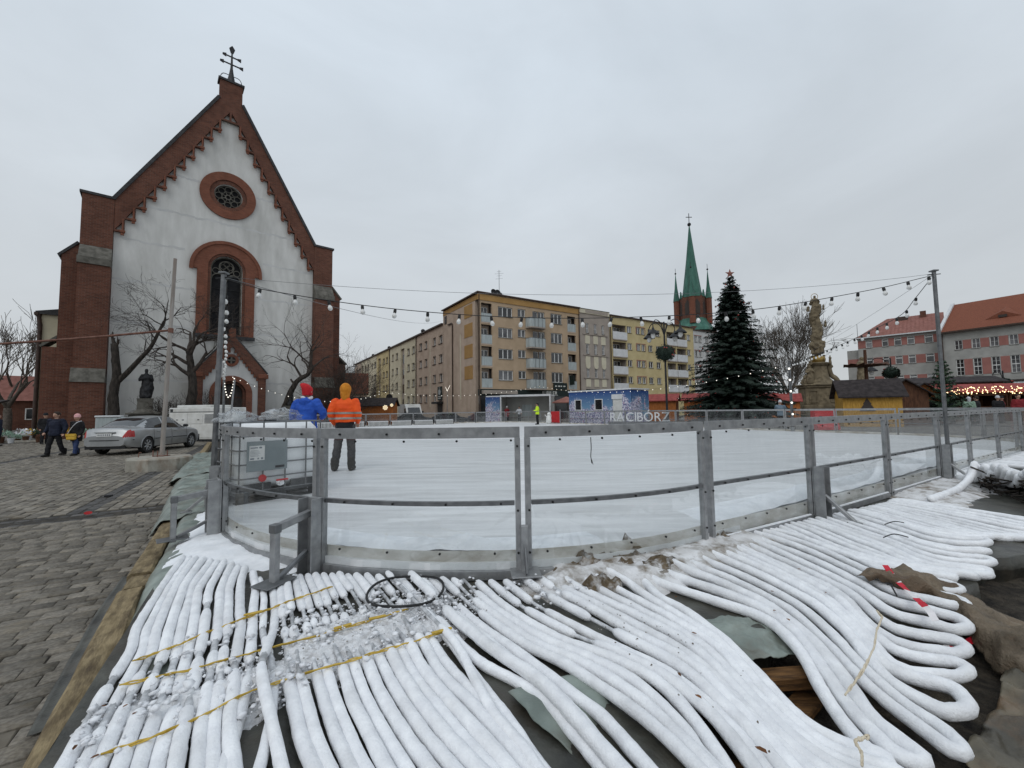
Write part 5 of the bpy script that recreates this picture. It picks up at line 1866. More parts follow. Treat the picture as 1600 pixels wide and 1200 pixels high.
# ================================================================== BUILDINGS
def wall_holes(name, mn, parent, s0, s1, z0, z1, holes, depth=.18, y=0.0, back=False):
    """wall in the local x-z plane facing -y, with openings (a, b, c, d) = x0, x1, z0, z1 and real reveals"""
    mb = MB()
    xs = sorted({s0, s1} | {min(s1, max(s0, h[k])) for h in holes for k in (0, 1)})
    zs = sorted({z0, z1} | {min(z1, max(z0, h[k])) for h in holes for k in (2, 3)})
    for i in range(len(xs) - 1):
        for j in range(len(zs) - 1):
            cx, cz = (xs[i] + xs[i + 1]) / 2, (zs[j] + zs[j + 1]) / 2
            if any(h[0] < cx < h[1] and h[2] < cz < h[3] for h in holes):
                continue
            mb.quad((xs[i], y, zs[j]), (xs[i + 1], y, zs[j]), (xs[i + 1], y, zs[j + 1]), (xs[i], y, zs[j + 1]))
    for (a, b_, c, d) in holes:
        mb.quad((a, y, c), (a, y, d), (a, y + depth, d), (a, y + depth, c))
        mb.quad((b_, y, d), (b_, y, c), (b_, y + depth, c), (b_, y + depth, d))
        mb.quad((a, y, d), (b_, y, d), (b_, y + depth, d), (a, y + depth, d))
        mb.quad((b_, y, c), (a, y, c), (a, y + depth, c), (b_, y + depth, c))
    return mb.build(name, mn, parent)


WC = {}


def window(parent, x, z, w, h, cols=2, rows=1, y=.16, fm='frame_white', sill=True, bars=.05, split=None, label=None):
    """a window with a frame, panes and a sill, set back y behind the wall face"""
    key = (round(w, 2), round(h, 2), cols, rows, fm, split, bars)
    if key not in WC:
        mb = MB()
        f = .07
        for (a, b_, c, d) in ((0, w, 0, f), (0, w, h - f, h), (0, f, f, h - f), (w - f, w, f, h - f)):
            mb.box(a, b_, -.03, .03, c, d)
        for i in range(1, cols):
            xx = w * i / cols
            mb.box(xx - bars, xx + bars, -.025, .025, f, h - f)
        for j in range(1, rows):
            zz = h * j / rows
            mb.box(f, w - f, -.02, .02, zz - bars * .5, zz + bars * .5)
        if split:
            mb.box(f, w - f, -.035, .035, h * split - .06, h * split + .06)
        g = MB()
        g.quad((f * .5, .012, f * .5), (w - f * .5, .012, f * .5), (w - f * .5, .012, h - f * .5), (f * .5, .012, h - f * .5))
        c = MB()
        r = random.Random(hash(key) & 255)
        WC[key] = (mb.mesh('window', fm), g.mesh('pane', 'glass_pane'))
    o = link('window', WC[key][0], parent, (x, y, z))
    link('pane', WC[key][1], o)
    if sill:
        k2 = ('sill', round(w, 2))
        if k2 not in WC:
            WC[k2] = MB().box(-.05, w + .05, -.24, .0, -.05, -.002).mesh('sill', 'stone_grey')
        link('sill', WC[k2], o)
    if rnd.random() < .55:
        k3 = ('cur', round(w, 2), round(h, 2))
        if k3 not in WC:
            mb = MB()
            n = 14
            vs = []
            for i in range(n + 1):
                t = i / n
                vs += [(w * .06 + w * .3 * t, .05 + .02 * (i % 2), .08), (w * .06 + w * .3 * t, .05 + .02 * (i % 2), h - .08)]
            mb.add(vs, [(2 * i, 2 * i + 2, 2 * i + 3, 2 * i + 1) for i in range(n)])
            WC[k3] = mb.mesh('curtain', 'curtain')
    return o


def body(parent, s0, s1, y0, y1, z1, mn, roof='roof_felt', z0=-.1, name='main_body'):
    mb = MB()
    mb.box(s0, s1, y0, y1, z0, z1)
    return mb.build(name, mn, parent)


# ------------------------------------------------------------------ tan corner apartment house
FA = R(32.394)
CORN = Vector((-3.994, 49.689, 0))
tan = thing('apartment_house', 'tan five-storey corner apartment house with grey balconies and dark shop fronts', 'apartment house', CORN, FA)
H_ = []
lev = [14.63, 11.95, 9.25, 6.55]
for i, zt in enumerate(lev):
    H_.append((.38, 1.9, zt - 2.22, zt + .17))
    H_.append((2.8, 4.95, zt - 1.28, zt))
    H_.append((5.74, 6.97, zt - 1.0, zt + .04))
    H_.append((8.08, 9.0, zt - 2.15, zt))
    H_.append((9.0, 10.1, zt - 1.35, zt))
    H_.append((11.1, 13.1, zt - 1.36, zt + .06))
    H_.append((14.05, 15.55, zt - 2.2, zt))
wall_holes('front_wall', 'render_tan', tan, 0, 16.28, 4.16, 15.95, H_, .22)
body(tan, .02, 16.26, .9, 10.9, 15.9, 'render_pink')
mb = MB()
mb.box(.02, 16.26, .223, .89, 15.5, 15.9)
mb.build('ceiling_slab', 'render_tan', tan)
# back plane of the windows (room darkness) with a deep recess for loggias
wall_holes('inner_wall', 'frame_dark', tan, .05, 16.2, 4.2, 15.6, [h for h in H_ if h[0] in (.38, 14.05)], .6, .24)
for i, zt in enumerate(lev):
    window(tan, 2.82, zt - 1.26, 2.11, 1.24, 3)
    window(tan, 5.76, zt - .98, 1.19, 1.0, 2)
    window(tan, 8.1, zt - 2.13, .88, 2.11, 1, 1, sill=False)
    window(tan, 9.02, zt - 1.33, 1.06, 1.31, 2)
    window(tan, 11.12, zt - 1.34, 1.96, 1.38, 3)
    for (a, w) in ((.38, 1.52), (14.05, 1.5)):
        MB().box(a + .02, a + w - .02, -.03, .03, zt - 2.2, zt - 1.12).build('railing_panel', 'rail_panel', tan)
        MB().box(a + .02, a + w - .02, -.035, .035, zt - 1.118, zt - 1.06).build('handrail', 'galv_dark', tan)
        MB().box(a - .06, a + w + .06, -.04, .0, zt - 2.36, zt - 2.225).build('slab_edge', 'render_pink', tan)
        window(tan, a + .25, zt - 2.1, w - .5, 1.9, 2, 1, .80, sill=False)
    # hung balcony with a rounded front
    q = [(6.95, -.02), (7.05, -.75), (7.3, -.98), (9.4, -.98), (9.65, -.75), (9.75, -.02)]
    mb = MB()
    for a, c in zip(q, q[1:]):
        mb.quad((a[0], a[1], zt - 2.25), (c[0], c[1], zt - 2.25), (c[0], c[1], zt - 1.1), (a[0], a[1], zt - 1.1))
    bo = mb.build('balcony', 'rail_panel', tan)
    sm = bo.modifiers.new('thickness', 'SOLIDIFY')
    sm.thickness = .04
    mb = MB()
    mb.tube([Vector((x, y, zt - 1.08)) for x, y in q], .03, 6)
    mb.build('handrail', 'galv_dark', bo)
    mb = MB()
    mb.prism([(x, y) for x, y in reversed(q)], zt - 2.42, zt - 2.26, M=Matrix(((1, 0, 0, 0), (0, 0, 1, 0), (0, 1, 0, 0), (0, 0, 0, 1))))
    mb.build('balcony_slab', 'render_grey', bo)
    for x in (7.75, 8.35, 8.95):
        MB().box(x - .015, x + .015, -1.03, -1.0, zt - 2.25, zt - 1.1).build('balcony_rib', 'galv_dark', bo)
# ochre cornice band, roof edge
MB().box(-.12, 16.3, -.1, -.003, 15.1, 15.8).build('cornice_band', 'render_ochre', tan)
MB().box(-.25, 16.32, -.28, 11.0, 15.952, 16.1).build('roof_edge', 'gutter', tan)
MB().tube([(.06, -.1, 15.7), (.06, -.1, 0)], .07, 8).build('downpipe', 'gutter', tan, True)
MB().tube([(16.15, -.1, 15.7), (16.15, -.1, 0)], .07, 8).build('downpipe', 'gutter', tan, True)
# shops
MB().box(.0, 16.28, -.12, .25, 3.35, 4.155).build('shop_fascia', 'sign_dark', tan)
MB().box(.3, 5.2, -.6, -.125, 3.55, 4.0).build('awning_box', 'render_grey', tan)
MB().box(.1, 16.2, .02, .3, 0, 3.345).build('shop_front', 'glass_dark', tan)
for i in range(8):
    x = .1 + i * 2.28
    MB().box(x, x + .14, -.04, .02, 0, 3.34).build('shop_post', 'frame_dark', tan)
MB().box(11.3, 13.6, -.2, -.02, 4.25, 5.15).build('shop_sign', 'sign_dark', tan)
MB().box(14.2, 14.35, -.9, -.02, 4.9, 6.2).build('hanging_sign', 'sign_dark', tan)


def text_mesh(txt, size, depth, mn, name):
    cu = bpy.data.curves.new(name, 'FONT')
    cu.body = txt
    cu.size = size
    cu.extrude = depth
    cu.resolution_u = 3
    cu.space_character = 1.05
    ob = bpy.data.objects.new(name, cu)
    COL.objects.link(ob)
    dg = bpy.context.evaluated_depsgraph_get()
    me = bpy.data.meshes.new_from_object(ob.evaluated_get(dg))
    bpy.data.objects.remove(ob)
    me.name = name
    me.materials.clear()
    me.materials.append(MATS[mn])
    return me


tx = link('lettering', text_mesh('JUBILER', .72, .03, 'sign_letter', 'lettering'), tan, (9.35, -.16, 3.5))
tx.rotation_euler = (R(90), 0, 0)
MB().box(9.3, 12.0, -.14, -.123, 3.40, 3.44).build('fascia_line', 'sign_letter', tan)
for (i, w) in enumerate((.5, .7, .4, .6)):
    MB().box(11.5 + i * .48, 11.5 + i * .48 + w * .55, -.22, -.203, 4.62, 4.78).build('sign_line', 'sign_letter', tan)
# gable side facing the side street: ochre panels and a pale stripe
lf = lambda s, z, y=0: Vector((-y, s, z))           # side wall runs along local +y
for (z0, z1) in ((13.4, 15.0), (10.9, 12.6), (8.2, 9.9), (5.5, 7.2)):
    MB().box(-.02, .019, 1.6, 3.9, z0, z1).build('ochre_panel', 'render_ochre', tan)
MB().box(-.02, .019, 5.0, 5.25, 3.0, 11.6).build('pale_stripe', 'render_cream', tan)
MB().box(-.018, .019, .2, 10.88, 15.2, 15.85).build('gable_band', 'render_ochre', tan)
MB().tube([(-.08, 7.5, 13.4), (-.08, 7.5, 0)], .09, 8).build('downpipe', 'gutter', tan, True)
MB().tube([(-.08, 9.0, 13.6), (-.08, 7.7, 13.6), (-.08, 7.5, 13.4)], .09, 8).build('downpipe_bend', 'gutter', tan, True)
MB().box(-.05, .019, 9.6, 10.3, 13.9, 15.0).build('stair_window', 'frame_dark', tan)
an = thing('roof_aerial', 'thin aerial mast with a dark dish on the tan corner house roof', 'aerial', CORN + Matrix.Rotation(FA, 3, 'Z') @ Vector((4.8, 3.0, 16.1)))
MB().tube([(0, 0, 0), (0, 0, 4.4)], .035, 6).build('mast', 'galv_dark', an)
MB().lathe([(.02, 0), (.25, .05), (.38, .14)], 14, M=Matrix.Translation((.05, -.1, .9)) @ Matrix.Rotation(R(75), 4, 'X'), cap=False).build('dish', 'iron_black', an, True)
for z, w in ((3.2, .5), (3.6, .35), (3.9, .6), (4.2, .3)):
    MB().tube([(-w, .1, z), (w, -.1, z)], .014, 5).build('aerial_rod', 'galv_dark', an)
for i, x in enumerate((2.6, 3.2)):
    ds = thing('satellite_dish', 'round dark satellite dish on the tan corner house roof, beside the aerial', 'satellite dish', CORN + Matrix.Rotation(FA, 3, 'Z') @ Vector((x, .8, 16.1)), FA, 'satellite dishes on the corner house')
    MB().lathe([(.02, 0), (.3, .06), (.42, .15)], 14, M=Matrix.Translation((0, 0, .45)) @ Matrix.Rotation(R(80), 4, 'X'), cap=False).build('dish', 'iron_black', ds, True)
    MB().tube([(0, 0, 0), (0, .05, .45)], .03, 6).build('stand', 'galv_dark', ds)

# ------------------------------------------------------------------ long side wing along the street
SA = FA + math.pi / 2
wing = thing('apartment_house', 'long four-storey apartment row in pale yellow and pinkish render down the side street', 'apartment house', CORN, SA)
# local x runs up the street (away), outward is +y, so the wall is built mirrored on y
cols_w = [(11.05, 12.6), (13.55, 15.0), (17.1, 18.5), (19.45, 21.0), (22.95, 24.5), (25.55, 27.1), (32.3, 33.9), (35.05, 36.4), (39.0, 40.6), (41.3, 43.0), (48.2, 50.2), (50.9, 52.5), (54.7, 56.6), (57.3, 59.0), (63.4, 65.4), (66.4, 68.4)]
Hs = []
for (a, b_) in cols_w:
    for zt in (12.62, 9.8, 7.0, 4.2):
        Hs.append((a + .12, b_ - .1, zt - 1.25, zt))
strips = [(28.6, 30.7), (44.6, 46.6), (60.6, 62.7)]
sect = [(10.93, 22.1, 'render_pink'), (22.1, 37.7, 'render_pale'), (37.7, 48.0, 'render_yellow'), (48.0, 62.9, 'render_pale'), (62.9, 70.2, 'render_pink')]
MY = Matrix.Scale(-1, 4, Vector((0, 1, 0)))


def flip(o):
    me = o.data
    me.transform(MY)
    me.flip_normals()
    return o


for (a, b_, mn) in sect:
    hs = [h for h in Hs if a < h[0] < b_] + [(p, q, 1.0, 13.0) for p, q in strips if a < p < b_]
    flip(wall_holes('street_wall', mn, wing, a, b_, 0, 14.0, hs, .3))
for (a, b_) in cols_w:
    for zt in (12.62, 9.8, 7.0, 4.2):
        w, hh = round(b_ - a - .24, 2), 1.23
        k = ('wing', w)
        if k not in WC:
            fr = MB()
            for (p, q, r_, s_) in ((0, w, 0, .08), (0, w, hh - .08, hh), (0, .08, .08, hh - .08), (w - .08, w, .08, hh - .08), (w / 2 - .04, w / 2 + .04, .08, hh - .08)):
                fr.box(p, q, -.03, .03, r_, s_)
            g = MB().quad((w - .04, -.01, .04), (.04, -.01, .04), (.04, -.01, hh - .04), (w - .04, -.01, hh - .04))
            sl = MB().box(-.06, w + .06, -.02, .36, -.07, -.002)
            WC[k] = (fr.mesh('window', 'frame_white'), g.mesh('pane', 'glass_pane'), sl.mesh('sill', 'gutter'))
        o = link('window', WC[k][0], wing, (a + .13, -.26, zt - 1.24))
        link('pane', WC[k][1], o)
        link('sill', WC[k][2], o)
for (p, q) in strips:
    MB().box(p, q, -.34, -.30, 1.0, 13.0).build('stair_strip', 'render_grey', wing)
    for z in (2.2, 4.9, 7.6, 10.3):
        MB().box(p + .3, q - .3, -.29, -.26, z, z + 1.6).build('stair_window', 'glass_dark', wing)
MB().box(10.95, 70.2, -10.5, -.32, -.1, 14.0).build('main_body', 'render_pale', wing)
MB().box(10.93, 70.4, -10.6, .28, 14.002, 14.22).build('roof_edge', 'gutter', wing)
MB().box(20.0, 62, -9.5, -1.6, 14.222, 15.1).build('roof_structure', 'render_grey', wing)
MB().box(11.2, 20.0, -9.5, -1.0, 14.222, 14.75).build('roof_structure', 'render_pink', wing)
for x in (37.75, 22.15):
    MB().tube([(x, .1, 14.0), (x, .1, 0)], .08, 8).build('downpipe', 'gutter', wing, True)
MB().box(15.85, 16.1, -.02, .02, 2.2, 12.7).build('pale_stripe', 'render_cream', wing)
MB().box(10.96, 13.2, .003, .9, 2.6, 2.9).build('door_canopy', 'iron_black', wing)
MB().box(11.1, 13.0, -.29, .02, 0, 2.595).build('door', 'frame_dark', wing)
MB().box(11.2, 12.7, .05, .14, 3.15, 5.1).build('wall_sign', 'sign_dark', wing)
MB().lathe([(.42, 0), (.42, .012)], 18, M=Matrix.Translation((11.95, .16, 4.3)) @ Matrix.Rotation(R(90), 4, 'X')).build('sign_emblem', 'rail_panel', wing)
for (z, w) in ((3.35, 1.0), (3.6, .8), (4.85, .3)):
    MB().box(11.95 - w / 2, 11.95 + w / 2, .145, .155, z, z + .1).build('sign_line', 'sign_letter', wing)
for (x, y) in ((24.5, -2.0), (60, -2.2), (46, -2.2)):
    MB().ball((x, y, 15.55), .38, 10, 8).build('roof_vent', 'iron_black', wing, True)

# ------------------------------------------------------------------ narrow grey house
gh = thing('town_house', 'narrow grey-brown town house with slim windows and cream panels', 'town house', CORN, FA)
Hg = []
for k, x in enumerate((17.5, 19.1, 20.65)):
    for (z0, z1) in ((12.55, 13.98), (9.5, 10.95), (6.05, 7.75)):
        Hg.append((x, x + .56, z0, z1))
wall_holes('front_wall', 'render_grey', gh, 16.3, 22.24, 0, 15.4, Hg, .16, .02)
MB().box(16.32, 22.22, .22, 10.5, -.1, 15.38).build('main_body', 'render_grey', gh)
for k, x in enumerate((17.5, 19.1, 20.65)):
    for (z0, z1) in ((12.55, 13.98), (9.5, 10.95), (6.05, 7.75)):
        window(gh, x + .01, z0 + .01, .54, z1 - z0 - .02, 2, 2, .14, bars=.03)
    for (z0, z1) in ((11.0, 12.2), (7.95, 9.15), (4.75, 5.85)):
        MB().box(x - .18, x + .72, -.03, .017, z0, z1).build('cream_panel', 'render_cream', gh)
    MB().lathe([(.42, 0), (.42, .06)], 16, M=Matrix.Translation((x + .28, .02, 7.76)) @ Matrix.Rotation(R(90), 4, 'X')).build('window_arch', 'render_cream', gh)
for z in (12.3, 9.25, 5.95):
    MB().box(16.9, 21.8, -.10, .017, z, z + .12).build('string_course', 'render_grey', gh)
MB().box(16.3, 22.24, -.1, .5, 15.402, 16.0).build('parapet', 'render_cream', gh)
MB().box(17.4, 21.9, -.12, -.102, 15.5, 15.9).build('parapet_panel', 'render_grey', gh)
MB().box(16.3, 22.24, -.15, .55, 16.002, 16.08).build('coping', 'stone_grey', gh)
MB().box(17.3, 21.4, -.2, .01, 3.4, 4.4).build('shop_fascia', 'sign_dark', gh)
MB().box(17.3, 21.4, -.03, .017, .1, 3.38).build('shop_front', 'glass_dark', gh)

# ------------------------------------------------------------------ yellow apartment row
ye = thing('apartment_house', 'yellow five-storey apartment row with white balconies behind the ornate lamp', 'apartment house', CORN, FA)
Hy, wins = [], []
levy = [14.38, 11.72, 9.08, 6.5]
for zt in levy:
    for (a, b_) in ((22.85, 25.85), (35.6, 38.0), (38.25, 40.9)):
        Hy.append((a, b_, zt - 2.15, zt))
    for (a, b_) in ((26.05, 27.12), (28.2, 29.1), (29.3, 30.15), (30.9, 32.0), (32.85, 33.95), (41.1, 42.1)):
        wins.append((a, b_, zt - 1.05, zt))
Hy += wins
wall_holes('front_wall', 'render_yellow', ye, 22.28, 43.0, 0, 15.6, Hy, .2)
MB().box(22.3, 43.0, 1.3, 10.9, -.1, 15.55).build('main_body', 'render_yellow', ye)
wall_holes('inner_wall', 'render_grey', ye, 22.3, 42.9, 0, 15.5, [h for h in Hy if h not in wins], 1.0, .22)
for (a, b_, c, d) in wins:
    window(ye, a + .01, c + .01, b_ - a - .02, d - c - .02, 2, 1, .15)
for zt in levy:
    for (a, b_) in ((22.85, 25.85), (35.6, 38.0), (38.25, 40.9)):
        MB().box(a - .05, b_ + .05, -.18, -.1, zt - 2.25, zt - 1.1).build('balcony_panel', 'rail_white', ye)
        MB().box(a - .03, b_ + .03, -.19, .22, zt - 2.40, zt - 2.253).build('balcony_slab', 'render_grey', ye)
        window(ye, a + .2, zt - 2.0, 1.0, 1.9, 1, 1, 1.18, sill=False)
        window(ye, a + 1.3, zt - 1.4, b_ - a - 1.5, 1.25, 2, 1, 1.18, sill=False)
    MB().box(28.05, 30.3, -.03, -.003, zt + .03, zt + .12).build('window_trim', 'render_rose', ye)
    MB().box(28.05, 28.17, -.03, -.003, zt - 1.05, zt + .028).build('window_trim', 'render_rose', ye)
    MB().box(30.2, 30.3, -.03, -.003, zt - 1.05, zt + .028).build('window_trim', 'render_rose', ye)
MB().box(22.26, 43.0, -.25, 11, 15.602, 15.78).build('roof_edge', 'gutter', ye)
MB().tube([(22.4, -.1, 15.5), (22.4, -.1, 0)], .07, 8).build('downpipe', 'gutter', ye, True)
wh = thing('apartment_house', 'pale grey apartment house with pink window surrounds beside the spruce', 'apartment house', CORN, FA)
Hw = []
for zt in levy:
    for (a, b_) in ((43.3, 44.2), (44.5, 45.4), (46.6, 47.6), (48.6, 49.6), (51.2, 52.2)):
        Hw.append((a, b_, zt - 1.15, zt))
wall_holes('front_wall', 'render_white', wh, 43.02, 55, 0, 15.3, Hw, .2)
MB().box(43.04, 55, .24, 10.9, -.1, 15.28).build('main_body', 'render_white', wh)
for (a, b_, c, d) in Hw:
    window(wh, a + .01, c + .01, b_ - a - .02, d - c - .02, 2, 1, .15)
    MB().box(a - .1, b_ + .1, -.03, -.003, d + .02, d + .12).build('window_trim', 'render_rose', wh)
MB().box(43.02, 55.1, -.2, 11, 15.302, 15.45).build('roof_edge', 'gutter', wh)

# ------------------------------------------------------------------ grey and red buildings on the right
A1 = R(-46.38)
o1 = thing('office_building', 'grey office building with red window bands and hipped roof behind the market', 'office building', Vector((65.75, 77.36, 0)), A1)
Hb = []
xw = [(.86, 1.78), (3.12, 3.98), (4.78, 5.73), (6.48, 7.42), (8.66, 9.7)]
for (z0, z1) in ((12.2, 13.58), (8.83, 10.32), (5.4, 6.8), (2.0, 3.6)):
    for (a, b_) in xw:
        Hb.append((a, b_, z0, z1))
wall_holes('front_wall', 'render_cool', o1, -.3, 10.9, 0, 14.1, Hb, .2)
MB().box(-.28, 10.9, .24, 12, -.1, 14.08).build('main_body', 'render_cool', o1)
for (a, b_, c, d) in Hb:
    window(o1, a + .01, c + .01, b_ - a - .02, d - c - .02, 1, 1, .12, split=.72)
for (z0, z1) in ((12.2, 13.6), (8.8, 10.3), (5.4, 6.8)):
    edges = [-.25] + [e for p in xw for e in p] + [10.3]
    for k in range(0, len(edges), 2):
        MB().box(edges[k] + .02, edges[k + 1] - .02, -.03, -.003, z0, z1).build('red_band', 'render_rose', o1)
mb = MB()
e = [(-.6, -.5, 14.13), (11.2, -.5, 14.13), (11.2, 12.5, 14.13), (-.6, 12.5, 14.13)]
rg = [(3.6, 6, 18.1), (11.2, 6, 18.1)]
mb.add(e + rg, [(0, 1, 5, 4), (1, 2, 5), (2, 3, 4, 5), (3, 0, 4), (3, 2, 1, 0)])
mb.build('roof', 'roof_rose', o1)
for i in range(22):                       # standing seams
    x = -.4 + i * .53
    t0 = 0 if x > 3.6 else 1
    top = Vector((x, 6, 18.12)) if x > 3.6 else Vector((-.6 + (x + .6), -.5 + 6.5 * (x + .6) / 4.2, 14.13 + 3.99 * (x + .6) / 4.2))
    MB().beam(Vector((x, -.5, 14.16)), top, .05, .05).build('roof_seam', 'roof_rose', o1)
MB().box(-.6, 11.2, -.62, -.502, 14.0, 14.2).build('gutter', 'rail_white', o1)
MB().box(5.2, 6.6, 4.6, 5.6, 16.6, 18.0).build('chimney', 'gutter', o1)
MB().box(8.2, 9.0, 4.8, 5.6, 16.9, 18.6).build('chimney', 'brick', o1)
MB().box(-2.0, -.32, .5, 9, -.1, 12.0).build('side_annex', 'render_cool', o1)
MB().box(-1.95, -.34, .47, .497, 8.8, 10.3).build('red_band', 'render_rose', o1)
MB().tube([(-.2, -.3, 14.1), (-.2, -.3, 16.9)], .04, 6).build('roof_mast', 'galv_dark', o1)
A2 = R(-62.74)
o2 = thing('office_building', 'grey office building with steep orange tiled roof at the right edge', 'office building', Vector((71.69, 67.89, 0)), A2)
Hc = []
xs2 = [1.17 + 1.94 * i for i in range(9)]
for x in xs2:
    Hc.append((x, x + .92, 10.32, 11.85))
    Hc.append((x, x + .92, 6.1, 8.75))
wall_holes('front_wall', 'render_cool', o2, -.5, 19, 0, 13.2, Hc, .22)
MB().box(-.48, 19, .26, 13, -.1, 13.18).build('main_body', 'render_cool', o2)
for x in xs2:
    window(o2, x + .01, 10.33, .9, 1.51, 2, 2, .14, bars=.028)
    window(o2, x + .01, 6.11, .9, 2.63, 2, 4, .14, bars=.028, split=.5)
    if x < 17:
        MB().box(x + .96, x + 1.9, -.03, -.003, 10.35, 11.8).build('red_band', 'render_rose', o2)
        MB().box(x + .96, x + 1.9, -.03, -.003, 6.15, 8.7).build('red_band', 'render_rose', o2)
mb = MB()
mb.add([(-.3, -.6, 13.3), (19.2, -.6, 13.3), (19.2, 6.4, 18.8), (-.3, 6.4, 18.8), (-.3, 13.4, 13.3), (19.2, 13.4, 13.3)], [(0, 1, 2, 3), (3, 2, 5, 4), (0, 3, 4), (1, 5, 2)])
mb.build('roof', 'roof_tile', o2)
mb = MB()
mb.add([(4.5, 1.2, 14.75), (8.2, 1.2, 14.75), (6.35, 1.15, 15.75), (6.35, 3.4, 16.7)], [(0, 1, 2), (0, 2, 3), (2, 1, 3)])
mb.build('eyebrow_dormer', 'roof_tile', o2)
MB().box(5.9, 6.8, 1.08, 1.14, 14.8, 15.2).build('dormer_window', 'frame_dark', o2)
mb = MB()
mb.beam((-.38, -.7, 13.35), (-.38, 6.4, 18.95), .4, .35)
mb.build('gable_coping', 'rail_white', o2)
MB().box(-.5, 19.2, -.78, -.62, 13.15, 13.4).build('gutter', 'gutter', o2)
MB().tube([(-.25, -.2, 13.2), (-.25, -.2, 0)], .16, 8).build('downpipe', 'gutter', o2, True)
MB().box(.8, 19, -1.6, -.02, 3.5, 3.65).build('awning', 'rail_panel', o2)
mb = MB()
mb.add([(.8, -1.62, 3.6), (19, -1.62, 3.6), (19, -.02, 4.85), (.8, -.02, 4.85)], [(0, 1, 2, 3)])
mb.build('awning_slope', 'rail_panel', o2)
MB().box(.8, 19, -.3, -.02, 4.86, 5.1).build('sign_rail', 'frame_dark', o2)
mb = MB()
r = random.Random(4)
for i in range(9):                        # the shop's raised letters, too far off to read
    x = 6.4 + i * .42
    mb.box(x, x + .08, -1.16, -1.10, 4.12, 4.62)
    mb.box(x + .08, x + .28, -1.16, -1.10, r.choice((4.12, 4.34, 4.54)), r.choice((4.64, 4.2 + .24)))
mb.build('raised_letters', 'rail_white', o2)
MB().box(.8, 19, -.03, .2, 0.2, 3.45).build('shop_front', 'glass_dark', o2)

# ------------------------------------------------------------------ brick church tower with green spire
TWR = Vector((54.9, 123.1, 0))
tw = thing('church_tower', 'distant brick church tower with tall green copper spire and corner pinnacles', 'church tower', TWR, R(20))
MB().box(-4.4, 4.4, -4.4, 4.4, 0, 25.0).build('shaft', 'brick', tw)
mb = MB()
mb.lathe([(6.0, 24.0), (5.6, 25.0), (3.9, 27.4), (3.75, 28.0)], 8)
mb.build('skirt_roof', 'copper_green', tw)
MB().lathe([(3.7, 28.0), (3.7, 34.6)], 8).build('lantern', 'brick', tw)
for k in range(8):
    a = 2 * math.pi * (k + .5) / 8
    M = Matrix.Rotation(a, 4, 'Z') @ Matrix.Translation((3.46, 0, 0)) @ Matrix.Rotation(R(90), 4, 'Z')
    mb = MB()
    mb.prism([(-.75, 29.2), (.75, 29.2), (.75, 32.3), (0, 33.6), (-.75, 32.3)], -.06, .1, M=M)
    mb.build('louvre', 'frame_dark', tw)
    mb = MB()
    mb.prism([(-1.0, 34.4), (1.0, 34.4), (0, 36.6)], -.05, .25, M=M)
    mb.build('gablet', 'copper_green', tw)
MB().lathe([(3.0, 34.6), (2.6, 36.5), (1.35, 46.0), (.12, 57.2)], 8).build('spire', 'copper_green', tw, 20)
MB().ball((0, 0, 57.5), .55, 12, 8).build('spire_ball', 'iron_black', tw, True)
MB().tube([(0, 0, 57.8), (0, 0, 61.0)], .1, 6).build('spire_cross', 'iron_black', tw)
MB().beam((-.9, .3, 59.8), (.9, -.3, 59.8), .16, .16).build('cross_arm', 'iron_black', tw)
for k in range(4):
    a = math.pi / 4 + k * math.pi / 2
    c = (4.45 * math.cos(a), 4.45 * math.sin(a), 0)
    MB().lathe([(.85, 26.2), (.85, 33.8), (1.0, 34.0)], 8, c).build('corner_turret', 'brick_light', tw)
    MB().lathe([(.95, 34.0), (.42, 38.0), (.05, 42.6)], 8, c).build('pinnacle', 'copper_green', tw, 25)
    MB().ball((c[0], c[1], 42.8), .28, 8, 6).build('pinnacle_ball', 'iron_black', tw, True)
    MB().tube([(c[0], c[1], 42.9), (c[0], c[1], 44.4)], .06, 5).build('pinnacle_rod', 'iron_black', tw)

# ------------------------------------------------------------------ white and brick church
CA = R(40.902)
ch = thing('church', 'large church with white plaster front, stepped brick gable and round window', 'church', Vector((-29.733, 30.19, 0)), CA)


def arc(cx, cz, r_, a0, a1, n=20):
    return [(cx + r_ * math.cos(R(a0 + (a1 - a0) * i / n)), cz + r_ * math.sin(R(a0 + (a1 - a0) * i / n))) for i in range(n + 1)]


win_hole = [(5.94, 8.35), (8.2, 8.35)] + arc(7.07, 13.95, 1.13, 0, 180)
rose_hole = arc(7.02, 20.44, 1.02, 0, 345, 23)
porch_hole = [(6.4, 0.0), (8.6, 0.0), (8.6, 3.5), (6.4, 3.5)]
mb = MB()
mb.prism([(0, -.1), (13.95, -.1), (13.95, 17.3), (7.75, 28.4), (6.25, 28.4), (0, 17.3)], 0, .6, [win_hole, rose_hole], back=False)
mb.build('plaster_front', 'plaster', ch)
def jt(mb, run):
    r = random.Random(len(run))
    for p, q in zip(run, run[1:]):
        a, c = r.uniform(.04, .12), r.uniform(.04, .12)
        mb.quad(p + Vector((0, .006, -a)), q + Vector((0, .006, -a)), q + Vector((0, .006, c)), p + Vector((0, .006, c)))


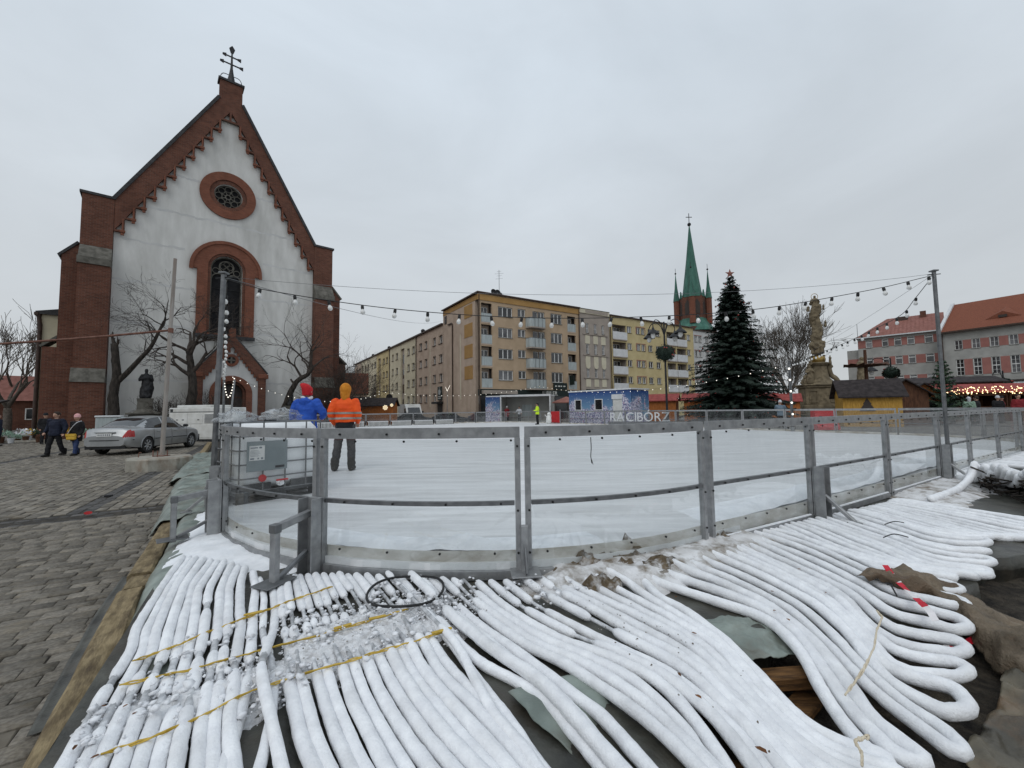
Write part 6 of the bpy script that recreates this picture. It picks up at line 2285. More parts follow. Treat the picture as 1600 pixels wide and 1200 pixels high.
for k, z in enumerate((4.2, 8.6, 11.8, 15.0, 17.9, 21.0)):      # day joints in the plaster stand a little proud
    x0, x1 = (.02, 13.9) if z < 15.5 else (1.4, 12.6) if z < 20 else (3.0, 10.9)
    r = random.Random(k)
    pts = [Vector((x0 + (x1 - x0) * i / 40, -.012, z + r.uniform(-.06, .06))) for i in range(41)]
    mb = MB()
    run = []
    for p in pts:
        hit = (4.9 < p.x < 9.3 and 7.7 < p.z < 13.3) or (4.4 < p.x < 9.7 and 13.2 < p.z < 16.5) or (math.hypot(p.x - 7, p.z - 20.4) < 2.1)
        if hit:
            if len(run) > 1:
                jt(mb, run)
                mb.build('plaster_joint', 'render_white', ch)
                mb = MB()
            run = []
        else:
            run.append(p)
    if len(run) > 1:
        jt(mb, run)
    mb.build('plaster_joint', 'render_white', ch)
# stepped brick gable
outer = [(0, 15.34)]
lo = []
N = 11
for i in range(N):
    x0, x1, z = .575 * i, .575 * (i + 1), 15.34 + 1.06 * i
    lo += [(x0, z), (x1, z)]
zt = 15.34 + 1.06 * N
left = lo + [(6.325, zt)]
right = [(13.95 - x, z) for x, z in reversed(left)]
poly = left + right + [(13.95, 17.75), (7.80, 28.9), (7.80, 30.6), (6.15, 30.6), (6.15, 28.9), (0, 17.75)]
tri = []
for i in range(N):
    for sgn in (1, -1):
        x0, z = .575 * i, 15.34 + 1.06 * i
        t = [(x0 + .06, z + .14), (x0 + .50, z + .14), (x0 + .50, z + .88)]
        if sgn < 0:
            t = [(13.95 - x, zz) for x, zz in reversed(t)]
        tri.append(t)
tri.append([(6.45, zt + .14), (6.9, zt + .14), (6.9, zt + .85)])
tri.append([(7.05, zt + .14), (7.5, zt + .14), (7.05, zt + .85)])
mb = MB()
mb.prism(poly, -.26, -.02, tri, back=False)
mb.build('gable_band', 'brick', ch)
mb = MB()
mb.prism([(.05, 15.9), (6.4, 27.6), (7.55, 27.6), (13.9, 15.9), (13.9, 17.6), (7.7, 28.7), (6.25, 28.7), (.05, 17.6)], -.10, -.03, back=False)
mb.build('gable_recess', 'brick', ch)
for i in range(N):
    for sgn in (1, -1):
        x, z = .575 * (i + 1) - .10, 15.34 + 1.06 * i
        x = x if sgn > 0 else 13.95 - x
        mb = MB()
        mb.cbox(x - .16, x + .16, -.40, -.262, z - .06, z + .14, .02)
        mb.cbox(x - .10, x + .10, -.36, -.262, z - .26, z - .062, .02)
        mb.cbox(x - .05, x + .05, -.33, -.262, z + .142, z + 1.0, .01)
        mb.build('corbel', 'brick_light', ch)
# copings
for (p, q) in (((-.05, 17.72), (6.12, 28.85)), ((14.0, 17.72), (7.83, 28.85))):
    mb = MB()
    mb.beam((p[0], .12, p[1] + .12), (q[0], .12, q[1] + .12), .95, .22, up=(0, 1, 0) if False else (0, 0, 1))
    mb.build('coping', 'slate', ch)
MB().box(6.02, 7.93, -.36, .62, 30.6, 30.78).build('coping', 'slate', ch)
MB().box(6.15, 7.80, -.02, .5, 28.5, 30.598).build('apex_block', 'brick', ch)
# cross of iron on the apex
MB().lathe([(.34, 30.78), (.20, 31.5), (.10, 32.2), (.05, 33.9)], 8, (6.97, .1, 0)).build('cross_base', 'iron_black', ch, 30)
for (z, w) in ((32.55, .72), (33.25, .55)):
    mb = MB()
    mb.beam((6.97 - w, .1, z), (6.97 + w, .1, z), .07, .10)
    for s in (-1, 1):
        mb.prism([(6.97 + s * w - .14, z - .07), (6.97 + s * w + .14, z - .16), (6.97 + s * w + .14, z + .16), (6.97 + s * w - .14, z + .07)], .06, .14)
    mb.build('cross_arm', 'iron_black', ch)
mb = MB()
mb.prism([(6.97 - .10, 33.6), (6.97 + .10, 33.6), (6.97 + .22, 34.0), (6.97, 34.3), (6.97 - .22, 34.0)], .06, .14)
mb.build('cross_top', 'iron_black', ch)
for s in (-1, 1):
    MB().tube(catmull([(6.97 + s * .2, .1, 31.5), (6.97 + s * .6, .1, 31.45), (6.97 + s * .78, .1, 31.1), (6.97 + s * .7, .1, 30.8)], 6), .03, 6).build('scroll', 'iron_black', ch, True)
# round window
mb = MB()
mb.prism(arc(7.02, 20.44, 2.03, 0, 352.5, 47), -.16, -.005, [arc(7.02, 20.44, 1.35, 0, 352.5, 47)])
mb.build('rose_ring', 'brick_light', ch)
mb = MB()
mb.prism(arc(7.02, 20.44, 1.345, 0, 352.5, 47), -.06, .25, [arc(7.02, 20.44, 1.02, 0, 352.5, 47)])
mb.build('rose_ring_inner', 'brick', ch)
rose = MB()
rose.prism(arc(7.02, 20.44, 1.02, 0, 352.5, 47), .22, .30, [arc(7.02, 20.44, .94, 0, 352.5, 47)])
rose.prism(arc(7.02, 20.44, .24, 0, 345, 23), .22, .30, [arc(7.02, 20.44, .15, 0, 345, 23)])
for k in range(8):
    a = R(45 * k + 22)
    rose.beam((7.02 + .24 * math.cos(a), .26, 20.44 + .24 * math.sin(a)), (7.02 + .68 * math.cos(a), .26, 20.44 + .68 * math.sin(a)), .06, .06, up=(0, 1, 0))
    a2 = R(45 * k + 44.5)
    c = (7.02 + .68 * math.cos(a2), 20.44 + .68 * math.sin(a2))
    rose.prism(arc(c[0], c[1], .27, 0, 345, 23), .23, .29, [arc(c[0], c[1], .215, 0, 345, 23)])
rose.build('rose_tracery', 'stone_grey', ch)
MB().lathe([(1.03, 0), (1.03, .02)], 30, M=Matrix.Translation((7.02, .36, 20.44)) @ Matrix.Rotation(R(90), 4, 'X')).build('rose_glass', 'glass_church', ch)
# tall window
sur = [(5.02, 7.95), (9.12, 7.95)] + [(9.12, 13.62), (9.55, 13.62)] + arc(7.07, 13.75, 2.52, 0, 180, 30) + [(4.59, 13.62), (5.02, 13.62)]
mb = MB()
mb.prism(sur, -.18, -.005, [[(5.75, 8.3), (8.4, 8.3)] + arc(7.07, 13.95, 1.33, 0, 180, 24)])
mb.build('window_surround', 'brick_light', ch)
mb = MB()
mb.prism([(5.55, 8.2), (8.6, 8.2)] + arc(7.07, 13.95, 1.53, 0, 180, 24), -.08, .22, [win_hole], back=False)
mb.build('window_reveal', 'brick', ch)
hood = arc(7.07, 13.75, 2.58, 0, 180, 30)
mb = MB()
mb.prism([(9.65, 13.5)] + hood[0:] + [(4.49, 13.5)] + [(4.75, 13.5)] + list(reversed(arc(7.07, 13.75, 2.32, 0, 180, 30))) + [(9.39, 13.5)], -.26, -.185)
mb.build('hood_mould', 'brick_light', ch)
MB().box(4.95, 9.2, -.34, -.19, 7.9, 8.2).build('window_sill', 'slate', ch)
trc = MB()
trc.prism(win_hole, .30, .40, [[(6.04, 8.45), (8.1, 8.45)] + arc(7.07, 13.95, 1.03, 0, 180)])
trc.box(7.01, 7.13, .31, .39, 8.4, 13.3)
for cx in (6.53, 7.61):
    trc.prism(arc(cx, 13.1, .54, 0, 180, 16) + list(reversed(arc(cx, 13.1, .45, 0, 180, 16))), .31, .39)
trc.prism(arc(7.07, 14.22, .56, 0, 352, 31), .31, .39, [arc(7.07, 14.22, .47, 0, 352, 31)])
for k in range(4):
    a = R(90 * k)
    trc.prism(arc(7.07 + .24 * math.cos(a), 14.22 + .24 * math.sin(a), .23, 0, 345, 15), .32, .38, [arc(7.07 + .24 * math.cos(a), 14.22 + .24 * math.sin(a), .185, 0, 345, 15)])
for s in (-1, 1):
    trc.prism(arc(7.07 + s * .74, 13.82, .27, 0, 345, 15), .32, .38, [arc(7.07 + s * .74, 13.82, .21, 0, 345, 15)])
trc.build('window_tracery', 'stone_grey', ch)
mb = MB()
mb.prism(win_hole, .46, .5, back=False)
mb.build('window_glass', 'glass_church', ch)
for z in (9.3, 10.3, 11.3, 12.3):
    MB().box(6.0, 8.15, .41, .45, z - .015, z + .015).build('glazing_bar', 'iron_black', ch)
# projecting porch
PY = -.85
px = 7.52
mb = MB()
arch_in = [(px - 1.08, -.1), (px + 1.08, -.1)] + arc(px, 3.25, 1.08, 0, 180, 20)
pw = [(px - 1.95, -.1), (px - 1.08, -.1)] + list(reversed(arc(px, 3.25, 1.08, 0, 180, 20))) + [(px + 1.08, -.1), (px + 1.95, -.1), (px + 1.95, 4.9), (px, 7.7), (px - 1.95, 4.9)]
pw = [(px - 1.95, -.1), (px - 1.08, -.1)] + arc(px, 3.25, 1.08, 180, 0, 20) + [(px + 1.08, -.1), (px + 1.95, -.1), (px + 1.95, 4.9), (px, 7.7), (px - 1.95, 4.9)]
mb.prism(pw, PY, -.005, back=False)
mb.build('porch_wall', 'render_white', ch)
ring = [(px - 1.5, -.1), (px - 1.06, -.1)] + arc(px, 3.25, 1.06, 180, 0, 24) + [(px + 1.06, -.1), (px + 1.5, -.1)] + arc(px, 3.25, 1.5, 0, 180, 24)
mb = MB()
mb.prism(ring, PY - .12, PY + .3)
mb.build('door_arch', 'brick_light', ch)
ring2 = [(px - 1.05, -.1), (px - .86, -.1)] + arc(px, 3.25, .86, 180, 0, 24) + [(px + .86, -.1), (px + 1.05, -.1)] + arc(px, 3.25, 1.05, 0, 180, 24)
mb = MB()
mb.prism(ring2, PY + .2, PY + .7)
mb.build('door_arch_inner', 'brick', ch)
mb = MB()
mb.prism([(px - 1.07, -.1), (px + 1.07, -.1)] + arc(px, 3.25, 1.07, 0, 180, 20), -.10, -.05)
mb.build('door', 'frame_dark', ch)
MB().box(px - .03, px + .03, -.13, -.102, 0, 3.0).build('door_post', 'wood_brown', ch)
MB().box(px - 1.0, px + 1.0, -.13, -.102, 2.9, 3.02).build('door_transom', 'wood_brown', ch)
for s in (-1, 1):
    mb = MB()
    a = [(px + s * 2.55, 4.95), (px + s * 2.0, 4.35), (px, 7.2), (px, 8.2)]
    if s > 0:
        a = a[::-1]
    mb.prism(a if s > 0 else a, PY - .22, 0.0)
    mb.build('porch_gable', 'brick', ch)
    mb = MB()
    for k in range(9):
        t = (k + .5) / 9.5
        x, z = px + s * (1.95 - 1.95 * t), 4.45 + 2.75 * t
        mb.box(x - .07, x + .07, PY - .18, PY - .003, z - .22, z + .06)
    mb.build('porch_dentils', 'brick_light', ch)
    mb = MB()
    mb.cbox(px + s * 2.2 - .28, px + s * 2.2 + .28, PY - .25, 0, -.1, 4.55, .03)
    mb.build('porch_pier', 'brick', ch)
    MB().cbox(px + s * 2.3 - .42, px + s * 2.3 + .36, PY - .32, 0, 4.56, 4.95, .04).build('porch_pier_cap', 'brick_light', ch)
    mb = MB()
    mb.beam((px + s * 2.62, PY / 2 - .1, 5.02), (px, PY / 2 - .1, 8.28), .95, .1)
    mb.build('porch_coping', 'slate', ch)
MB().cbox(px - .2, px + .2, PY - .25, 0, 7.9, 8.75, .04).build('porch_finial', 'brick_light', ch)
MB().tube([(px, PY / 2, 8.7), (px, PY / 2, 9.8)], .05, 6).build('porch_cross', 'iron_black', ch)
MB().beam((px - .3, PY / 2, 9.4), (px + .3, PY / 2, 9.4), .07, .07).build('porch_cross_arm', 'iron_black', ch)
mb = MB()
mb.prism(arc(px - .05, 6.05, .52, 0, 345, 23), PY - .1, PY - .003, [arc(px - .05, 6.05, .30, 0, 345, 23)])
mb.build('porch_rosette', 'brick_light', ch)
MB().lathe([(.3, 0), (.3, .02)], 20, M=Matrix.Translation((px - .05, PY - .004, 6.05)) @ Matrix.Rotation(R(90), 4, 'X')).build('rosette_glass', 'glass_church', ch)
for s in (0, 90):
    a = R(s)
    MB().beam((px - .05 - .28 * math.cos(a), PY - .05, 6.05 - .28 * math.sin(a)), (px - .05 + .28 * math.cos(a), PY - .05, 6.05 + .28 * math.sin(a)), .12, .05, up=(0, 1, 0)).build('rosette_bar', 'stone_grey', ch)
# corner piers and buttresses (the left ones and, mirrored, the right ones)
for s in (0, 1):
    X = (lambda x: x) if s == 0 else (lambda x: 13.95 - x)

    def bx(x0, x1, y0, y1, z0, z1, nm, mn):
        a, c = sorted((X(x0), X(x1)))
        MB().box(a, c, y0, y1, z0, z1).build(nm, mn, ch)

    def wedge(x0, x1, y0, y1, z0, z1, nm, mn, ytop=None):
        """block whose front face leans back from y0 at z0 to ytop at z1"""
        a, c = sorted((X(x0), X(x1)))
        mb = MB()
        mb.add([(a, y0, z0), (c, y0, z0), (c, y1, z0), (a, y1, z0), (a, ytop, z1), (c, ytop, z1), (c, y1, z1), (a, y1, z1)], [(0, 1, 5, 4), (1, 2, 6, 5), (2, 3, 7, 6), (3, 0, 4, 7), (4, 5, 6, 7), (3, 2, 1, 0)])
        mb.build(nm, mn, ch)

    bx(-1.72, -.02, -.28, 1.4, 13.9, 17.7, 'corner_pier', 'brick')
    bx(-1.85, .06, -.36, 1.5, 17.702, 17.88, 'pier_coping', 'slate')
    wedge(-1.70, -.02, -1.05, 1.4, 12.85, 13.88, 'weathering', 'stone_grey', -.3)
    bx(-1.74, -.02, -1.1, 1.4, 12.35, 12.845, 'stone_band', 'stone_grey')
    bx(-1.68, -.02, -1.0, 1.4, 4.4, 12.345, 'buttress', 'brick')
    wedge(-1.75, -.02, -1.5, 1.4, 3.9, 4.9, 'weathering', 'stone_grey', -1.0)
    bx(-1.72, -.02, -1.42, 1.4, -.1, 3.895, 'buttress_foot', 'brick')
    # buttress standing out sideways
    mb = MB()
    pts = [(-2.6, -.1), (-1.725, -.1), (-1.725, 14.0), (-2.0, 13.7), (-2.6, 13.0)]
    pts = [(X(x), z) for x, z in pts]
    mb.prism(pts if s == 0 else pts[::-1], .1, 1.7)
    mb.build('side_buttress', 'brick', ch)
    mb = MB()
    mb.beam((X(-2.75), .9, 12.95), (X(-1.8), .9, 14.1), 1.75, .16)
    mb.build('buttress_coping', 'slate' if s == 0 else 'stone_grey', ch)
    bx(-3.3, -2.61, .3, 1.6, -.1, 6.4, 'side_buttress_foot', 'brick')
    mb = MB()
    mb.beam((X(-3.4), .95, 6.4), (X(-2.55), .95, 7.2), 1.5, .14)
    mb.build('foot_coping', 'stone_grey', ch)
MB().box(.3, 13.65, .62, 42, -.1, 15.5).build('nave_wall', 'brick', ch)
mb = MB()
mb.add([(-.4, .7, 15.5), (14.35, .7, 15.5), (6.97, .7, 28.2), (-.4, 42, 15.5), (14.35, 42, 15.5), (6.97, 42, 28.2)], [(0, 2, 5, 3), (1, 4, 5, 2), (3, 5, 4), (0, 1, 2)])
mb.build('nave_roof', 'roof_tile', ch)
MB().box(-3.8, .25, 3.2, 16, -.1, 9.3).build('side_chapel', 'render_pale', ch)
mb = MB()
mb.add([(-4.1, 3.0, 9.3), (.3, 3.0, 10.4), (.3, 16, 10.4), (-4.1, 16, 9.3), (-4.1, 3.0, 9.1), (.3, 3.0, 9.1)], [(0, 1, 2, 3), (4, 5, 1, 0)])
mb.build('chapel_roof', 'slate', ch)
MB().tube([(-3.95, 3.1, 9.2), (-3.9, 3.1, 8.6), (-3.85, 3.1, 8.3), (-3.85, 3.1, 0)], .12, 8).build('downpipe', 'gutter', ch, True)
MB().box(-4.15, -3.95, 2.9, 16, 9.0, 9.2).build('gutter', 'gutter', ch)

# ================================================================== TREES
def grow(mb, p, d, r_, L, lev, rr, up=.12, kids=(2, 4), minr=.006, spread=.75, wig=.22):
    pts, rad = [p], [r_]
    n = 4 if lev > 1 else 3
    dd = d.normalized()
    for i in range(n):
        dd = (dd + Vector((rr.uniform(-wig, wig), rr.uniform(-wig, wig), rr.uniform(-wig, wig) + up * .5))).normalized()
        pts.append(pts[-1] + dd * (L / n))
        rad.append(max(minr, r_ * (1 - .45 * (i + 1) / n)))
    mb.tube(pts, rad, 6 if lev > 2 else 4, cap=False)
    if lev <= 0:
        return
    k = rr.randint(*kids)
    for i in range(k):
        t = rr.uniform(.35, 1.0) if i else 1.0
        idx = min(n, max(1, int(round(t * n))))
        ax = dd.orthogonal().normalized()
        ax = Matrix.Rotation(rr.uniform(0, 6.28), 3, dd) @ ax
        nd = (dd + ax * rr.uniform(.35, spread) + Vector((0, 0, up))).normalized()
        grow(mb, pts[idx], nd, max(minr, rad[idx] * rr.uniform(.55, .78)), L * rr.uniform(.62, .86), lev - 1, rr, up, kids, minr, spread, wig)


def bare_tree(label, base, trunk, rad, starts, seed, group=None, matt='bark', matw='twig', **kw):
    """trunk = local points; starts = [(index, direction, length, levels)]"""
    o = thing('bare_tree', label, 'tree', base, 0, group)
    rr = random.Random(seed)
    P = catmull(trunk, 5)
    n = len(P)
    R_ = [rad[0] + (rad[1] - rad[0]) * (i / (n - 1)) ** .8 for i in range(n)]
    mb = MB()
    mb.tube(P, R_, 10)
    for k, (x, y, z) in enumerate(mb.v):
        q = Vector((x, y, z))
        c = P[min(n - 1, k // 10)]
        mb.v[k] = tuple(c + (q - c) * (1 + .22 * noise.noise(q * 5)))
    mb.build('trunk', matt, o, 'all')
    mb = MB()
    for (i, d, L, lev) in starts:
        i = min(n - 1, int(i * (n - 1)))
        grow(mb, P[i], Vector(d), R_[i] * .62, L, lev, rr, **kw)
    mb.build('branches', matw, o, 'all')
    return o


# pollarded trees before the church
bare_tree('dark pollarded tree with one long bough, left of the church front', Vector((-27.8, 28.8, 0)), [(0, 0, -.1), (.05, 0, 1.5), (-.05, 0, 3.0), (.1, 0, 4.3), (.0, 0, 5.4), (-.15, 0, 6.6)], (.36, .20),
          [(.8, (-.3, .1, 1), .7, 1), (1, (-.2, 0, 1), .5, 1), (.95, (.3, 0, .9), .6, 1)], 3)
o = bpy.data.objects['bare_tree']
mb = MB()
bough = catmull([(.05, 0, 3.8), (.7, .1, 4.5), (1.6, .1, 5.5), (2.4, 0, 6.3), (2.9, 0, 7.3), (3.2, .1, 8.2)], 5)
mb.tube(bough, [.20 - .13 * i / (len(bough) - 1) for i in range(len(bough))], 8, cap=False)
rr = random.Random(8)
for (t, d, L, lev) in ((.5, (-.2, .2, 1), 1.2, 3), (.62, (.4, -.2, .9), 1.6, 4), (.75, (-.5, .2, .8), 1.8, 4), (.85, (.8, 0, .7), 1.9, 4), (.95, (-.6, -.2, .7), 2.0, 4), (1, (.2, .1, .9), 1.6, 4), (1, (.9, 0, .3), 1.5, 4)):
    i = int(t * (len(bough) - 1))
    grow(mb, bough[i], Vector(d), .045, L, lev, rr, up=-.02, wig=.32, kids=(2, 3))
mb.build('bough', 'bark', o, 'all')
bare_tree('dark pollarded tree with dense twigs beside the church porch', Vector((-24.1, 31.0, 0)), [(0, 0, -.1), (-.1, 0, 1.8), (.1, 0, 3.4), (-.1, 0, 5.0), (-.3, 0, 6.3)], (.42, .2),
          [(.7, (.8, 0, .6), 1.9, 5), (.8, (-.8, 0, .6), 2.0, 5), (.9, (.5, -.3, .8), 2.0, 5), (1, (-.5, .2, .9), 2.1, 5), (1, (.3, .2, 1), 2.0, 5), (.65, (-.6, -.3, .5), 1.6, 4), (1, (.9, -.1, .5), 1.9, 5), (1, (-.9, -.1, .5), 1.9, 5)], 11, up=.02, wig=.3, kids=(2, 3))
bare_tree('leaning pollarded tree with a cut stub, right of the church porch', Vector((-20.4, 36.0, 0)), [(0, 0, -.1), (.25, 0, 1.2), (.7, 0, 2.4), (1.1, 0, 3.5), (1.7, 0, 4.4), (2.5, 0, 4.9), (2.9, 0, 5.5)], (.34, .15),
          [(.62, (-.6, 0, .6), .6, 0), (.75, (-.3, .1, 1), 2.2, 4), (.85, (.0, .1, 1), 2.3, 4), (.92, (-.6, .1, .9), 2.4, 4), (1, (.2, -.1, 1), 2.0, 4), (1, (-.5, 0, .8), 2.4, 4), (1, (.7, 0, .6), 1.8, 4)], 21, up=.02, wig=.32, kids=(2, 3))
for (x, y, hgt, sd, lab) in ((-22.6, 31.6, 3.2, 31, 'bare shrub crowding the left side of the church porch'), (-25.2, 30.2, 2.6, 33, 'low bare shrub beside the left statue'), (-15.9, 38.2, 6.6, 35, 'tall bare shrub against the right church buttress'), (-15.7, 40.0, 5.8, 37, 'tall bare shrub right of the church buttress'), (-16.9, 38.0, 3.6, 39, 'bare hedge shrub below the right church buttress'), (-16.6, 42.2, 6.4, 41, 'bare shrub beyond the church corner, nearest the side street')):
    o = thing('bare_shrub', lab, 'shrub', Vector((x, y, 0)), 0)
    mb = MB()
    rr = random.Random(sd)
    for k in range(11):
        a = rr.uniform(0, 6.28)
        grow(mb, Vector((rr.uniform(-.4, .4), rr.uniform(-.4, .4), 0)), Vector((math.cos(a) * .5, math.sin(a) * .5, 1)), .035, hgt * .42, 4, rr, up=.06, wig=.25, kids=(2, 4))
    mb.build('branches', 'twig', o, 'all')
for (x, y, hgt, sd, mt, lab, nb) in ((53.0, 79, 15.5, 51, 'bark_pale', 'large round-headed bare tree beyond the market, right of the spruce', 8), (49.0, 92, 15, 52, 'bark_pale', 'bare tree half hidden behind the spruce', 8), (63, 95, 11.5, 53, 'bark_pale', 'small distant bare tree right of the stone column', 7), (-55, 45, 10, 54, 'bark_pale', 'bare tree at the far left beyond the church', 5), (-62, 52, 12, 55, 'bark_pale', 'taller bare tree cut by the left edge beyond the church', 5)):
    bare_tree(lab, Vector((x, y, -.1)), [(0, 0, 0), (.1, 0, hgt * .12), (0, 0, hgt * .26)], (.42, .30),
              [(1, (math.cos(k * 2.4) * .55, math.sin(k * 2.4) * .55, 1), hgt * .34, 5 if nb > 5 else 4) for k in range(nb)], sd, None, mt, mt, up=.10, wig=.16, kids=(2, 4), minr=.02, spread=.6)

# ------------------------------------------------------------------ the Christmas spruce
SP = Vector((18.3, 33.8, .2))
o = thing('christmas_tree', 'tall dark Christmas spruce hung with red baubles', 'christmas tree', SP)
MB().tube([(0, 0, 0), (.02, 0, 6), (0, 0, 12.2)], [.24, .13, .02], 10).build('trunk', 'bark', o, True)
rr = random.Random(99)
mb = MB()
tips = []


def needle_branch(mb, p0, d, L, rr, droop):
    side = d.cross(Vector((0, 0, 1))).normalized()
    n = max(4, int(L / .16))
    prev = p0
    for i in range(1, n + 1):
        t = i / n
        c = p0 + d * (L * t) + Vector((0, 0, -droop * L * t * t + .16 * L * max(0, t - .65)))
        w = (.12 + .30 * L * (1 - t) ** .8 * .55) * (.7 + .3 * rr.random())
        for s in (-1, 1):
            for k in range(2):
                q = prev.lerp(c, rr.random())
                e = q + side * s * w * rr.uniform(.6, 1.15) + d * w * rr.uniform(.25, .8) + Vector((0, 0, rr.uniform(-.16, .05) - .10 * w))
                m_ = (q + e) / 2
                hw = rr.uniform(.05, .10)
                up_ = Vector((rr.uniform(-.4, .4), rr.uniform(-.4, .4), 1)).normalized() * hw
                fwd_ = d * hw * .7
                mb.add([q - fwd_ * .4, m_ + up_ * .7 - fwd_, e, m_ - up_ * .9 + fwd_], [(0, 1, 2, 3)])
        for k in range(2):                       # hanging sprays
            q = prev.lerp(c, rr.random())
            e = q + Vector((rr.uniform(-.1, .1), rr.uniform(-.1, .1), -rr.uniform(.1, .28)))
            mb.add([q - side * .04, q + side * .04, e], [(0, 1, 2)])
        prev = c
    return prev


H_T = 12.3
lv = 0
z = 1.0
while z < H_T - .25:
    t = z / H_T
    Rm = 4.8 * (1 - t) ** .84 + .12
    nb = max(6, int(7 + 19 * (1 - t)))
    for k in range(nb):
        a = 2 * math.pi * (k + rr.uniform(-.35, .35)) / nb + lv * .7
        L = Rm * rr.uniform(.68, 1.12)
        el = rr.uniform(-.22, .10) + (.5 * max(0, t - .7) / .3)
        d = Vector((math.cos(a), math.sin(a), el)).normalized()
        tip = needle_branch(mb, Vector((0, 0, z + rr.uniform(-.12, .12))), d, L, rr, .14)
        tips.append((tip, t))
    z += .30 + .12 * (1 - t)
    lv += 1
for k in range(5200):                        # inner sprays close the crown
    z = rr.uniform(.5, H_T - 1)
    rad_ = 4.5 * (1 - z / H_T) ** .84 * rr.uniform(.25, .74)
    a = rr.uniform(0, 6.28)
    c = Vector((rad_ * math.cos(a), rad_ * math.sin(a), z - .1 * rad_))
    d = Vector((math.cos(a), math.sin(a), rr.uniform(-.5, 0))) * rr.uniform(.2, .4)
    s = Vector((-math.sin(a), math.cos(a), rr.uniform(-.5, .5))) * rr.uniform(.10, .2)
    mb.add([c - d * .6 - s * .3, c - s, c + d, c + s], [(0, 1, 2, 3)])
mb.build('foliage', 'needles', o)
bl = MB().ball((0, 0, 0), .10, 10, 8).mesh('bauble', 'bauble_red', 'all')
for k in range(70):
    tp_, t = rr.choice(tips)
    q = tp_ * rr.uniform(.88, 1.0)
    q.z = tp_.z - .12
    s = rr.uniform(.4, .75)
    link('bauble', bl, o, q, None, (s, s, s))
mb = MB()
for k in range(24):
    tp_, t = rr.choice(tips)
    mb.ball(Vector((tp_.x * .96, tp_.y * .96, tp_.z + .02)), .022, 5, 3)
mb.build('lit_bulbs', 'lamp_white', o)
mb = MB()
for k in range(5):
    a = R(90 + 72 * k)
    a1, a2 = a - R(36), a + R(36)
    f = lambda an, r_: Vector((math.cos(an) * r_, 0, 12.45 + math.sin(an) * r_))
    mb.add([f(a, .42), f(a1, .17), Vector((0, -.07, 12.45)), f(a2, .17), Vector((0, .07, 12.45))], [(0, 1, 2), (0, 2, 3), (1, 0, 4), (0, 3, 4)])
mb.build('star', 'roof_rose', o)
# small cut spruces leaning on market stalls
for (x, y, hgt, lab, z0) in ((35.6, 44.0, 4.0, 'small spruce before the stone column pedestal', .2), (27.2, 26.0, 4.2, 'thin yellowish spruce beside the right light pole', .27)):
    s_ = thing('small_spruce', lab, 'spruce', Vector((x, y, z0)))
    MB().tube([(0, 0, 0), (0, 0, hgt)], [.06, .01], 6).build('trunk', 'bark', s_)
    mb = MB()
    z = .3
    while z < hgt - .1:
        t = z / hgt
        for k in range(7):
            a = k * .9 + z * 5
            needle_branch(mb, Vector((0, 0, z)), Vector((math.cos(a), math.sin(a), .25)).normalized(), (1 - t) * hgt * .33 + .1, rr, .05)
        z += .26
    mb.build('foliage', 'needles_pale', s_)

# ================================================================== PEOPLE
def fuse(mb, voxel, smooth=4):
    """weld overlapping volumes into one continuous skin"""
    me = bpy.data.meshes.new('tmp')
    me.from_pydata(mb.v, [], mb.f)
    ob = bpy.data.objects.new('tmp', me)
    COL.objects.link(ob)
    r_ = ob.modifiers.new('r', 'REMESH')
    r_.mode = 'VOXEL'
    r_.voxel_size = voxel
    s = ob.modifiers.new('s', 'SMOOTH')
    s.iterations = smooth
    s.factor = .5
    dg = bpy.context.evaluated_depsgraph_get()
    out = bpy.data.meshes.new_from_object(ob.evaluated_get(dg))
    bpy.data.objects.remove(ob)
    bpy.data.meshes.remove(me)
    out.polygons.foreach_set('use_smooth', [True] * len(out.polygons))
    return out


def limb(mb, pts, rad, n=10):
    P = catmull(pts, 4)
    k = len(P)
    segs = len(rad) - 1
    R_ = []
    for i in range(k):
        t = i / (k - 1) * segs
        j = min(segs - 1, int(t))
        R_.append(rad[j] + (rad[j + 1] - rad[j]) * (t - j))
    mb.tube(P, R_, n)
    mb.ball(P[0], R_[0] * .98, n, 6)
    mb.ball(P[-1], R_[-1] * .98, n, 6)


def loft(mb, rings, n=18):
    """rings = [(z, rx, ry, cy)] from bottom to top"""
    vs, fs = [], []
    for (z, rx, ry, cy) in rings:
        for j in range(n):
            a = 2 * math.pi * j / n
            c, s = math.cos(a), math.sin(a)
            e = .8
            vs.append((rx * abs(c) ** e * (1 if c >= 0 else -1), cy + ry * abs(s) ** e * (1 if s >= 0 else -1), z))
    for i in range(len(rings) - 1):
        for j in range(n):
            a, b_ = i * n + j, i * n + (j + 1) % n
            fs.append((a, b_, b_ + n, a + n))
    fs += [tuple(reversed(range(n))), tuple((len(rings) - 1) * n + j for j in range(n))]
    mb.add(vs, fs)


def hand(mb, wrist, d, side, curl=.6):
    """palm, four unequal bent fingers and a thumb, pointing along d"""
    d = Vector(d).normalized()
    out = Vector((side, 0, 0))
    nrm = d.cross(out).normalized()
    out = nrm.cross(d).normalized()
    w = Vector(wrist)
    for k in range(4):
        a = (k - 1.5) * .019
        limb(mb, [w, w + d * .05 + out * a * .9, w + d * .085 + out * a], [.021, .017, .013], 7)
        L = (.062, .072, .068, .052)[k]
        p = w + d * .085 + out * a
        q = p + (d * .8 + nrm * curl * .6) * L * .55
        e = q + (d * .35 + nrm * curl) * L * .5
        limb(mb, [p, q, e], [.0105, .0095, .0085], 6)
    t0 = w + d * .025 - out * .022 * 1
    limb(mb, [t0, t0 + d * .03 - out * .03 + nrm * .012, t0 + d * .062 - out * .032 + nrm * .03], [.014, .012, .010], 6)


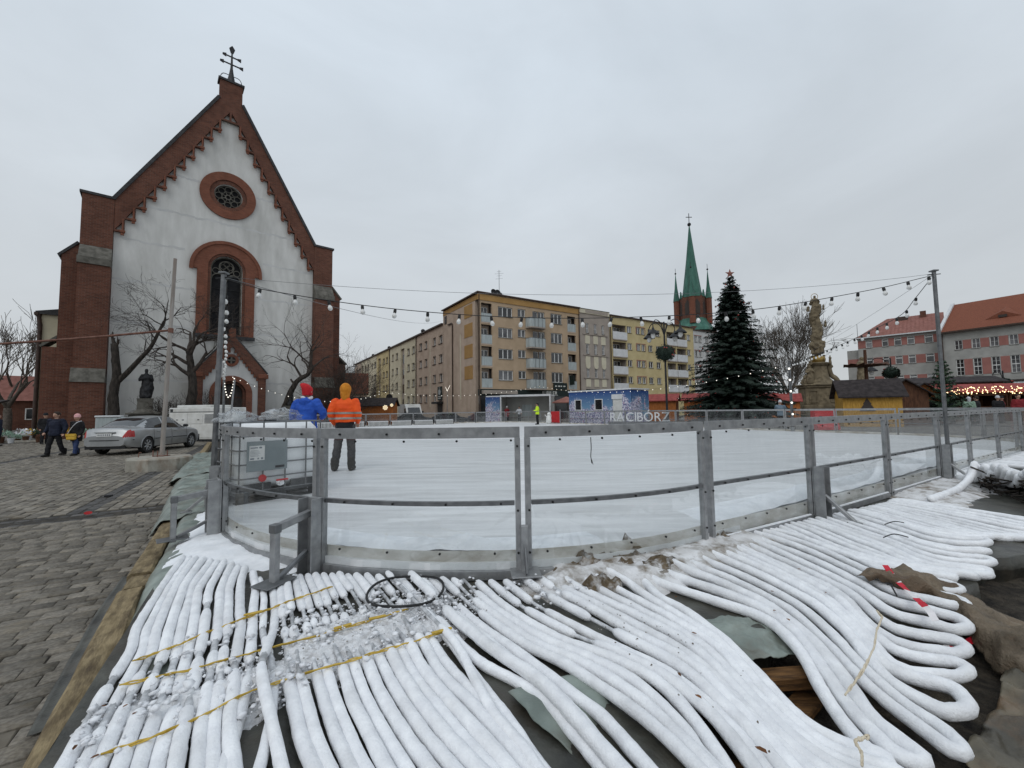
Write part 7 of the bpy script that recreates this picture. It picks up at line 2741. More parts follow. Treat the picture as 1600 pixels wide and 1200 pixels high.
ARM_DOWN = lambda s: [(s * .195, .0, 1.42), (s * .245, .03, 1.14), (s * .235, -.06, .90)]
LEG = lambda s: [(s * .095, 0, .92), (s * .105, -.015, .50), (s * .105, .03, .09)]


def person(label, loc, rz, hgt=1.75, arms=None, legs=None, jacket='cloth_black', trousers='cloth_charcoal', hat=None, hat_mat=None, shoes='boot',
           hem=.80, bulk=1.0, voxel=.014, bands=None, band_mat='cloth_silver', scarf=None, lean=0.0, group=None, hood=None, gloves=None, undercoat=None, extra=None):
    o = thing('person', label, 'person', loc, rz, group)
    S = hgt / 1.78
    o.scale = (S, S, S)
    arms = arms or [ARM_DOWN(-1), ARM_DOWN(1)]
    legs = legs or [LEG(-1), LEG(1)]
    mb = MB()
    loft(mb, [(.86, .12, .085, 0), (.95, .135, .095, 0), (1.10, .115, .085, 0), (1.28, .15, .10, 0), (1.40, .15, .09, .005), (1.47, .08, .06, .01)])
    limb(mb, [(0, .012, 1.44), (0, .0, 1.53), (0, -.005, 1.58)], [.062, .055, .055])
    vb = len(mb.v)
    mb.ball((0, -.005, 1.665), .108, 16, 12, 1.08, .86, 1.0)
    mb.ball((0, -.035, 1.605), .066, 12, 8, .9, .95, 1.0)
    limb(mb, [(0, -.105, 1.665), (0, -.128, 1.632)], [.011, .015], 6)
    for s in (-1, 1):
        mb.ball((s * .094, .008, 1.65), .026, 8, 6, 1.3, .5, .9)
    for a, s in zip(arms, (-1, 1)):
        limb(mb, a, [.050, .040, .030])
        d = Vector(a[2]) - Vector(a[1])
        hand(mb, a[2], d, s)
    for l in legs:
        limb(mb, l, [.075, .052, .040])
    bo = link('body', fuse(mb, min(voxel, .011), 2), o)
    bo.data.materials.append(MATS[gloves or 'skin'] if False else MATS['skin'])
    for s in (-1, 1):
        MB().ball((s * .034, -.098, 1.668), .0125, 8, 6).build('eye', 'boot', bo, 'all')
    MB().tube([(-.025, -.099, 1.592), (0, -.104, 1.590), (.025, -.099, 1.592)], .005, 5).build('mouth', 'bauble_red', bo)
    # trousers
    mb = MB()
    loft(mb, [(.80, .12, .10, .0), (.90, .165, .115, .005), (1.02, .155, .105, .0)])
    for l in legs:
        limb(mb, [l[0], l[1], (l[2][0], l[2][1] - .005, l[2][2] + .02)], [.108, .086, .082])
    tr = fuse(mb, voxel, 3)
    tr.materials.append(MATS[trousers])
    for v in tr.vertices:
        q = v.co
        v.co = q + v.normal * (.014 * noise.noise(Vector((q.x * 9, q.y * 9, q.z * 16))) - .008 * abs(noise.noise(q * 17)))
    link('trousers', tr, o)
    for l in legs:
        a = l[2]
        mb = MB()
        limb(mb, [(a[0], a[1] + .02, a[2] + .14), (a[0], a[1] + .02, a[2] - .02)], [.076, .066])
        limb(mb, [(a[0], a[1] + .035, a[2] - .03), (a[0] * 1.05, a[1] - .09, a[2] - .04), (a[0] * 1.1, a[1] - .18, a[2] - .045)], [.062, .055, .044])
        for k, v in enumerate(mb.v):
            if v[2] < a[2] - .085:
                mb.v[k] = (v[0], v[1], a[2] - .085)
        bt_ = fuse(mb, .012, 2)
        bt_.materials.append(MATS[shoes])
        link('boot', bt_, o)
    # jacket
    B = bulk
    mb = MB()
    rings = [(hem, .185 * B, .135 * B, .005), (hem + .08, .195 * B, .145 * B, .005)]
    if hem < .8:
        rings.append((.95, .185 * B, .135 * B, .0))
    rings += [(1.10, .178 * B, .128 * B, .0), (1.28, .20 * B, .135 * B, .0), (1.38, .195 * B, .12 * B, .005), (1.45, .13, .095, .012), (1.51, .075, .075, .012)]
    loft(mb, rings, 22)
    for a in arms:
        w = Vector(a[2]).lerp(Vector(a[1]), .06)
        limb(mb, [a[0], a[1], w], [.088 * B, .072 * B, .052 * B], 12)
    if hood:
        mb.ball((0, .085, 1.45), .12, 14, 10, .75, 1.1, .75)
    jm = fuse(mb, voxel, 3)
    jm.materials.append(MATS[jacket])
    for v in jm.vertices:                         # folds of cloth
        q = v.co
        k = .013 * noise.noise(q * 8) + .011 * noise.noise(Vector((q.x * 6, q.y * 6, q.z * 19))) - .010 * abs(noise.noise(q * 13))
        v.co = q + v.normal * k
    jo = link('jacket', jm, o)
    if undercoat:
        mb = MB()
        loft(mb, [(undercoat[0], .18, .135, .005), (undercoat[1], .175, .13, .005)], 22)
        u_ = fuse(mb, voxel, 3)
        u_.materials.append(MATS[undercoat[2]])
        link('undercoat', u_, o)
    for (z0, z1) in bands or ():
        bm = bmesh.new()
        bm.from_mesh(jm)
        for (zz, keep_up) in ((z0, True), (z1, False)):
            bmesh.ops.bisect_plane(bm, geom=bm.verts[:] + bm.edges[:] + bm.faces[:], plane_co=(0, 0, zz), plane_no=(0, 0, 1), clear_inner=keep_up, clear_outer=not keep_up)
        bm.normal_update()
        for v in bm.verts:
            v.co += v.normal * .005
        m2 = bpy.data.meshes.new('reflective_band')
        bm.to_mesh(m2)
        bm.free()
        m2.materials.clear()
        m2.materials.append(MATS[band_mat])
        link('reflective_band', m2, jo)
    if hat == 'beanie':
        mb = MB()
        mb.lathe([(.104, 1.665), (.112, 1.672), (.113, 1.715), (.108, 1.722), (.106, 1.75), (.088, 1.80), (.05, 1.835), (.001, 1.845)], 20, (0, 0, 0), sx=.93, sy=1.06)
        mb.build('knit_hat', hat_mat, o, 'all')
    elif hat == 'slouch':
        mb = MB()
        mb.lathe([(.094, 1.575), (.104, 1.60), (.109, 1.66), (.113, 1.70), (.112, 1.745), (.101, 1.79), (.075, 1.825), (.03, 1.843), (.001, 1.846)], 22, sx=.94, sy=1.06)
        for k, v in enumerate(mb.v):
            q = Vector(v)
            w_ = max(0, q.z - 1.72)
            mb.v[k] = (q.x + .5 * w_ + .008 * noise.noise(q * 14), q.y + .35 * w_ + .008 * noise.noise(q * 11), q.z)
        mb.build('red_hat', hat_mat, o, 'all')
    elif hat == 'hooded':
        mb = MB()
        mb.ball((0, .01, 1.675), .122, 18, 12, 1.14, .93, 1.05)
        limb(mb, [(0, .03, 1.60), (0, .03, 1.50)], [.105, .085])
        hm = fuse(mb, .014, 3)
        hm.materials.append(MATS[hat_mat])
        link('knit_hood', hm, o)
    elif hat == 'santa':
        mb = MB()
        mb.tube(catmull([(0, .01, 1.60), (.0, .01, 1.75), (.03, .02, 1.83), (.09, .05, 1.84), (.125, .07, 1.78), (.135, .08, 1.70)], 5), [.112, .111, .110, .108, .104, .10, .096, .09, .084, .078, .072, .066, .06, .054, .05, .046, .042, .038, .035, .032, .03, .028, .026, .025, .024, .023][:26], 14)
        mb.build('red_hat', hat_mat, o, 'all')
        MB().lathe([(.105, 1.585), (.120, 1.592), (.123, 1.62), (.116, 1.648), (.106, 1.65)], 20, sx=.93, sy=1.05).build('hat_trim', hat_mat, o, 'all')
        MB().ball((.137, .082, 1.675), .035, 12, 8).build('pompom', 'cloth_fleece', o, 'all')
    elif hat == 'hair':
        mb = MB()
        mb.ball((0, .015, 1.69), .118, 16, 10, 1.0, .9, 1.0)
        hm = fuse(mb, .014, 2)
        hm.materials.append(MATS[hat_mat or 'hair'])
        link('hair', hm, o)
    if scarf:
        mb = MB()
        ring = [(.088 * math.cos(a), .015 + .085 * math.sin(a), 1.515 + .02 * math.sin(2 * a)) for a in [2 * math.pi * i / 20 for i in range(21)]]
        mb.tube(ring, .036, 10, cap=False)
        for k, v in enumerate(mb.v):
            q = Vector(v)
            mb.v[k] = tuple(q + q.normalized() * .014 * noise.noise(q * 18))
        mb.build('scarf', scarf, o, 'all')
    return o


# two workers on the ice, seen from behind (they face away, towards +y)
FACE_AWAY = math.pi
WO = Vector((-3.52, 8.72, ICE))
person('worker in orange high-visibility jacket and orange knitted hood, seen from behind on the ice', WO, FACE_AWAY + .12, 1.80,
       [[(-.195, .0, 1.41), (-.265, .05, 1.17), (-.225, -.12, .99)], [(.195, .0, 1.41), (.275, .05, 1.17), (.24, -.10, .97)]],
       [[(-.095, 0, .92), (-.125, -.01, .50), (-.135, .03, .09)], [(.095, 0, .92), (.150, -.015, .50), (.185, .06, .09)]],
       'cloth_orange', 'cloth_charcoal', 'hooded', 'cloth_hat_orange', hem=.99, bulk=1.06, voxel=.012, bands=[(1.055, 1.095), (1.165, 1.205)], undercoat=(.80, 1.0, 'cloth_black'))
WBL = Vector((-4.42, 8.9, ICE))
person('worker in bright blue hooded jacket, red hat and grey fleece scarf behind the tank', WBL, FACE_AWAY - .12, 1.79,
       [[(-.205, .0, 1.42), (-.33, -.05, 1.20), (-.20, -.24, 1.10)], [(.205, .0, 1.42), (.345, -.02, 1.17), (.40, -.20, .98)]],
       None, 'cloth_blue', 'cloth_charcoal', 'slouch', 'cloth_hat_red', shoes='cloth_hat_red', hem=.74, bulk=1.13, voxel=.012, scarf='cloth_fleece', hood=True)
ha = math.atan2(1, 0)
person('worker in yellow high-visibility jacket holding a phone far out on the ice', Vector((2.05, 34.0, ICE)), FACE_AWAY + 1.3, 1.76,
       [[(-.2, 0, 1.42), (-.27, .02, 1.17), (-.14, -.24, 1.16)], [(.2, 0, 1.42), (.27, .02, 1.17), (.12, -.26, 1.16)]], None, 'cloth_hivis', 'cloth_black', 'hair', 'cloth_black', hem=.84, bulk=1.14, voxel=.022,
       bands=[(1.08, 1.13)])
# the couple walking on the square
o = person('heavy-set man in dark navy jacket and black trousers walking across the setts', Vector((-17.85, 16.2, 0)), .05, 1.72,
           [[(-.23, 0, 1.42), (-.33, .05, 1.17), (-.33, -.10, .97)], [(.23, 0, 1.42), (.33, .03, 1.17), (.32, -.02, .93)]],
           [[(-.1, 0, .92), (-.13, -.10, .50), (-.15, -.13, .09)], [(.1, 0, .92), (.12, .06, .50), (.14, .22, .12)]],
           'cloth_navy', 'cloth_black', 'hair', 'hair', hem=.82, bulk=1.2, voxel=.02)
o = person('woman in black coat and pink knitted hat with a mustard shoulder bag', Vector((-17.35, 16.5, 0)), -.05, 1.60,
           None, [[(-.09, 0, .92), (-.10, .04, .50), (-.11, .16, .11)], [(.09, 0, .92), (.10, -.08, .50), (.10, -.10, .09)]],
           'cloth_black', 'cloth_jeans', 'beanie', 'cloth_pink', hem=.62, bulk=1.1, voxel=.02)
bg = thing('shoulder_bag', 'mustard yellow shoulder bag carried by the woman in the pink hat', 'bag', Vector((-17.32, 16.28, .74)), .1)
MB().cbox(-.17, .17, -.05, .05, -.12, .12, .03).build('bag_body', 'cloth_mustard', bg)
MB().cbox(-.17, .17, -.062, -.045, .02, .12, .01).build('flap', 'cloth_mustard', bg)
MB().tube(catmull([(-.15, 0, .1), (.05, -.07, .35), (.25, -.10, .55), (.30, .05, .62)], 5), .014, 6).build('bag_strap', 'cloth_fleece', bg)
# people at the right and in the market
person('person in dark red jacket and black trousers walking at the right edge', Vector((28.75, 23.5, .27)), -.3, 1.78, None,
       [[(-.1, 0, .92), (-.11, -.08, .50), (-.13, -.12, .09)], [(.1, 0, .92), (.11, .05, .50), (.13, .2, .12)]], 'cloth_maroon', 'cloth_black', 'hair', 'hair', hem=.78, bulk=1.12, voxel=.022)
person('person in black coat cut by the right edge beside the red jacket', Vector((31.3, 24.2, .27)), 2.9, 1.72, None, None, 'cloth_black', 'cloth_navy', 'beanie', 'cloth_black', hem=.6, bulk=1.12, voxel=.022)
person('person in pale mint jacket with light hood in the market crowd', Vector((28.7, 26.0, .27)), 2.4, 1.70, None, None, 'cloth_mint', 'cloth_navy', 'hooded', 'cloth_fleece', hem=.72, bulk=1.1, voxel=.022)
mk = [(28.2, 26.6, 'cloth_navy', 'beanie', 'cloth_hat_orange', 'person in navy coat and ochre hat left in the market crowd'),
      (29.4, 26.2, 'cloth_black', 'hair', 'hair', 'bareheaded person in black coat in the middle of the market crowd'),
      (30.2, 26.9, 'cloth_navy', 'beanie', 'cloth_black', 'person in navy coat and black hat in the market crowd'),
      (31.0, 26.4, 'cloth_black', 'beanie', 'cloth_fleece', 'person in black coat and white hat in the market crowd'),
      (32.2, 27.2, 'cloth_maroon', 'beanie', 'cloth_black', 'person in dark maroon coat right in the market crowd'),
      (26.9, 26.4, 'cloth_black', 'hair', 'hair', 'person in black coat behind the right light pole')]
for (x, y, j, hk, hm_, lab) in mk:
    person(lab, Vector((x, y, .27)), rnd.uniform(2, 4), 1.70 + rnd.uniform(-.06, .08), None, None, j, 'cloth_black', hk, hm_, hem=.66, bulk=1.12, voxel=.026)
person('person in slate blue jacket and pale hat leaning over the far rail before the spruce', Vector((16.0, 24.7, .27)), 2.6, 1.62,
       [[(-.2, 0, 1.42), (-.27, -.14, 1.22), (-.2, -.34, 1.12)], [(.2, 0, 1.42), (.27, -.14, 1.22), (.2, -.34, 1.12)]], None, 'cloth_slate', 'cloth_charcoal', 'beanie', 'cloth_fleece', hem=.78, bulk=1.1, voxel=.022)
person('person in maroon coat and white hat standing in the open container', Vector((-.6, 45.6, .3)), .2, 1.66, None, None, 'cloth_maroon', 'cloth_black', 'beanie', 'cloth_fleece', hem=.55, bulk=1.1, voxel=.026)
person('person in grey and black bending in the open container', Vector((.75, 45.2, .3)), -.4, 1.62, [[(-.2, 0, 1.42), (-.33, -.1, 1.2), (-.5, -.2, 1.05)], [(.2, 0, 1.42), (.3, -.1, 1.2), (.35, -.25, 1.0)]], None, 'cloth_fleece', 'cloth_charcoal', 'hair', 'hair', hem=.85, voxel=.026)
person('dark figure in a blue coat beside the flower stall at the far left', Vector((-27.6, 22.2, 0)), 2.0, 1.70, None, None, 'cloth_navy', 'cloth_black', 'hair', 'hair', hem=.6, bulk=1.15, voxel=.026)
person('dark figure in a black coat standing by the left church buttress', Vector((-26.4, 23.4, 0)), 1.2, 1.72, None, None, 'cloth_black', 'cloth_black', 'beanie', 'cloth_black', hem=.6, bulk=1.15, voxel=.026)

# ================================================================== SILVER CAR
def interp(tab, x):
    for (a, va), (c, vc) in zip(tab, tab[1:]):
        if x <= c:
            t = (x - a) / (c - a) if c > a else 0
            t = max(0, min(1, t))
            return va + (vc - va) * t
    return tab[-1][1]


def smooth_tab(tab, x, w=.10):
    return sum(interp(tab, x + k * w / 2) for k in (-2, -1, 0, 1, 2)) / 5


def build_car(label, loc, rz):
    o = thing('parked_car', label, 'car', loc, rz)
    ZC = [(0, .60), (.04, .90), (.10, 1.0), (.45, 1.035), (.60, 1.06), (1.0, 1.25), (1.40, 1.385), (1.9, 1.44), (2.3, 1.445), (2.75, 1.40), (3.1, 1.22), (3.5, 1.0), (3.7, .965), (4.2, .90), (4.5, .80), (4.66, .68), (4.73, .52)]
    ZB = [(0, .56), (.05, .84), (.12, .93), (.6, .965), (2, .945), (3.3, .905), (3.8, .87), (4.3, .80), (4.55, .70), (4.73, .48)]
    WD = [(0, .66), (.06, .76), (.2, .84), (.7, .895), (2.4, .905), (3.8, .885), (4.3, .83), (4.55, .73), (4.73, .52)]
    ZL = [(0, .36), (.2, .25), (.6, .20), (4.1, .20), (4.5, .23), (4.73, .34)]
    xs = [4.73 * i / 128 for i in range(129)]
    NS, NG, NR = 14, 5, 5
    rings = []
    for x in xs:
        w, zc, zb, zl = (smooth_tab(T, x, .08) for T in (WD, ZC, ZB, ZL))
        zc = max(zc, zb + .02)
        g = min(1, max(0, (zc - zb - .06) / .36))
        pts = [(0, zl), (w * .5, zl), (w * .86, zl + .005)]
        for k in range(NS + 1):
            t = k / NS
            z = zl + .05 + (zb - zl - .05) * t
            y = w * (1 - .055 * (2 * t - .9) ** 2 * (1 if t > .45 else .8)) - (.02 * w * (1 if t > .93 else 0))
            pts.append((y, z))
        yb = pts[-1][0] - .012
        yr = yb * (1 - g) * .80 + g * (w * .66)
        zr = zb + (zc - zb) * (.55 * (1 - g) + .87 * g)
        for k in range(NG):
            t = (k + 0.0) / (NG - 1)
            pts.append((yb + (yr - yb) * t + .018 * math.sin(math.pi * t) * g, zb + .006 + (zr - zb) * t))
        for k in range(1, NR + 1):
            t = k / NR
            pts.append((yr * math.cos(t * math.pi / 2), zr + (zc - zr) * math.sin(t * math.pi / 2)))
        rings.append(pts)
    n = len(rings[0])
    cat = {}
    WX = (.99, 3.745)
    iS, iG = 3, 3 + NS + 1
    for s in (1, -1):
        for i in range(len(xs) - 1):
            xm = (xs[i] + xs[i + 1]) / 2
            for j in range(n - 1):
                q = [(xs[i], s * rings[i][j][0], rings[i][j][1]), (xs[i + 1], s * rings[i + 1][j][0], rings[i + 1][j][1]),
                     (xs[i + 1], s * rings[i + 1][j + 1][0], rings[i + 1][j + 1][1]), (xs[i], s * rings[i][j + 1][0], rings[i][j + 1][1])]
                if s < 0:
                    q = q[::-1]
                zm = sum(p[2] for p in q) / 4
                ym = abs(sum(p[1] for p in q) / 4)
                nm = 'body'
                if any(math.hypot(xm - wx, zm - .31) < .355 for wx in WX) and ym > .45:
                    continue
                if iG <= j < iG + NG - 1 and xm > .85 and xm < 3.38:
                    lo, hi = j - iG, NG - 1
                    zz = (zm - .96) / .4
                    if .86 + zz * .55 < xm < 1.92:
                        nm = 'side_window'
                    elif 1.99 < xm < 2.1 + 1.18 - zz * .72:
                        nm = 'side_window'
                if j >= iG + NG - 1 and .62 < xm < 1.32:
                    nm = 'rear_window'
                if j >= iG + NG - 1 and 2.82 < xm < 3.46:
                    nm = 'windscreen'
                if xm < .34 and .66 < zm < .915 and ym > .52 and j < iG:
                    nm = 'tail_light'
                if xm > 4.36 and .55 < zm < .76 and ym > .42 and j < iG + 2:
                    nm = 'headlamp_glass'
                if zm < .27 and j > 1:
                    nm = 'sill_trim'
                cat.setdefault(nm if nm in ('body', 'rear_window', 'windscreen', 'sill_trim') else nm + ('_l' if s > 0 else '_r'), []).append(q)
    # closed tail and nose
    for i, flip_ in ((0, False), (-1, True)):
        pts = [(xs[i], y, z) for y, z in rings[i]] + [(xs[i], -y, z) for y, z in reversed(rings[i][1:-1])]
        cat['body'].append(pts[::-1] if not flip_ else pts)
    MT = {'body': 'car_silver', 'side_window': 'car_glass', 'rear_window': 'car_glass', 'windscreen': 'car_glass', 'tail_light': 'tail_red', 'headlamp_glass': 'bulb_glass', 'sill_trim': 'car_trim'}
    for nm, qs in cat.items():
        bs_ = nm[:-2] if nm[-2:] in ('_l', '_r') else nm
        bm = bmesh.new()
        for q in qs:
            vs = [bm.verts.new(p) for p in q]
            try:
                bm.faces.new(vs)
            except ValueError:
                pass
        bmesh.ops.remove_doubles(bm, verts=bm.verts[:], dist=.0008)
        me = bpy.data.meshes.new(bs_)
        bm.to_mesh(me)
        bm.free()
        me.materials.append(MATS[MT[bs_]])
        me.polygons.foreach_set('use_smooth', [True] * len(me.polygons))
        me.set_sharp_from_angle(angle=R(40))
        link(bs_, me, o)
    # wheels, arches
    ty = MB().lathe([(.205, -.095), (.295, -.10), (.315, -.075), (.318, 0), (.315, .075), (.295, .10), (.205, .095)], 30, M=Matrix.Rotation(R(90), 4, 'X'), cap=False).mesh('tyre', 'black_rubber', True)
    rm = MB()
    RX = Matrix.Rotation(R(90), 4, 'X')
    rm.lathe([(.205, -.09), (.212, .085), (.198, .092), (.190, .07), (.185, -.05), (.02, -.06)], 30, M=RX, cap=False)
    for k in range(7):
        a = 2 * math.pi * k / 7
        rm.beam((.03 * math.cos(a), -.062, .03 * math.sin(a)), (.195 * math.cos(a), -.075, .195 * math.sin(a)), .04, .03, up=(0, 1, 0), b=.006)
    rm.lathe([(.055, .055), (.05, .085), (.001, .088)], 16, M=RX)
    rim = rm.mesh('rim', 'alloy', True)
    hubm = MB().lathe([(.19, .0), (.001, .002)], 24, M=RX).mesh('brake_disc', 'iron_black')
    for wx in WX:
        for s in (-1, 1):
            w = link('wheel', ty, o, (wx, s * .79, .318))
            if s > 0:
                w.rotation_euler = (0, 0, math.pi)
            link('rim', rim, w)
            link('brake_disc', hubm, w)
            mb = MB()
            pts = [(wx + .365 * math.cos(R(a)), s * (.888 if wx < 2 else .878), .31 + .365 * math.sin(R(a))) for a in range(-12, 193, 6)]
            mb.tube(pts, .016, 8)
            mb.build('arch_lip', 'car_silver', o, 'all')
    mb = MB()
    mb.box(.05, 4.65, -.70, .70, .24, .55)
    mb.build('underbody', 'car_trim', o)
    for s in (-1, 1):
        for (x0, x1) in ((1.36, 2.30), (2.42, 3.34)):
            MB().tube([(x0, s * .912, .55), (x1, s * .912, .55)], .016, 6).build('side_moulding', 'car_trim', o)
        for x in (1.30, 2.36, 3.36):
            yb = s * .903
            MB().tube([(x, s * .905, .28), (x, s * .909, .6), (x - .02, s * .885, .93)], .005, 4).build('door_gap', 'car_trim', o)
        for x in (1.48, 2.52):
            MB().cbox(x, x + .17, s * .897 - .018, s * .897 + .018, .80, .835, .012).build('door_handle', 'car_silver', o)
        MB().cbox(3.02, 3.20, s * .99 - .09, s * .99 + .09, .95, 1.06, .04).build('mirror', 'car_trim', o)
        MB().tube([(.92, s * .80, .972), (1.95, s * .845, .962), (3.3, s * .83, .925)], .010, 6).build('belt_strip', 'car_trim', o)
    mb = MB()
    pts = []
    for y in [-.86 + 1.72 * i / 24 for i in range(25)]:
        x = .30 * (abs(y) / .86) ** 5 - .012
        pts.append((x, y, .56))
    mb.tube(pts, .018, 6)
    mb.build('bumper_strip', 'car_trim', o)
    MB().cbox(-.022, .03, -.26, .26, .70, .815, .004).build('number_plate', 'plate_white', o)
    mb = MB()
    rr = random.Random(3)
    for k in range(7):
        y = .21 - k * .065
        mb.box(-.025, -.0225, y - .035, y, .725, .79)
    mb.build('plate_text', 'print_grey', o)
    MB().cbox(-.01, .05, -.36, .36, .835, .865, .006).build('boot_grip', 'car_silver', o)
    MB().tube([(.35, .45, .26), (-.02, .45, .25)], .03, 8).build('exhaust', 'iron_black', o)
    return o


cd = Vector((-.34, 2.76, 0)).normalized()
rz = math.atan2(cd.y, cd.x)
sidev = Vector((cd.y, -cd.x, 0))                         # towards the right-hand side
cent = Vector((-15.1, 17.1, 0)) - sidev * .80
build_car('silver saloon car parked by the concrete block, seen from behind', cent - cd * .99, rz).scale = (1, 1, 1.06)

# ================================================================== WHITE COOLING UNIT, VAN
GA = math.atan2(23.57 - 24.16, -16.82 + 20.08)
g = thing('cooling_unit', 'white boxy cooling unit behind the silver car', 'cooling unit', Vector((-20.1, 24.2, 0)), GA)
MB().cbox(0, 3.35, 0, 2.0, .12, 1.95, .03).build('housing', 'paint_white', g)
MB().cbox(.3, 2.6, .2, 1.8, 1.951, 2.1, .03).build('roof_box', 'paint_white', g)
MB().box(.05, 3.3, .05, 1.95, -.02, .12).build('skid', 'iron_black', g)
for (x0, x1, z0, z1) in ((.08, 1.55, .22, .95), (1.62, 3.27, .22, .95), (.08, 1.3, 1.02, 1.62), (1.36, 2.35, 1.02, 1.62)):
    MB().cbox(x0, x1, -.025, .01, z0, z1, .008).build('side_panel', 'paint_white', g)
v_ = MB().cbox(2.45, 3.2, -.03, .01, 1.05, 1.6, .008).build('vent_panel', 'frame_white', g)
mb = MB()
for k in range(7):
    mb.box(2.5, 3.15, -.045, -.03, 1.09 + k * .07, 1.13 + k * .07)
mb.build('vent_slats', 'galv_dark', v_)
MB().box(.08, 3.27, -.012, .001, 1.68, 1.72).build('trim_line', 'galv_dark', g)
MB().cbox(.1, .28, -.02, .01, 1.72, 1.88, .005).build('lamp_box', 'pallet_black', g)
for x in (.55, .95, 2.0):
    MB().cbox(x, x + .14, -.04, -.02, 1.22, 1.27, .008).build('latch', 'iron_black', g)
VN = Vector((-14.6, 56.5, 0))
v_ = thing('delivery_van', 'white high-roof van with lit headlights before the side street', 'van', VN, R(-62))
prof = [(0, .35), (5.6, .35), (5.65, .75), (5.5, 1.0), (4.75, 1.25), (4.2, 2.05), (3.7, 2.5), (.25, 2.55), (0, 2.3)]
mb = MB()
mb.prism(prof, -.98, .98)
mb.build('body', 'paint_white', v_, 40)
mb = MB()
mb.add([(4.80, -.80, 1.27), (4.80, .80, 1.27), (4.27, .74, 2.05), (4.27, -.74, 2.05)], [(0, 1, 2, 3)])
mb.build('windscreen', 'car_glass', v_).location = (.03, 0, .01)
for s in (-1, 1):
    MB().box(3.3, 4.2, s * .985 - .004, s * .985 + .004, 1.3, 1.95).build('side_window', 'car_glass', v_)
    MB().cbox(5.36, 5.62, s * .72 - .18, s * .72 + .18, .86, 1.04, .03).build('headlight', 'headlight', v_)
    MB().cbox(4.4, 4.6, s * 1.12 - .1, s * 1.12 + .1, 1.3, 1.6, .03).build('mirror', 'car_trim', v_)
    for x in (1.0, 4.6):
        MB().lathe([(.20, -.1), (.34, -.1), (.35, .1), (.20, .1)], 18, (0, 0, 0), M=Matrix.Translation((x, s * .9, .35)) @ Matrix.Rotation(R(90), 4, 'X')).build('wheel', 'black_rubber', v_, True)
MB().cbox(5.50, 5.70, -.9, .9, .36, .62, .04).build('bumper', 'car_trim', v_)
MB().cbox(5.55, 5.66, -.5, .5, .66, .84, .01).build('grille', 'iron_black', v_)
mb = MB()
mb.box(5.71, 5.715, -.26, .26, .42, .54)
mb.build('number_plate', 'plate_white', v_)

# ================================================================== MARKET STALLS AND CONTAINERS
def stall(label, loc, rz, w, d, h, rh, wall, roof, group=None, hatch=None, over=.25, open_front=False):
    o = thing('market_stall', label, 'market stall', loc, rz, group)
    t = .06
    MB().box(0, w, d - t, d, 0, h).build('back_wall', wall, o)
    for x in (0, w - t):
        mb = MB()
        mb.prism([(0, 0), (d - t - .002, 0), (d - t - .002, h), ((d) / 2, h + rh), (0, h)], x, x + t, M=Matrix(((0, 1, 0, 0), (1, 0, 0, 0), (0, 0, 1, 0), (0, 0, 0, 1))))
        mb.build('gable_wall', wall, o)
    if open_front:
        MB().box(t, w - t, 0, t, 0, 1.0).build('counter_front', wall, o)
        MB().box(.0, w, -.25, .15, 1.001, 1.05).build('counter', 'wood_brown', o)
        MB().box(t, w - t, 0, t, h - .35, h).build('fascia', wall, o)
        MB().box(t, w - t, t + .01, d - t - .01, .02, .04).build('stall_floor', 'wood_brown', o)
    else:
        MB().box(t, w - t, 0, t, 0, h).build('front_wall', wall, o)
        for k in range(1, int(w / .45)):
            MB().box(k * .45 - .012, k * .45 + .012, -.012, -.001, .05, h - .05).build('batten', wall, o)
    for s in (0, 1):
        mb = MB()
        e = -over if s == 0 else d + over
        ze = h - rh * over / (d / 2)
        mb.add([(-over, e, ze), (w + over, e, ze), (w + over, d / 2, h + rh + .02), (-over, d / 2, h + rh + .02), (-over, e, ze + .08), (w + over, e, ze + .08), (w + over, d / 2, h + rh + .10), (-over, d / 2, h + rh + .10)],
               [(0, 1, 2, 3), (7, 6, 5, 4), (0, 4, 5, 1), (0, 3, 7, 4), (1, 5, 6, 2)])
        mb.build('roof_slope', roof, o)
    return o


UR = lambda a: R(a)
s1 = stall('large ochre market stall with dark roof behind the red barrier', Vector((20.15, 25.2, .25)), R(-27), 2.75, 2.0, 1.95, .85, 'wood_ochre', 'roof_felt')
mb = MB()                                         # tree-shaped hatch
mb.prism([(-.38, 0), (.38, 0), (.26, .16), (.30, .18), (.16, .40), (.2, .42), (.0, .78), (-.2, .42), (-.16, .40), (-.30, .18), (-.26, .16)], -.03, -.002)
h_ = mb.build('hatch_cutout', 'frame_dark', s1)
h_.location = (1.15, 0, .95)
MB().box(.03, 2.72, -.02, -.002, 1.86, 1.95).build('wall_plate', 'wood_brown', s1)
s2 = stall('brown gabled market stall with ochre gable beside the large ochre stall', Vector((25.4, 25.2, .27)), R(56), 2.2, 2.0, 2.0, .8, 'wood_brown', 'roof_felt', open_front=True)
stall('brown gabled market stall with orange gable right of the ochre stall', Vector((27.6, 26.4, .27)), R(56), 2.2, 1.8, 1.9, .7, 'wood_orange', 'roof_felt', open_front=True)
stall('long dark brown market hut behind the crowd at the right', Vector((31.3, 34.2, .27)), R(-20), 7.0, 2.5, 3.0, .4, 'wood_brown', 'roof_felt')
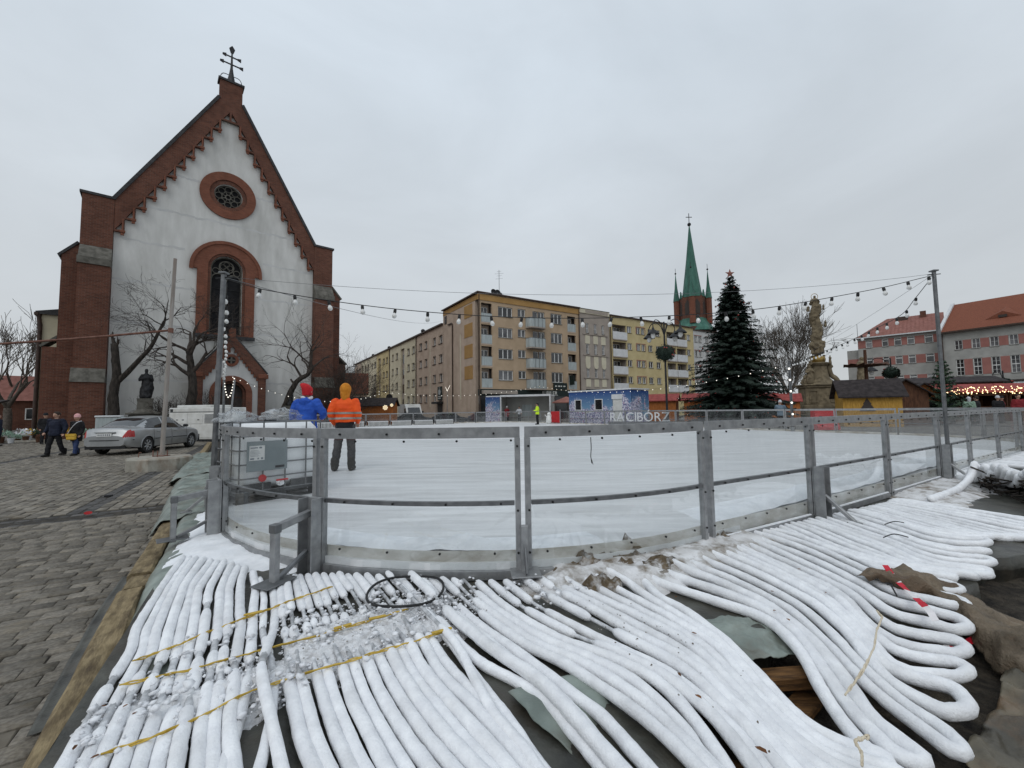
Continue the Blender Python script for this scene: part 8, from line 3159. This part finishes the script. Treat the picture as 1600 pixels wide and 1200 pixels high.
for i, (x, y) in enumerate(((30.9, 30.4), (33.3, 30.0), (35.7, 29.6))):
    s3 = stall('red-roofed market stall edged with lit bulbs, %s of three behind the crowd' % ('leftmost', 'middle', 'rightmost')[i], Vector((x, y, .27)), R(-8), 2.3, 1.8, 2.2, .45, 'wood_brown', 'roof_red', open_front=True)
    mb = MB()
    rr = random.Random(i)
    for k in range(44):
        mb.ball((rr.uniform(-.25, 2.5), -.32, rr.choice((2.05, 2.12, 2.3, 2.45)) + rr.uniform(-.07, .05)), .030, 6, 4)
    mb.build('lit_bulbs', 'lamp_warm', s3)
# Christmas pyramid top rising over the stalls
p_ = thing('christmas_pyramid', 'dark wooden mast with a flat fan wheel rising behind the ochre stall', 'christmas pyramid', Vector((26.0, 30.2, .27)))
MB().tube([(0, 0, 0), (0, 0, 5.35)], [.16, .09], 8).build('mast', 'wood_brown', p_, True)
MB().lathe([(.1, 4.05), (1.15, 4.15), (1.2, 4.20), (.1, 4.32)], 24).build('fan_hub', 'wood_brown', p_, True)
for k in range(10):
    a = 2 * math.pi * k / 10
    mb = MB()
    mb.add([(.2 * math.cos(a), .2 * math.sin(a), 4.25), (1.3 * math.cos(a - .18), 1.3 * math.sin(a - .18), 4.16), (1.3 * math.cos(a + .18), 1.3 * math.sin(a + .18), 4.34)], [(0, 1, 2)])
    w_ = mb.build('fan_blade', 'wood_brown', p_)
    w_.modifiers.new('thickness', 'SOLIDIFY').thickness = .025
MB().lathe([(.5, 2.6), (.45, 2.7), (.4, 2.9), (.2, 3.1)], 10).build('stage', 'wood_brown', p_)
MB().lathe([(.5, 0), (.5, 2.59)], 10).build('base', 'wood_brown', p_)
# red-roofed orange sheds behind the ornate lamp
stall('orange market shed with red roof, left of two behind the lamp post', Vector((12.6, 41.6, .27)), R(-28), 3.6, 2.4, 2.05, .55, 'wood_orange', 'roof_red')
s5 = stall('orange market shed with red roof and white notice, behind the lamp post', Vector((16.6, 40.0, .27)), R(-28), 3.3, 2.4, 2.05, .55, 'wood_orange', 'roof_red')
MB().box(2.2, 2.75, -.03, -.013, .9, 1.85).build('notice', 'plate_white', s5)
stall('small orange market shed before the stone column', Vector((29.6, 45.5, .27)), R(-30), 1.7, 2.2, 1.9, .7, 'wood_orange', 'roof_red')
stall('second small orange market shed right of the spruce', Vector((27.2, 46.0, .27)), R(-30), 1.9, 2.2, 2.0, .7, 'wood_orange', 'roof_red')
s6 = stall('orange stall with dark roof and star lights, right of the orange worker', Vector((-16.0, 44.0, .1)), R(4), 3.2, 2.4, 2.2, .7, 'wood_orange', 'roof_felt')
stall('dark brown stall with low roof behind the orange worker', Vector((-21.0, 45.5, .1)), R(4), 4.6, 3.0, 2.4, .7, 'wood_brown', 'roof_felt')
for k, (x, z, s) in enumerate(((2.55, 1.9, .26), (3.2, 2.15, .17))):
    st = thing('star_light', 'glowing flower-shaped star light on the orange stall, %s one' % ('larger' if k == 0 else 'smaller'), 'star light', Vector((-16.0 + x, 43.75 + .1 * k, .1 + z)))
    mb = MB()
    for q in range(7):
        a = 2 * math.pi * q / 7
        mb.ball((s * .75 * math.cos(a), 0, s * .75 * math.sin(a)), s * .34, 8, 6, sy=.5)
    mb.ball((0, -.02, 0), s * .4, 8, 6, sy=.5)
    mb.build('petals', 'lamp_soft', st, 'all')


def print_mat(name):
    """flat printed vinyl: blue winter sky above a grove of rimed trees, pink and dark speckles below"""
    m, nt, b = new_mat(name)
    t = nt.nodes.new('ShaderNodeTexCoord')
    s = nt.nodes.new('ShaderNodeSeparateXYZ')
    nt.links.new(t.outputs['Object'], s.inputs[0])
    v = t.outputs['Object']
    mp_ = nt.nodes.new('ShaderNodeMapRange')
    mp_.inputs['From Min'].default_value = .2
    mp_.inputs['From Max'].default_value = 2.7
    nt.links.new(s.outputs['Z'], mp_.inputs['Value'])
    skyc = ramp(nt, mp_.outputs[0], (.20, .38, .52), (.016, .055, .21), .2, 1.0)
    big = nz(nt, v, .62, 3, .5, .3)
    th = nt.nodes.new('ShaderNodeMath')
    th.operation = 'MULTIPLY_ADD'
    nt.links.new(mp_.outputs[0], th.inputs[0])
    th.inputs[1].default_value = -.42
    nt.links.new(big, th.inputs[2])
    fine = nz(nt, v, 7.5, 5, .7, .4)
    ad = nt.nodes.new('ShaderNodeMath')
    ad.operation = 'MULTIPLY_ADD'
    nt.links.new(fine, ad.inputs[0])
    ad.inputs[1].default_value = .42
    nt.links.new(th.outputs[0], ad.inputs[2])
    f = ramp(nt, ad.outputs[0], (0, 0, 0), (1, 1, 1), .44, .50)
    vo = nt.nodes.new('ShaderNodeTexVoronoi')
    vo.inputs['Scale'].default_value = 9.0
    nt.links.new(v, vo.inputs['Vector'])
    tree = ramp(nt, vo.outputs['Distance'], (.80, .78, .86), (.16, .16, .30), .15, .75)
    pk = ramp(nt, nz(nt, v, 5.5, 3), (0, 0, 0), (1, 1, 1), .60, .66)
    tree = mixc(nt, pk, tree, (.55, .22, .30))
    dk = ramp(nt, nz(nt, v, 3.3, 6, .75), (0, 0, 0), (1, 1, 1), .58, .63)
    tree = mixc(nt, dk, tree, (.02, .02, .035))
    col = mixc(nt, f, skyc, tree)
    fl = nt.nodes.new('ShaderNodeTexVoronoi')
    fl.inputs['Scale'].default_value = 5.0
    nt.links.new(v, fl.inputs['Vector'])
    sf = ramp(nt, fl.outputs['Distance'], (1, 1, 1), (0, 0, 0), .10, .16)
    col = mixc(nt, sf, col, (.75, .78, .85))
    nt.links.new(col, b.inputs['Base Color'])
    b.inputs['Roughness'].default_value = .5
    MATS[name] = m


print_mat('winter_print')
c1, c2 = Vector((4.95, 36.0, .25)), Vector((9.0, 31.2, .25))
cw = (c2 - c1).length
k1 = thing('ticket_container', 'container wrapped in a printed blue and white winter forest with two dark windows', 'container', c1, math.atan2((c2 - c1).y, (c2 - c1).x))
wall_holes('printed_wall', 'winter_print', k1, 0, cw, 0, 2.75, [(.72, 1.35, 1.25, 2.05), (2.85, 3.55, 1.25, 2.05), (4.55, 5.45, .05, 2.35)], .08)
MB().box(.01, cw - .01, .09, 2.4, 0, 2.7).build('shell', 'winter_print', k1)
MB().box(-.05, cw + .05, -.06, 2.45, 2.752, 2.86).build('roof_rim', 'rail_white', k1)
for (x0, x1) in ((.72, 1.35), (2.85, 3.55)):
    f_ = MB()
    for (a, b_, c, d) in ((x0 - .05, x1 + .05, 1.2, 1.25), (x0 - .05, x1 + .05, 2.05, 2.1), (x0 - .05, x0, 1.25, 2.05), (x1, x1 + .05, 1.25, 2.05)):
        f_.box(a, b_, -.03, .01, c, d)
    w_ = f_.build('window', 'frame_white', k1)
    MB().box(x0, x1, .05, .07, 1.25, 2.05).build('pane', 'glass_dark', w_)
d_ = MB().box(4.56, 5.44, .03, .07, .06, 2.34).build('door', 'paint_white', k1)
MB().box(4.5, 5.5, -.04, -.003, 2.05, 2.42).build('shutter_box', 'rail_white', k1)
MB().cbox(4.62, 4.74, -.01, .028, 1.05, 1.1, .01).build('door_handle', 'iron_black', d_)
c1, c2 = Vector((-2.95, 45.6, .25)), Vector((4.05, 43.6, .25))
cw = (c2 - c1).length
k2 = thing('open_container', 'open-fronted grey container with white frame and printed winter wall', 'container', c1, math.atan2((c2 - c1).y, (c2 - c1).x))
MB().box(0, 1.65, -.02, .06, 0, 2.75).build('printed_wall', 'winter_print', k2)
x0 = 1.7
MB().box(x0, x0 + .12, -.05, .12, 0, 2.75).build('frame_post', 'rail_white', k2)
MB().box(cw - .14, cw, -.05, .12, 0, 2.75).build('frame_post', 'rail_white', k2)
MB().box(x0, cw, -.05, .12, 2.752, 2.95).build('frame_beam', 'rail_white', k2)
MB().box(x0 + .05, cw - .02, 2.3, 2.4, 0, 2.75).build('back_wall', 'render_cool', k2)
MB().box(x0 + .02, x0 + .08, .13, 2.29, 0, 2.75).build('side_wall', 'render_cool', k2)
MB().box(cw - .1, cw - .04, .13, 2.29, 0, 2.75).build('side_wall', 'render_cool', k2)
MB().box(0, cw, .13, 2.5, 2.77, 2.9).build('roof', 'rail_white', k2)
MB().box(x0 + .1, cw - .12, .13, 2.29, -.02, .06).build('floor', 'render_cool', k2)
MB().box(3.6, 4.7, 2.26, 2.295, .6, 1.9).build('notice_board', 'rail_panel', k2)
MB().cbox(x0 + .3, x0 + 2.2, 1.2, 1.7, .4, .5, .02).build('bench', 'wood_brown', k2)
# market parasol beside the jeweller's
pr = thing('parasol', 'dull red parasol between the two containers', 'parasol', Vector((5.6, 42.6, .25)))
MB().tube([(0, 0, 0), (0, 0, 2.5)], .03, 8).build('pole', 'galv_dark', pr)
MB().lathe([(1.5, 1.95), (1.5, 2.05), (.1, 2.6), (.02, 2.62)], 8).build('canopy', 'roof_rose', pr)
# town-name letters in the far corner of the rink
LA, LZ = Vector((6.65, 28.35, .68)), Vector((10.1, 26.4, .68))
LD = LZ - LA
ls = thing('letter_sign', 'row of big pale letters spelling RACIBÓRZ on the ice beside the fence', 'letter sign', LA, math.atan2(LD.y, LD.x))
xx = 0.0
for chh in 'RACIBÓRZ':
    me = text_mesh(chh, 1.0, .07, 'letter_grey', 'letter')
    wv = max(v.co.x for v in me.vertices) - min(v.co.x for v in me.vertices)
    l_ = link('letter', me, ls, (xx, 0, .02))
    l_.rotation_euler = (R(90), 0, 0)
    xx += wv + .10
fsc = LD.length / xx
ls.scale = (fsc, fsc, .86)
MB().box(-.1, xx, -.12, .12, -.39, .0).build('stand', 'galv_dark', ls)
# bicycle leaning by the shed
bk = thing('bicycle', 'bicycle parked before the right orange shed', 'bicycle', Vector((16.4, 38.0, .27)), R(-30))
for x in (0, 1.05):
    mb = MB()
    mb.tube([(x + .33 * math.cos(R(a)), 0, .34 + .33 * math.sin(R(a))) for a in range(0, 361, 15)], .022, 6, cap=False)
    for a in range(0, 180, 30):
        mb.tube([(x + .32 * math.cos(R(a)), 0, .34 + .32 * math.sin(R(a))), (x - .32 * math.cos(R(a)), 0, .34 - .32 * math.sin(R(a)))], .005, 4)
    mb.build('wheel', 'black_rubber', bk)
mb = MB()
for p, q in (((0, 0, .34), (.38, 0, .85)), ((0, 0, .34), (.45, 0, .32)), ((.45, 0, .32), (.38, 0, .92)), ((.40, 0, .80), (.92, 0, .82)), ((.45, 0, .32), (.92, 0, .72)), ((1.05, 0, .34), (.90, 0, 1.0))):
    mb.tube([p, q], .02, 6)
mb.build('bike_frame', 'plastic_red', bk)
MB().cbox(.25, .5, -.06, .06, .92, .97, .02).build('saddle', 'black_rubber', bk)
MB().tube([(.88, -.28, 1.02), (.9, 0, 1.0), (.88, .28, 1.02)], .015, 6).build('handlebar', 'galv', bk)

# ================================================================== LAMP POSTS
def wreath_ball(mb, c, r_, rr):
    mb.ball(c, r_ * .85, 14, 10)
    for k in range(420):
        d = Vector((rr.gauss(0, 1), rr.gauss(0, 1), rr.gauss(0, 1))).normalized()
        p = Vector(c) + d * r_ * rr.uniform(.82, .95)
        s = d.orthogonal().normalized() * .05
        mb.add([p - s, p + s, p + d * r_ * .2 + Vector((0, 0, -.03))], [(0, 1, 2)])


def ornate_lamp(label, loc, hgt, arms, ball_z, ball_r, rz=0.0, group=None):
    o = thing('street_lamp', label, 'street lamp', loc, rz, group)
    MB().lathe([(.20, 0), (.20, .25), (.13, .4), (.10, .9), (.075, 1.2), (.06, hgt - 1.2), (.05, hgt)], 12).build('post', 'iron_black', o, True)
    for k in range(arms):
        a = 2 * math.pi * k / arms
        c, s = math.cos(a), math.sin(a)
        P = [(0, 0, hgt - 1.0), (.25 * c, .25 * s, hgt - .3), (.55 * c, .55 * s, hgt - .02), (.95 * c, .95 * s, hgt + .02), (1.2 * c, 1.2 * s, hgt - .25), (1.22 * c, 1.22 * s, hgt - .5)]
        ar = MB().tube(catmull(P, 5), .030, 8).build('arm', 'iron_black', o, 'all')
        M = Matrix.Translation((1.22 * c, 1.22 * s, hgt - 1.15))
        MB().lathe([(.02, .70), (.06, .62), (.10, .50), (.20, .42), (.36, .26), (.40, .20), (.40, .17)], 14, M=M, cap=False).build('lantern_hood', 'iron_black', ar, True)
        MB().lathe([(.16, .20), (.15, .0), (.08, -.10), (.01, -.12)], 12, M=M).build('lantern_glass', 'bulb_glass', ar, True)
    if ball_r:
        mb = MB()
        wreath_ball(mb, (0, 0, ball_z), ball_r, random.Random(5))
        mb.build('greenery_ball', 'needles', o)
        bl_ = MB().ball((0, 0, 0), .05, 8, 6).mesh('bauble', 'bauble_red', 'all')
        rr = random.Random(6)
        for k in range(9):
            d = Vector((rr.uniform(-1, 1), -abs(rr.uniform(.3, 1)), rr.uniform(-1, 1))).normalized()
            link('bauble', bl_, o, Vector((0, 0, ball_z)) + d * ball_r)
    return o


ornate_lamp('ornate black lamp post with four lanterns and a ball of greenery beside the spruce', Vector((10.47, 28.0, .25)), 7.2, 4, 5.05, .62, R(35))
ornate_lamp('black lamp post with a greenery ball rising behind the large ochre stall', Vector((29.3, 31.8, .27)), 4.9, 1, 3.75, .52, R(160))
ornate_lamp('distant lamp post with a greenery ball before the orange-tiled building', Vector((45.3, 38.0, .27)), 4.3, 1, 3.0, .62, R(70))
for (x, y, lab) in ((-15.6, 52.5, 'round black sign on a post above the white van'),):
    o = thing('road_sign', lab, 'road sign', Vector((x, y, 0)))
    MB().tube([(0, 0, 0), (0, 0, 3.6)], .04, 8).build('post', 'galv_dark', o)
    MB().lathe([(.42, 0), (.42, .03), (.40, .035)], 20, M=Matrix.Translation((0, -.05, 3.4)) @ Matrix.Rotation(R(90), 4, 'X')).build('sign_disc', 'iron_black', o)
o = thing('light_pole', 'thin modern lamp pole with short curved arm at the left end of the side street', 'lamp pole', Vector((-26.4, 65, 0)))
MB().tube(catmull([(0, 0, 0), (0, 0, 6), (.1, 0, 8), (.8, 0, 8.7), (2.0, 0, 8.8)], 5), .06, 8).build('shaft', 'galv', o, True)
o = thing('fork_light', 'small forked light pole with lit tips before the tan house', 'light', Vector((-8.0, 50.8, 0)))
MB().tube([(0, 0, 0), (0, 0, 4.0)], .04, 6).build('shaft', 'galv', o)
mb = MB()
mb.beam((0, 0, 4.0), (.35, 0, 4.7), .03, .03)
mb.beam((0, 0, 4.0), (-.2, 0, 4.5), .03, .03)
mb.build('lit_tips', 'lamp_white', o)

# ================================================================== STONE COLUMN WITH STATUES
SC_ = Vector((37.3, 50.0, .2))
col = thing('stone_column', 'tall baroque stone column wrapped in clouds with a haloed statue on top', 'monument', SC_, R(-20))
col.scale = (.82, .82, 1)
def sq(mb, w, d, z0, z1, b_=.05):
    mb.cbox(-w / 2, w / 2, -d / 2, d / 2, z0, z1, b_)
mb = MB()
sq(mb, 6.0, 5.0, -.3, .35)
sq(mb, 5.2, 4.2, .35, 1.5, .08)
sq(mb, 4.6, 3.6, 1.5, 3.5, .06)
sq(mb, 5.0, 4.0, 3.5, 3.75, .08)
sq(mb, 5.3, 4.3, 3.75, 3.95, .06)
mb.build('pedestal', 'stone_sand', col)
for (x, w, z0, z1) in ((-1.35, 1.0, 1.75, 3.2), (1.25, 1.1, 1.75, 3.2)):
    p_ = MB()
    for (a, b_, c, d) in ((x - w / 2, x + w / 2, z0, z0 + .1), (x - w / 2, x + w / 2, z1 - .1, z1), (x - w / 2, x - w / 2 + .1, z0 + .1, z1 - .1), (x + w / 2 - .1, x + w / 2, z0 + .1, z1 - .1)):
        p_.box(a, b_, -1.9, -1.802, c, d)
    p_.build('relief_panel', 'stone_sand', col)
mb = MB()
mb.lathe([(2.1, 3.95), (1.9, 4.15), (1.35, 4.7), (1.15, 5.5), (1.1, 6.1), (1.35, 6.3), (1.45, 6.5), (1.1, 6.6)], 8)
mb.build('upper_base', 'stone_sand', col, 30)
for s in (-1, 1):
    mb = MB()
    mb.tube(catmull([(s * 2.3, -.4, 4.0), (s * 1.9, -.4, 4.6), (s * 1.4, -.4, 5.0), (s * 1.2, -.4, 5.9), (s * 1.5, -.4, 6.2)], 5), .30, 8)
    mb.build('scroll', 'stone_sand', col, 'all')


def statue_mesh(seed, h, vox=.06):
    rr = random.Random(seed)
    mb = MB()
    mb.lathe([(.34, 0), (.40, .1), (.36, .5), (.30, .85), (.27, 1.05), (.33, 1.3), (.30, 1.45), (.10, 1.54)], 12, sy=.8)
    mb.ball((0, -.02, 1.68), .13, 10, 8, 1.1)
    for s in (-1, 1):
        limb(mb, [(s * .28, 0, 1.40), (s * .42, -.05, 1.12), (s * .22, -.28, 1.10 + .2 * rr.random())], [.11, .09, .06], 8)
    limb(mb, [(.30, -.05, 1.2), (.38, .1, .6), (.25, .15, .05)], [.10, .14, .12], 8)
    mb.v = [(x * h / 1.8, y * h / 1.8, z * h / 1.8) for x, y, z in mb.v]
    me = fuse(mb, vox, 1)
    for v in me.vertices:
        v.co += v.normal * .05 * noise.fractal(v.co * 4 + Vector((seed, 0, 0)), 1.0, 2.0, 3)
    return me


sm_ = statue_mesh(1, 2.1)
sm_.materials.append(MATS['stone_sand'])
for (x, y, z, s, a) in ((-2.0, -1.1, 3.95, .62, .3), (-1.5, -1.3, 4.0, 1.05, 0), (1.15, -1.0, 6.3, .5, 1), (-1.2, -.9, 6.3, .5, 2)):
    w_ = link('putto', sm_, col, (x, y, z), a, (s, s, s))
MB().lathe([(.80, 6.6), (.88, 6.75), (.92, 7.0), (.82, 7.3), (.92, 7.45), (.7, 7.5)], 20).build('gilded_drum', 'gold', col, True)
mb = MB()                                         # shaft twisted round with cloud rolls
mb.lathe([(.72, 7.6), (.62, 9.0), (.55, 12.0), (.52, 13.0), (.4, 13.4)], 14)
rr = random.Random(12)
for k in range(13):
    z = 8.6 + k * .40
    a0 = k * .9
    pts = [(.58 * math.cos(a0 + t * .35), .58 * math.sin(a0 + t * .35), z + .05 * t) for t in range(13)]
    mb.tube(catmull(pts, 2), [.13 + .12 * abs(math.sin(q * .9 + k)) for q in range(25)], 8)
for k in range(16):
    a = rr.uniform(0, 6.28)
    mb.ball((.78 * math.cos(a), .78 * math.sin(a), rr.uniform(8.4, 9.0)), .30, 8, 6)
cl = fuse(mb, .09, 2)
for v in cl.vertices:
    v.co += v.normal * .07 * noise.fractal(v.co * 3, 1.0, 2.0, 3)
cl.materials.append(MATS['stone_sand'])
link('cloud_shaft', cl, col)
for k in range(4):
    a = k * 1.57 + .4
    MB().tube([(.8 * math.cos(a), .8 * math.sin(a), 7.7), (.75 * math.cos(a), .75 * math.sin(a), 8.4)], .22, 8).build('drum_post', 'stone_sand', col)
mad = statue_mesh(2, 2.0, .05)
mad.materials.append(MATS['stone_sand'])
link('top_statue', mad, col, (0, 0, 12.7), .2, (1.25, 1.25, 1.08))
w_ = link('putto', sm_, col, (1.1, -.2, 10.9), 1.2, (.5, .5, .4))
w_ = link('putto', sm_, col, (-.95, -.3, 12.9), 2.2, (.42, .42, .36))
w_ = link('putto', sm_, col, (.95, -.3, 13.0), .8, (.38, .38, .33))
MB().tube([(.42 * math.cos(R(a)), -.05, 14.75 + .36 * math.sin(R(a))) for a in range(0, 361, 15)], .035, 6, cap=False).build('halo', 'gold', col, True)
st2 = thing('stone_statue', 'stone statue of a robed figure on the right arm of the column pedestal', 'statue', SC_ + Vector((3.9, -1.6, 3.1)), .2)
m3 = statue_mesh(3, 3.0, .07)
m3.materials.append(MATS['stone_sand'])
link('figure', m3, st2, (0, 0, .9))
MB().cbox(-.9, .9, -.8, .8, -3.2, .2, .05).build('plinth', 'stone_sand', st2)
MB().cbox(-.6, .6, -.5, .5, .201, .9, .06).build('plinth_block', 'stone_sand', st2)
fe = thing('iron_fence', 'low black iron fence round the stone column', 'fence', Vector((31.5, 45.6, .25)), R(4))
MB().box(0, 10, -.015, .015, .25, .29).build('fence_rail', 'iron_black', fe)
MB().box(0, 10, -.015, .015, .95, .99).build('fence_rail', 'iron_black', fe)
pk_ = MB().tube([(0, 0, 0), (0, 0, 1.1), (0, 0, 1.2)], [.015, .015, .003], 5).mesh('picket', 'iron_black')
for k in range(67):
    link('picket', pk_, fe, (k * .15, 0, 0))
# statues in front of the church
for (x, y, lab, hs, ph, sd) in ((-26.4, 29.7, 'dark stone statue on a tall grey pedestal left of the church porch', 2.1, 2.75, 5), (-19.4, 36.0, 'dark small statue on a grey pedestal right of the church porch', 1.4, 2.2, 6)):
    o = thing('church_statue', lab, 'statue', Vector((x, y, 0)), R(40))
    m_ = statue_mesh(sd, hs, .05)
    m_.materials.append(MATS['iron_black'])
    link('figure', m_, o, (0, 0, ph), .0, (.75, .75, 1))
    mb = MB()
    mb.cbox(-.85, .85, -.7, .7, 0, ph * .58, .04)
    mb.build('pedestal', 'stone_grey', o)
    MB().cbox(-1.0, 1.0, -.85, .85, ph * .58 + .002, ph * .64, .04).build('pedestal_cap', 'stone_grey', o)
    MB().lathe([(.85, ph * .641), (.62, ph * .72), (.58, ph * .9), (.66, ph)], 4, M=Matrix.Rotation(R(45), 4, 'Z')).build('pedestal_top', 'stone_grey', o)
# red-roofed house beyond the church, low house and flower stall at the far left
hs = thing('red_roof_house', 'small house with red tiled roof beyond the church at the side street', 'house', Vector((-36, 84, 0)), R(20))
MB().box(-6, 6, 0, 8, -.1, 5.5).build('wall', 'render_pink', hs)
mb = MB()
mb.add([(-6.4, -.4, 5.4), (6.4, -.4, 5.4), (6.4, 8.4, 5.4), (-6.4, 8.4, 5.4), (-6.4, 4, 10), (6.4, 4, 10)], [(0, 1, 5, 4), (2, 3, 4, 5), (1, 2, 5), (3, 0, 4)])
mb.build('roof', 'roof_tile', hs)
hs = thing('low_house', 'low brick house with dark red roof at the far left beyond the church', 'house', Vector((-62, 48, 0)), R(48))
MB().box(-10, 9, 0, 8, -.1, 3.6).build('wall', 'brick', hs)
mb = MB()
mb.add([(-10.4, -.4, 3.5), (9.4, -.4, 3.5), (9.4, 8.4, 3.5), (-10.4, 8.4, 3.5), (-10.4, 4, 6.8), (9.4, 4, 6.8)], [(0, 1, 5, 4), (2, 3, 4, 5), (1, 2, 5), (3, 0, 4)])
mb.build('roof', 'roof_rose', hs)
for x in (-8, -5, -2, 1, 4, 7):
    w_ = MB().box(x - .5, x + .5, -.03, -.003, 1.2, 2.6).build('window', 'frame_white', hs)
    MB().box(x - .4, x + .4, -.04, -.031, 1.3, 2.5).build('pane', 'glass_dark', w_)
fs_ = thing('flower_stall', 'dark flower stall with a red-lit eaves line at the far left', 'flower stall', Vector((-39.6, 24.4, 0)), R(25))
MB().box(0, 6.5, 0, .1, 0, 1.9).build('back_wall', 'wood_brown', fs_)
mb = MB()
mb.add([(-.3, -2.6, 2.1), (6.8, -2.6, 2.1), (6.8, .3, 2.6), (-.3, .3, 2.6), (-.3, -2.6, 2.2), (6.8, -2.6, 2.2), (6.8, .3, 2.7), (-.3, .3, 2.7)], [(3, 2, 1, 0), (4, 5, 6, 7), (0, 1, 5, 4), (1, 2, 6, 5), (2, 3, 7, 6), (3, 0, 4, 7)])
mb.build('roof', 'roof_felt', fs_)
for x in (.1, 6.3):
    MB().box(x, x + .1, -2.4, -2.3, 0, 2.15).build('post', 'wood_brown', fs_)
MB().box(0, 6.5, -2.67, -2.61, 1.98, 2.09).build('lit_strip', 'tail_red', fs_)
rr = random.Random(44)
for k in range(26):
    a, d_ = rr.uniform(3, 11.5), rr.uniform(-3.4, -1.2)
    p = Matrix.Rotation(R(25), 3, 'Z') @ Vector((a, d_, 0)) + Vector((-37, 25, 0))
    mb = MB()
    hgt = rr.uniform(.3, .7)
    for q in range(46):
        dd = Vector((rr.gauss(0, .16), rr.gauss(0, .16), hgt + rr.uniform(-.18, .12)))
        s = Vector((rr.uniform(-.1, .1), rr.uniform(-.1, .1), rr.uniform(-.05, .05)))
        mb.add([dd - s, dd + s, dd + Vector((rr.uniform(-.07, .07), rr.uniform(-.07, .07), .12))], [(0, 1, 2)])
    o = thing('potted_plant', 'small potted plant set out before the dark flower stall', 'potted plant', p, 0, 'potted plants of the flower stall')
    MB().lathe([(.11, 0), (.16, hgt * .5), (.17, hgt * .55)], 10).build('pot', rr.choice(('stone_grey', 'wood_brown', 'rail_white')), o, True)
    mb.build('foliage', rr.choice(('needles_pale', 'needles_pale', 'cloth_mustard', 'snow', 'cloth_mint')), o)
o = thing('waste_container', 'grey-green box by the foot of the left church buttress', 'bin', Vector((-24.4, 24.2, 0)), R(35))
MB().cbox(0, 1.5, 0, 1.0, .1, 1.45, .04).build('bin_body', 'rail_panel', o)
MB().cbox(-.04, 1.1, -.04, 1.04, 1.452, 1.56, .03).build('lid', 'rail_white', o)
kb = MB()
kb.beam(Vector((-40, 24.0, .04)), Vector((-19.5, 27.5, .04)), .3, .14)
tag(kb.build('kerb', 'concrete'), 'kerb below the church at the left', None, None, 'structure')
for i in range(3):
    c_ = thing('parked_car', 'dark car glimpsed behind the far rink fence, %s of three' % ('left', 'middle', 'right')[i], 'car', Vector((-13.5 + i * 4.2, 48.5 - i * .6, 0)), R(8))
    mb = MB()
    mb.prism([(0, .3), (4.2, .3), (4.25, .7), (3.2, .9), (2.6, 1.38), (1.0, 1.42), (.3, .98), (0, .9)], -.85, .85)
    mb.build('body', 'car_dark', c_, 40)
    mb = MB()
    mb.prism([(.75, .95), (2.75, .95), (2.4, 1.3), (1.1, 1.33)], -.858, -.852)
    mb.build('side_window', 'car_glass', c_)
    for x in (.85, 3.35):
        MB().lathe([(.2, -.1), (.31, -.1), (.31, .1), (.2, .1)], 16, M=Matrix.Translation((x, -.78, .31)) @ Matrix.Rotation(R(90), 4, 'X')).build('wheel', 'black_rubber', c_, True)
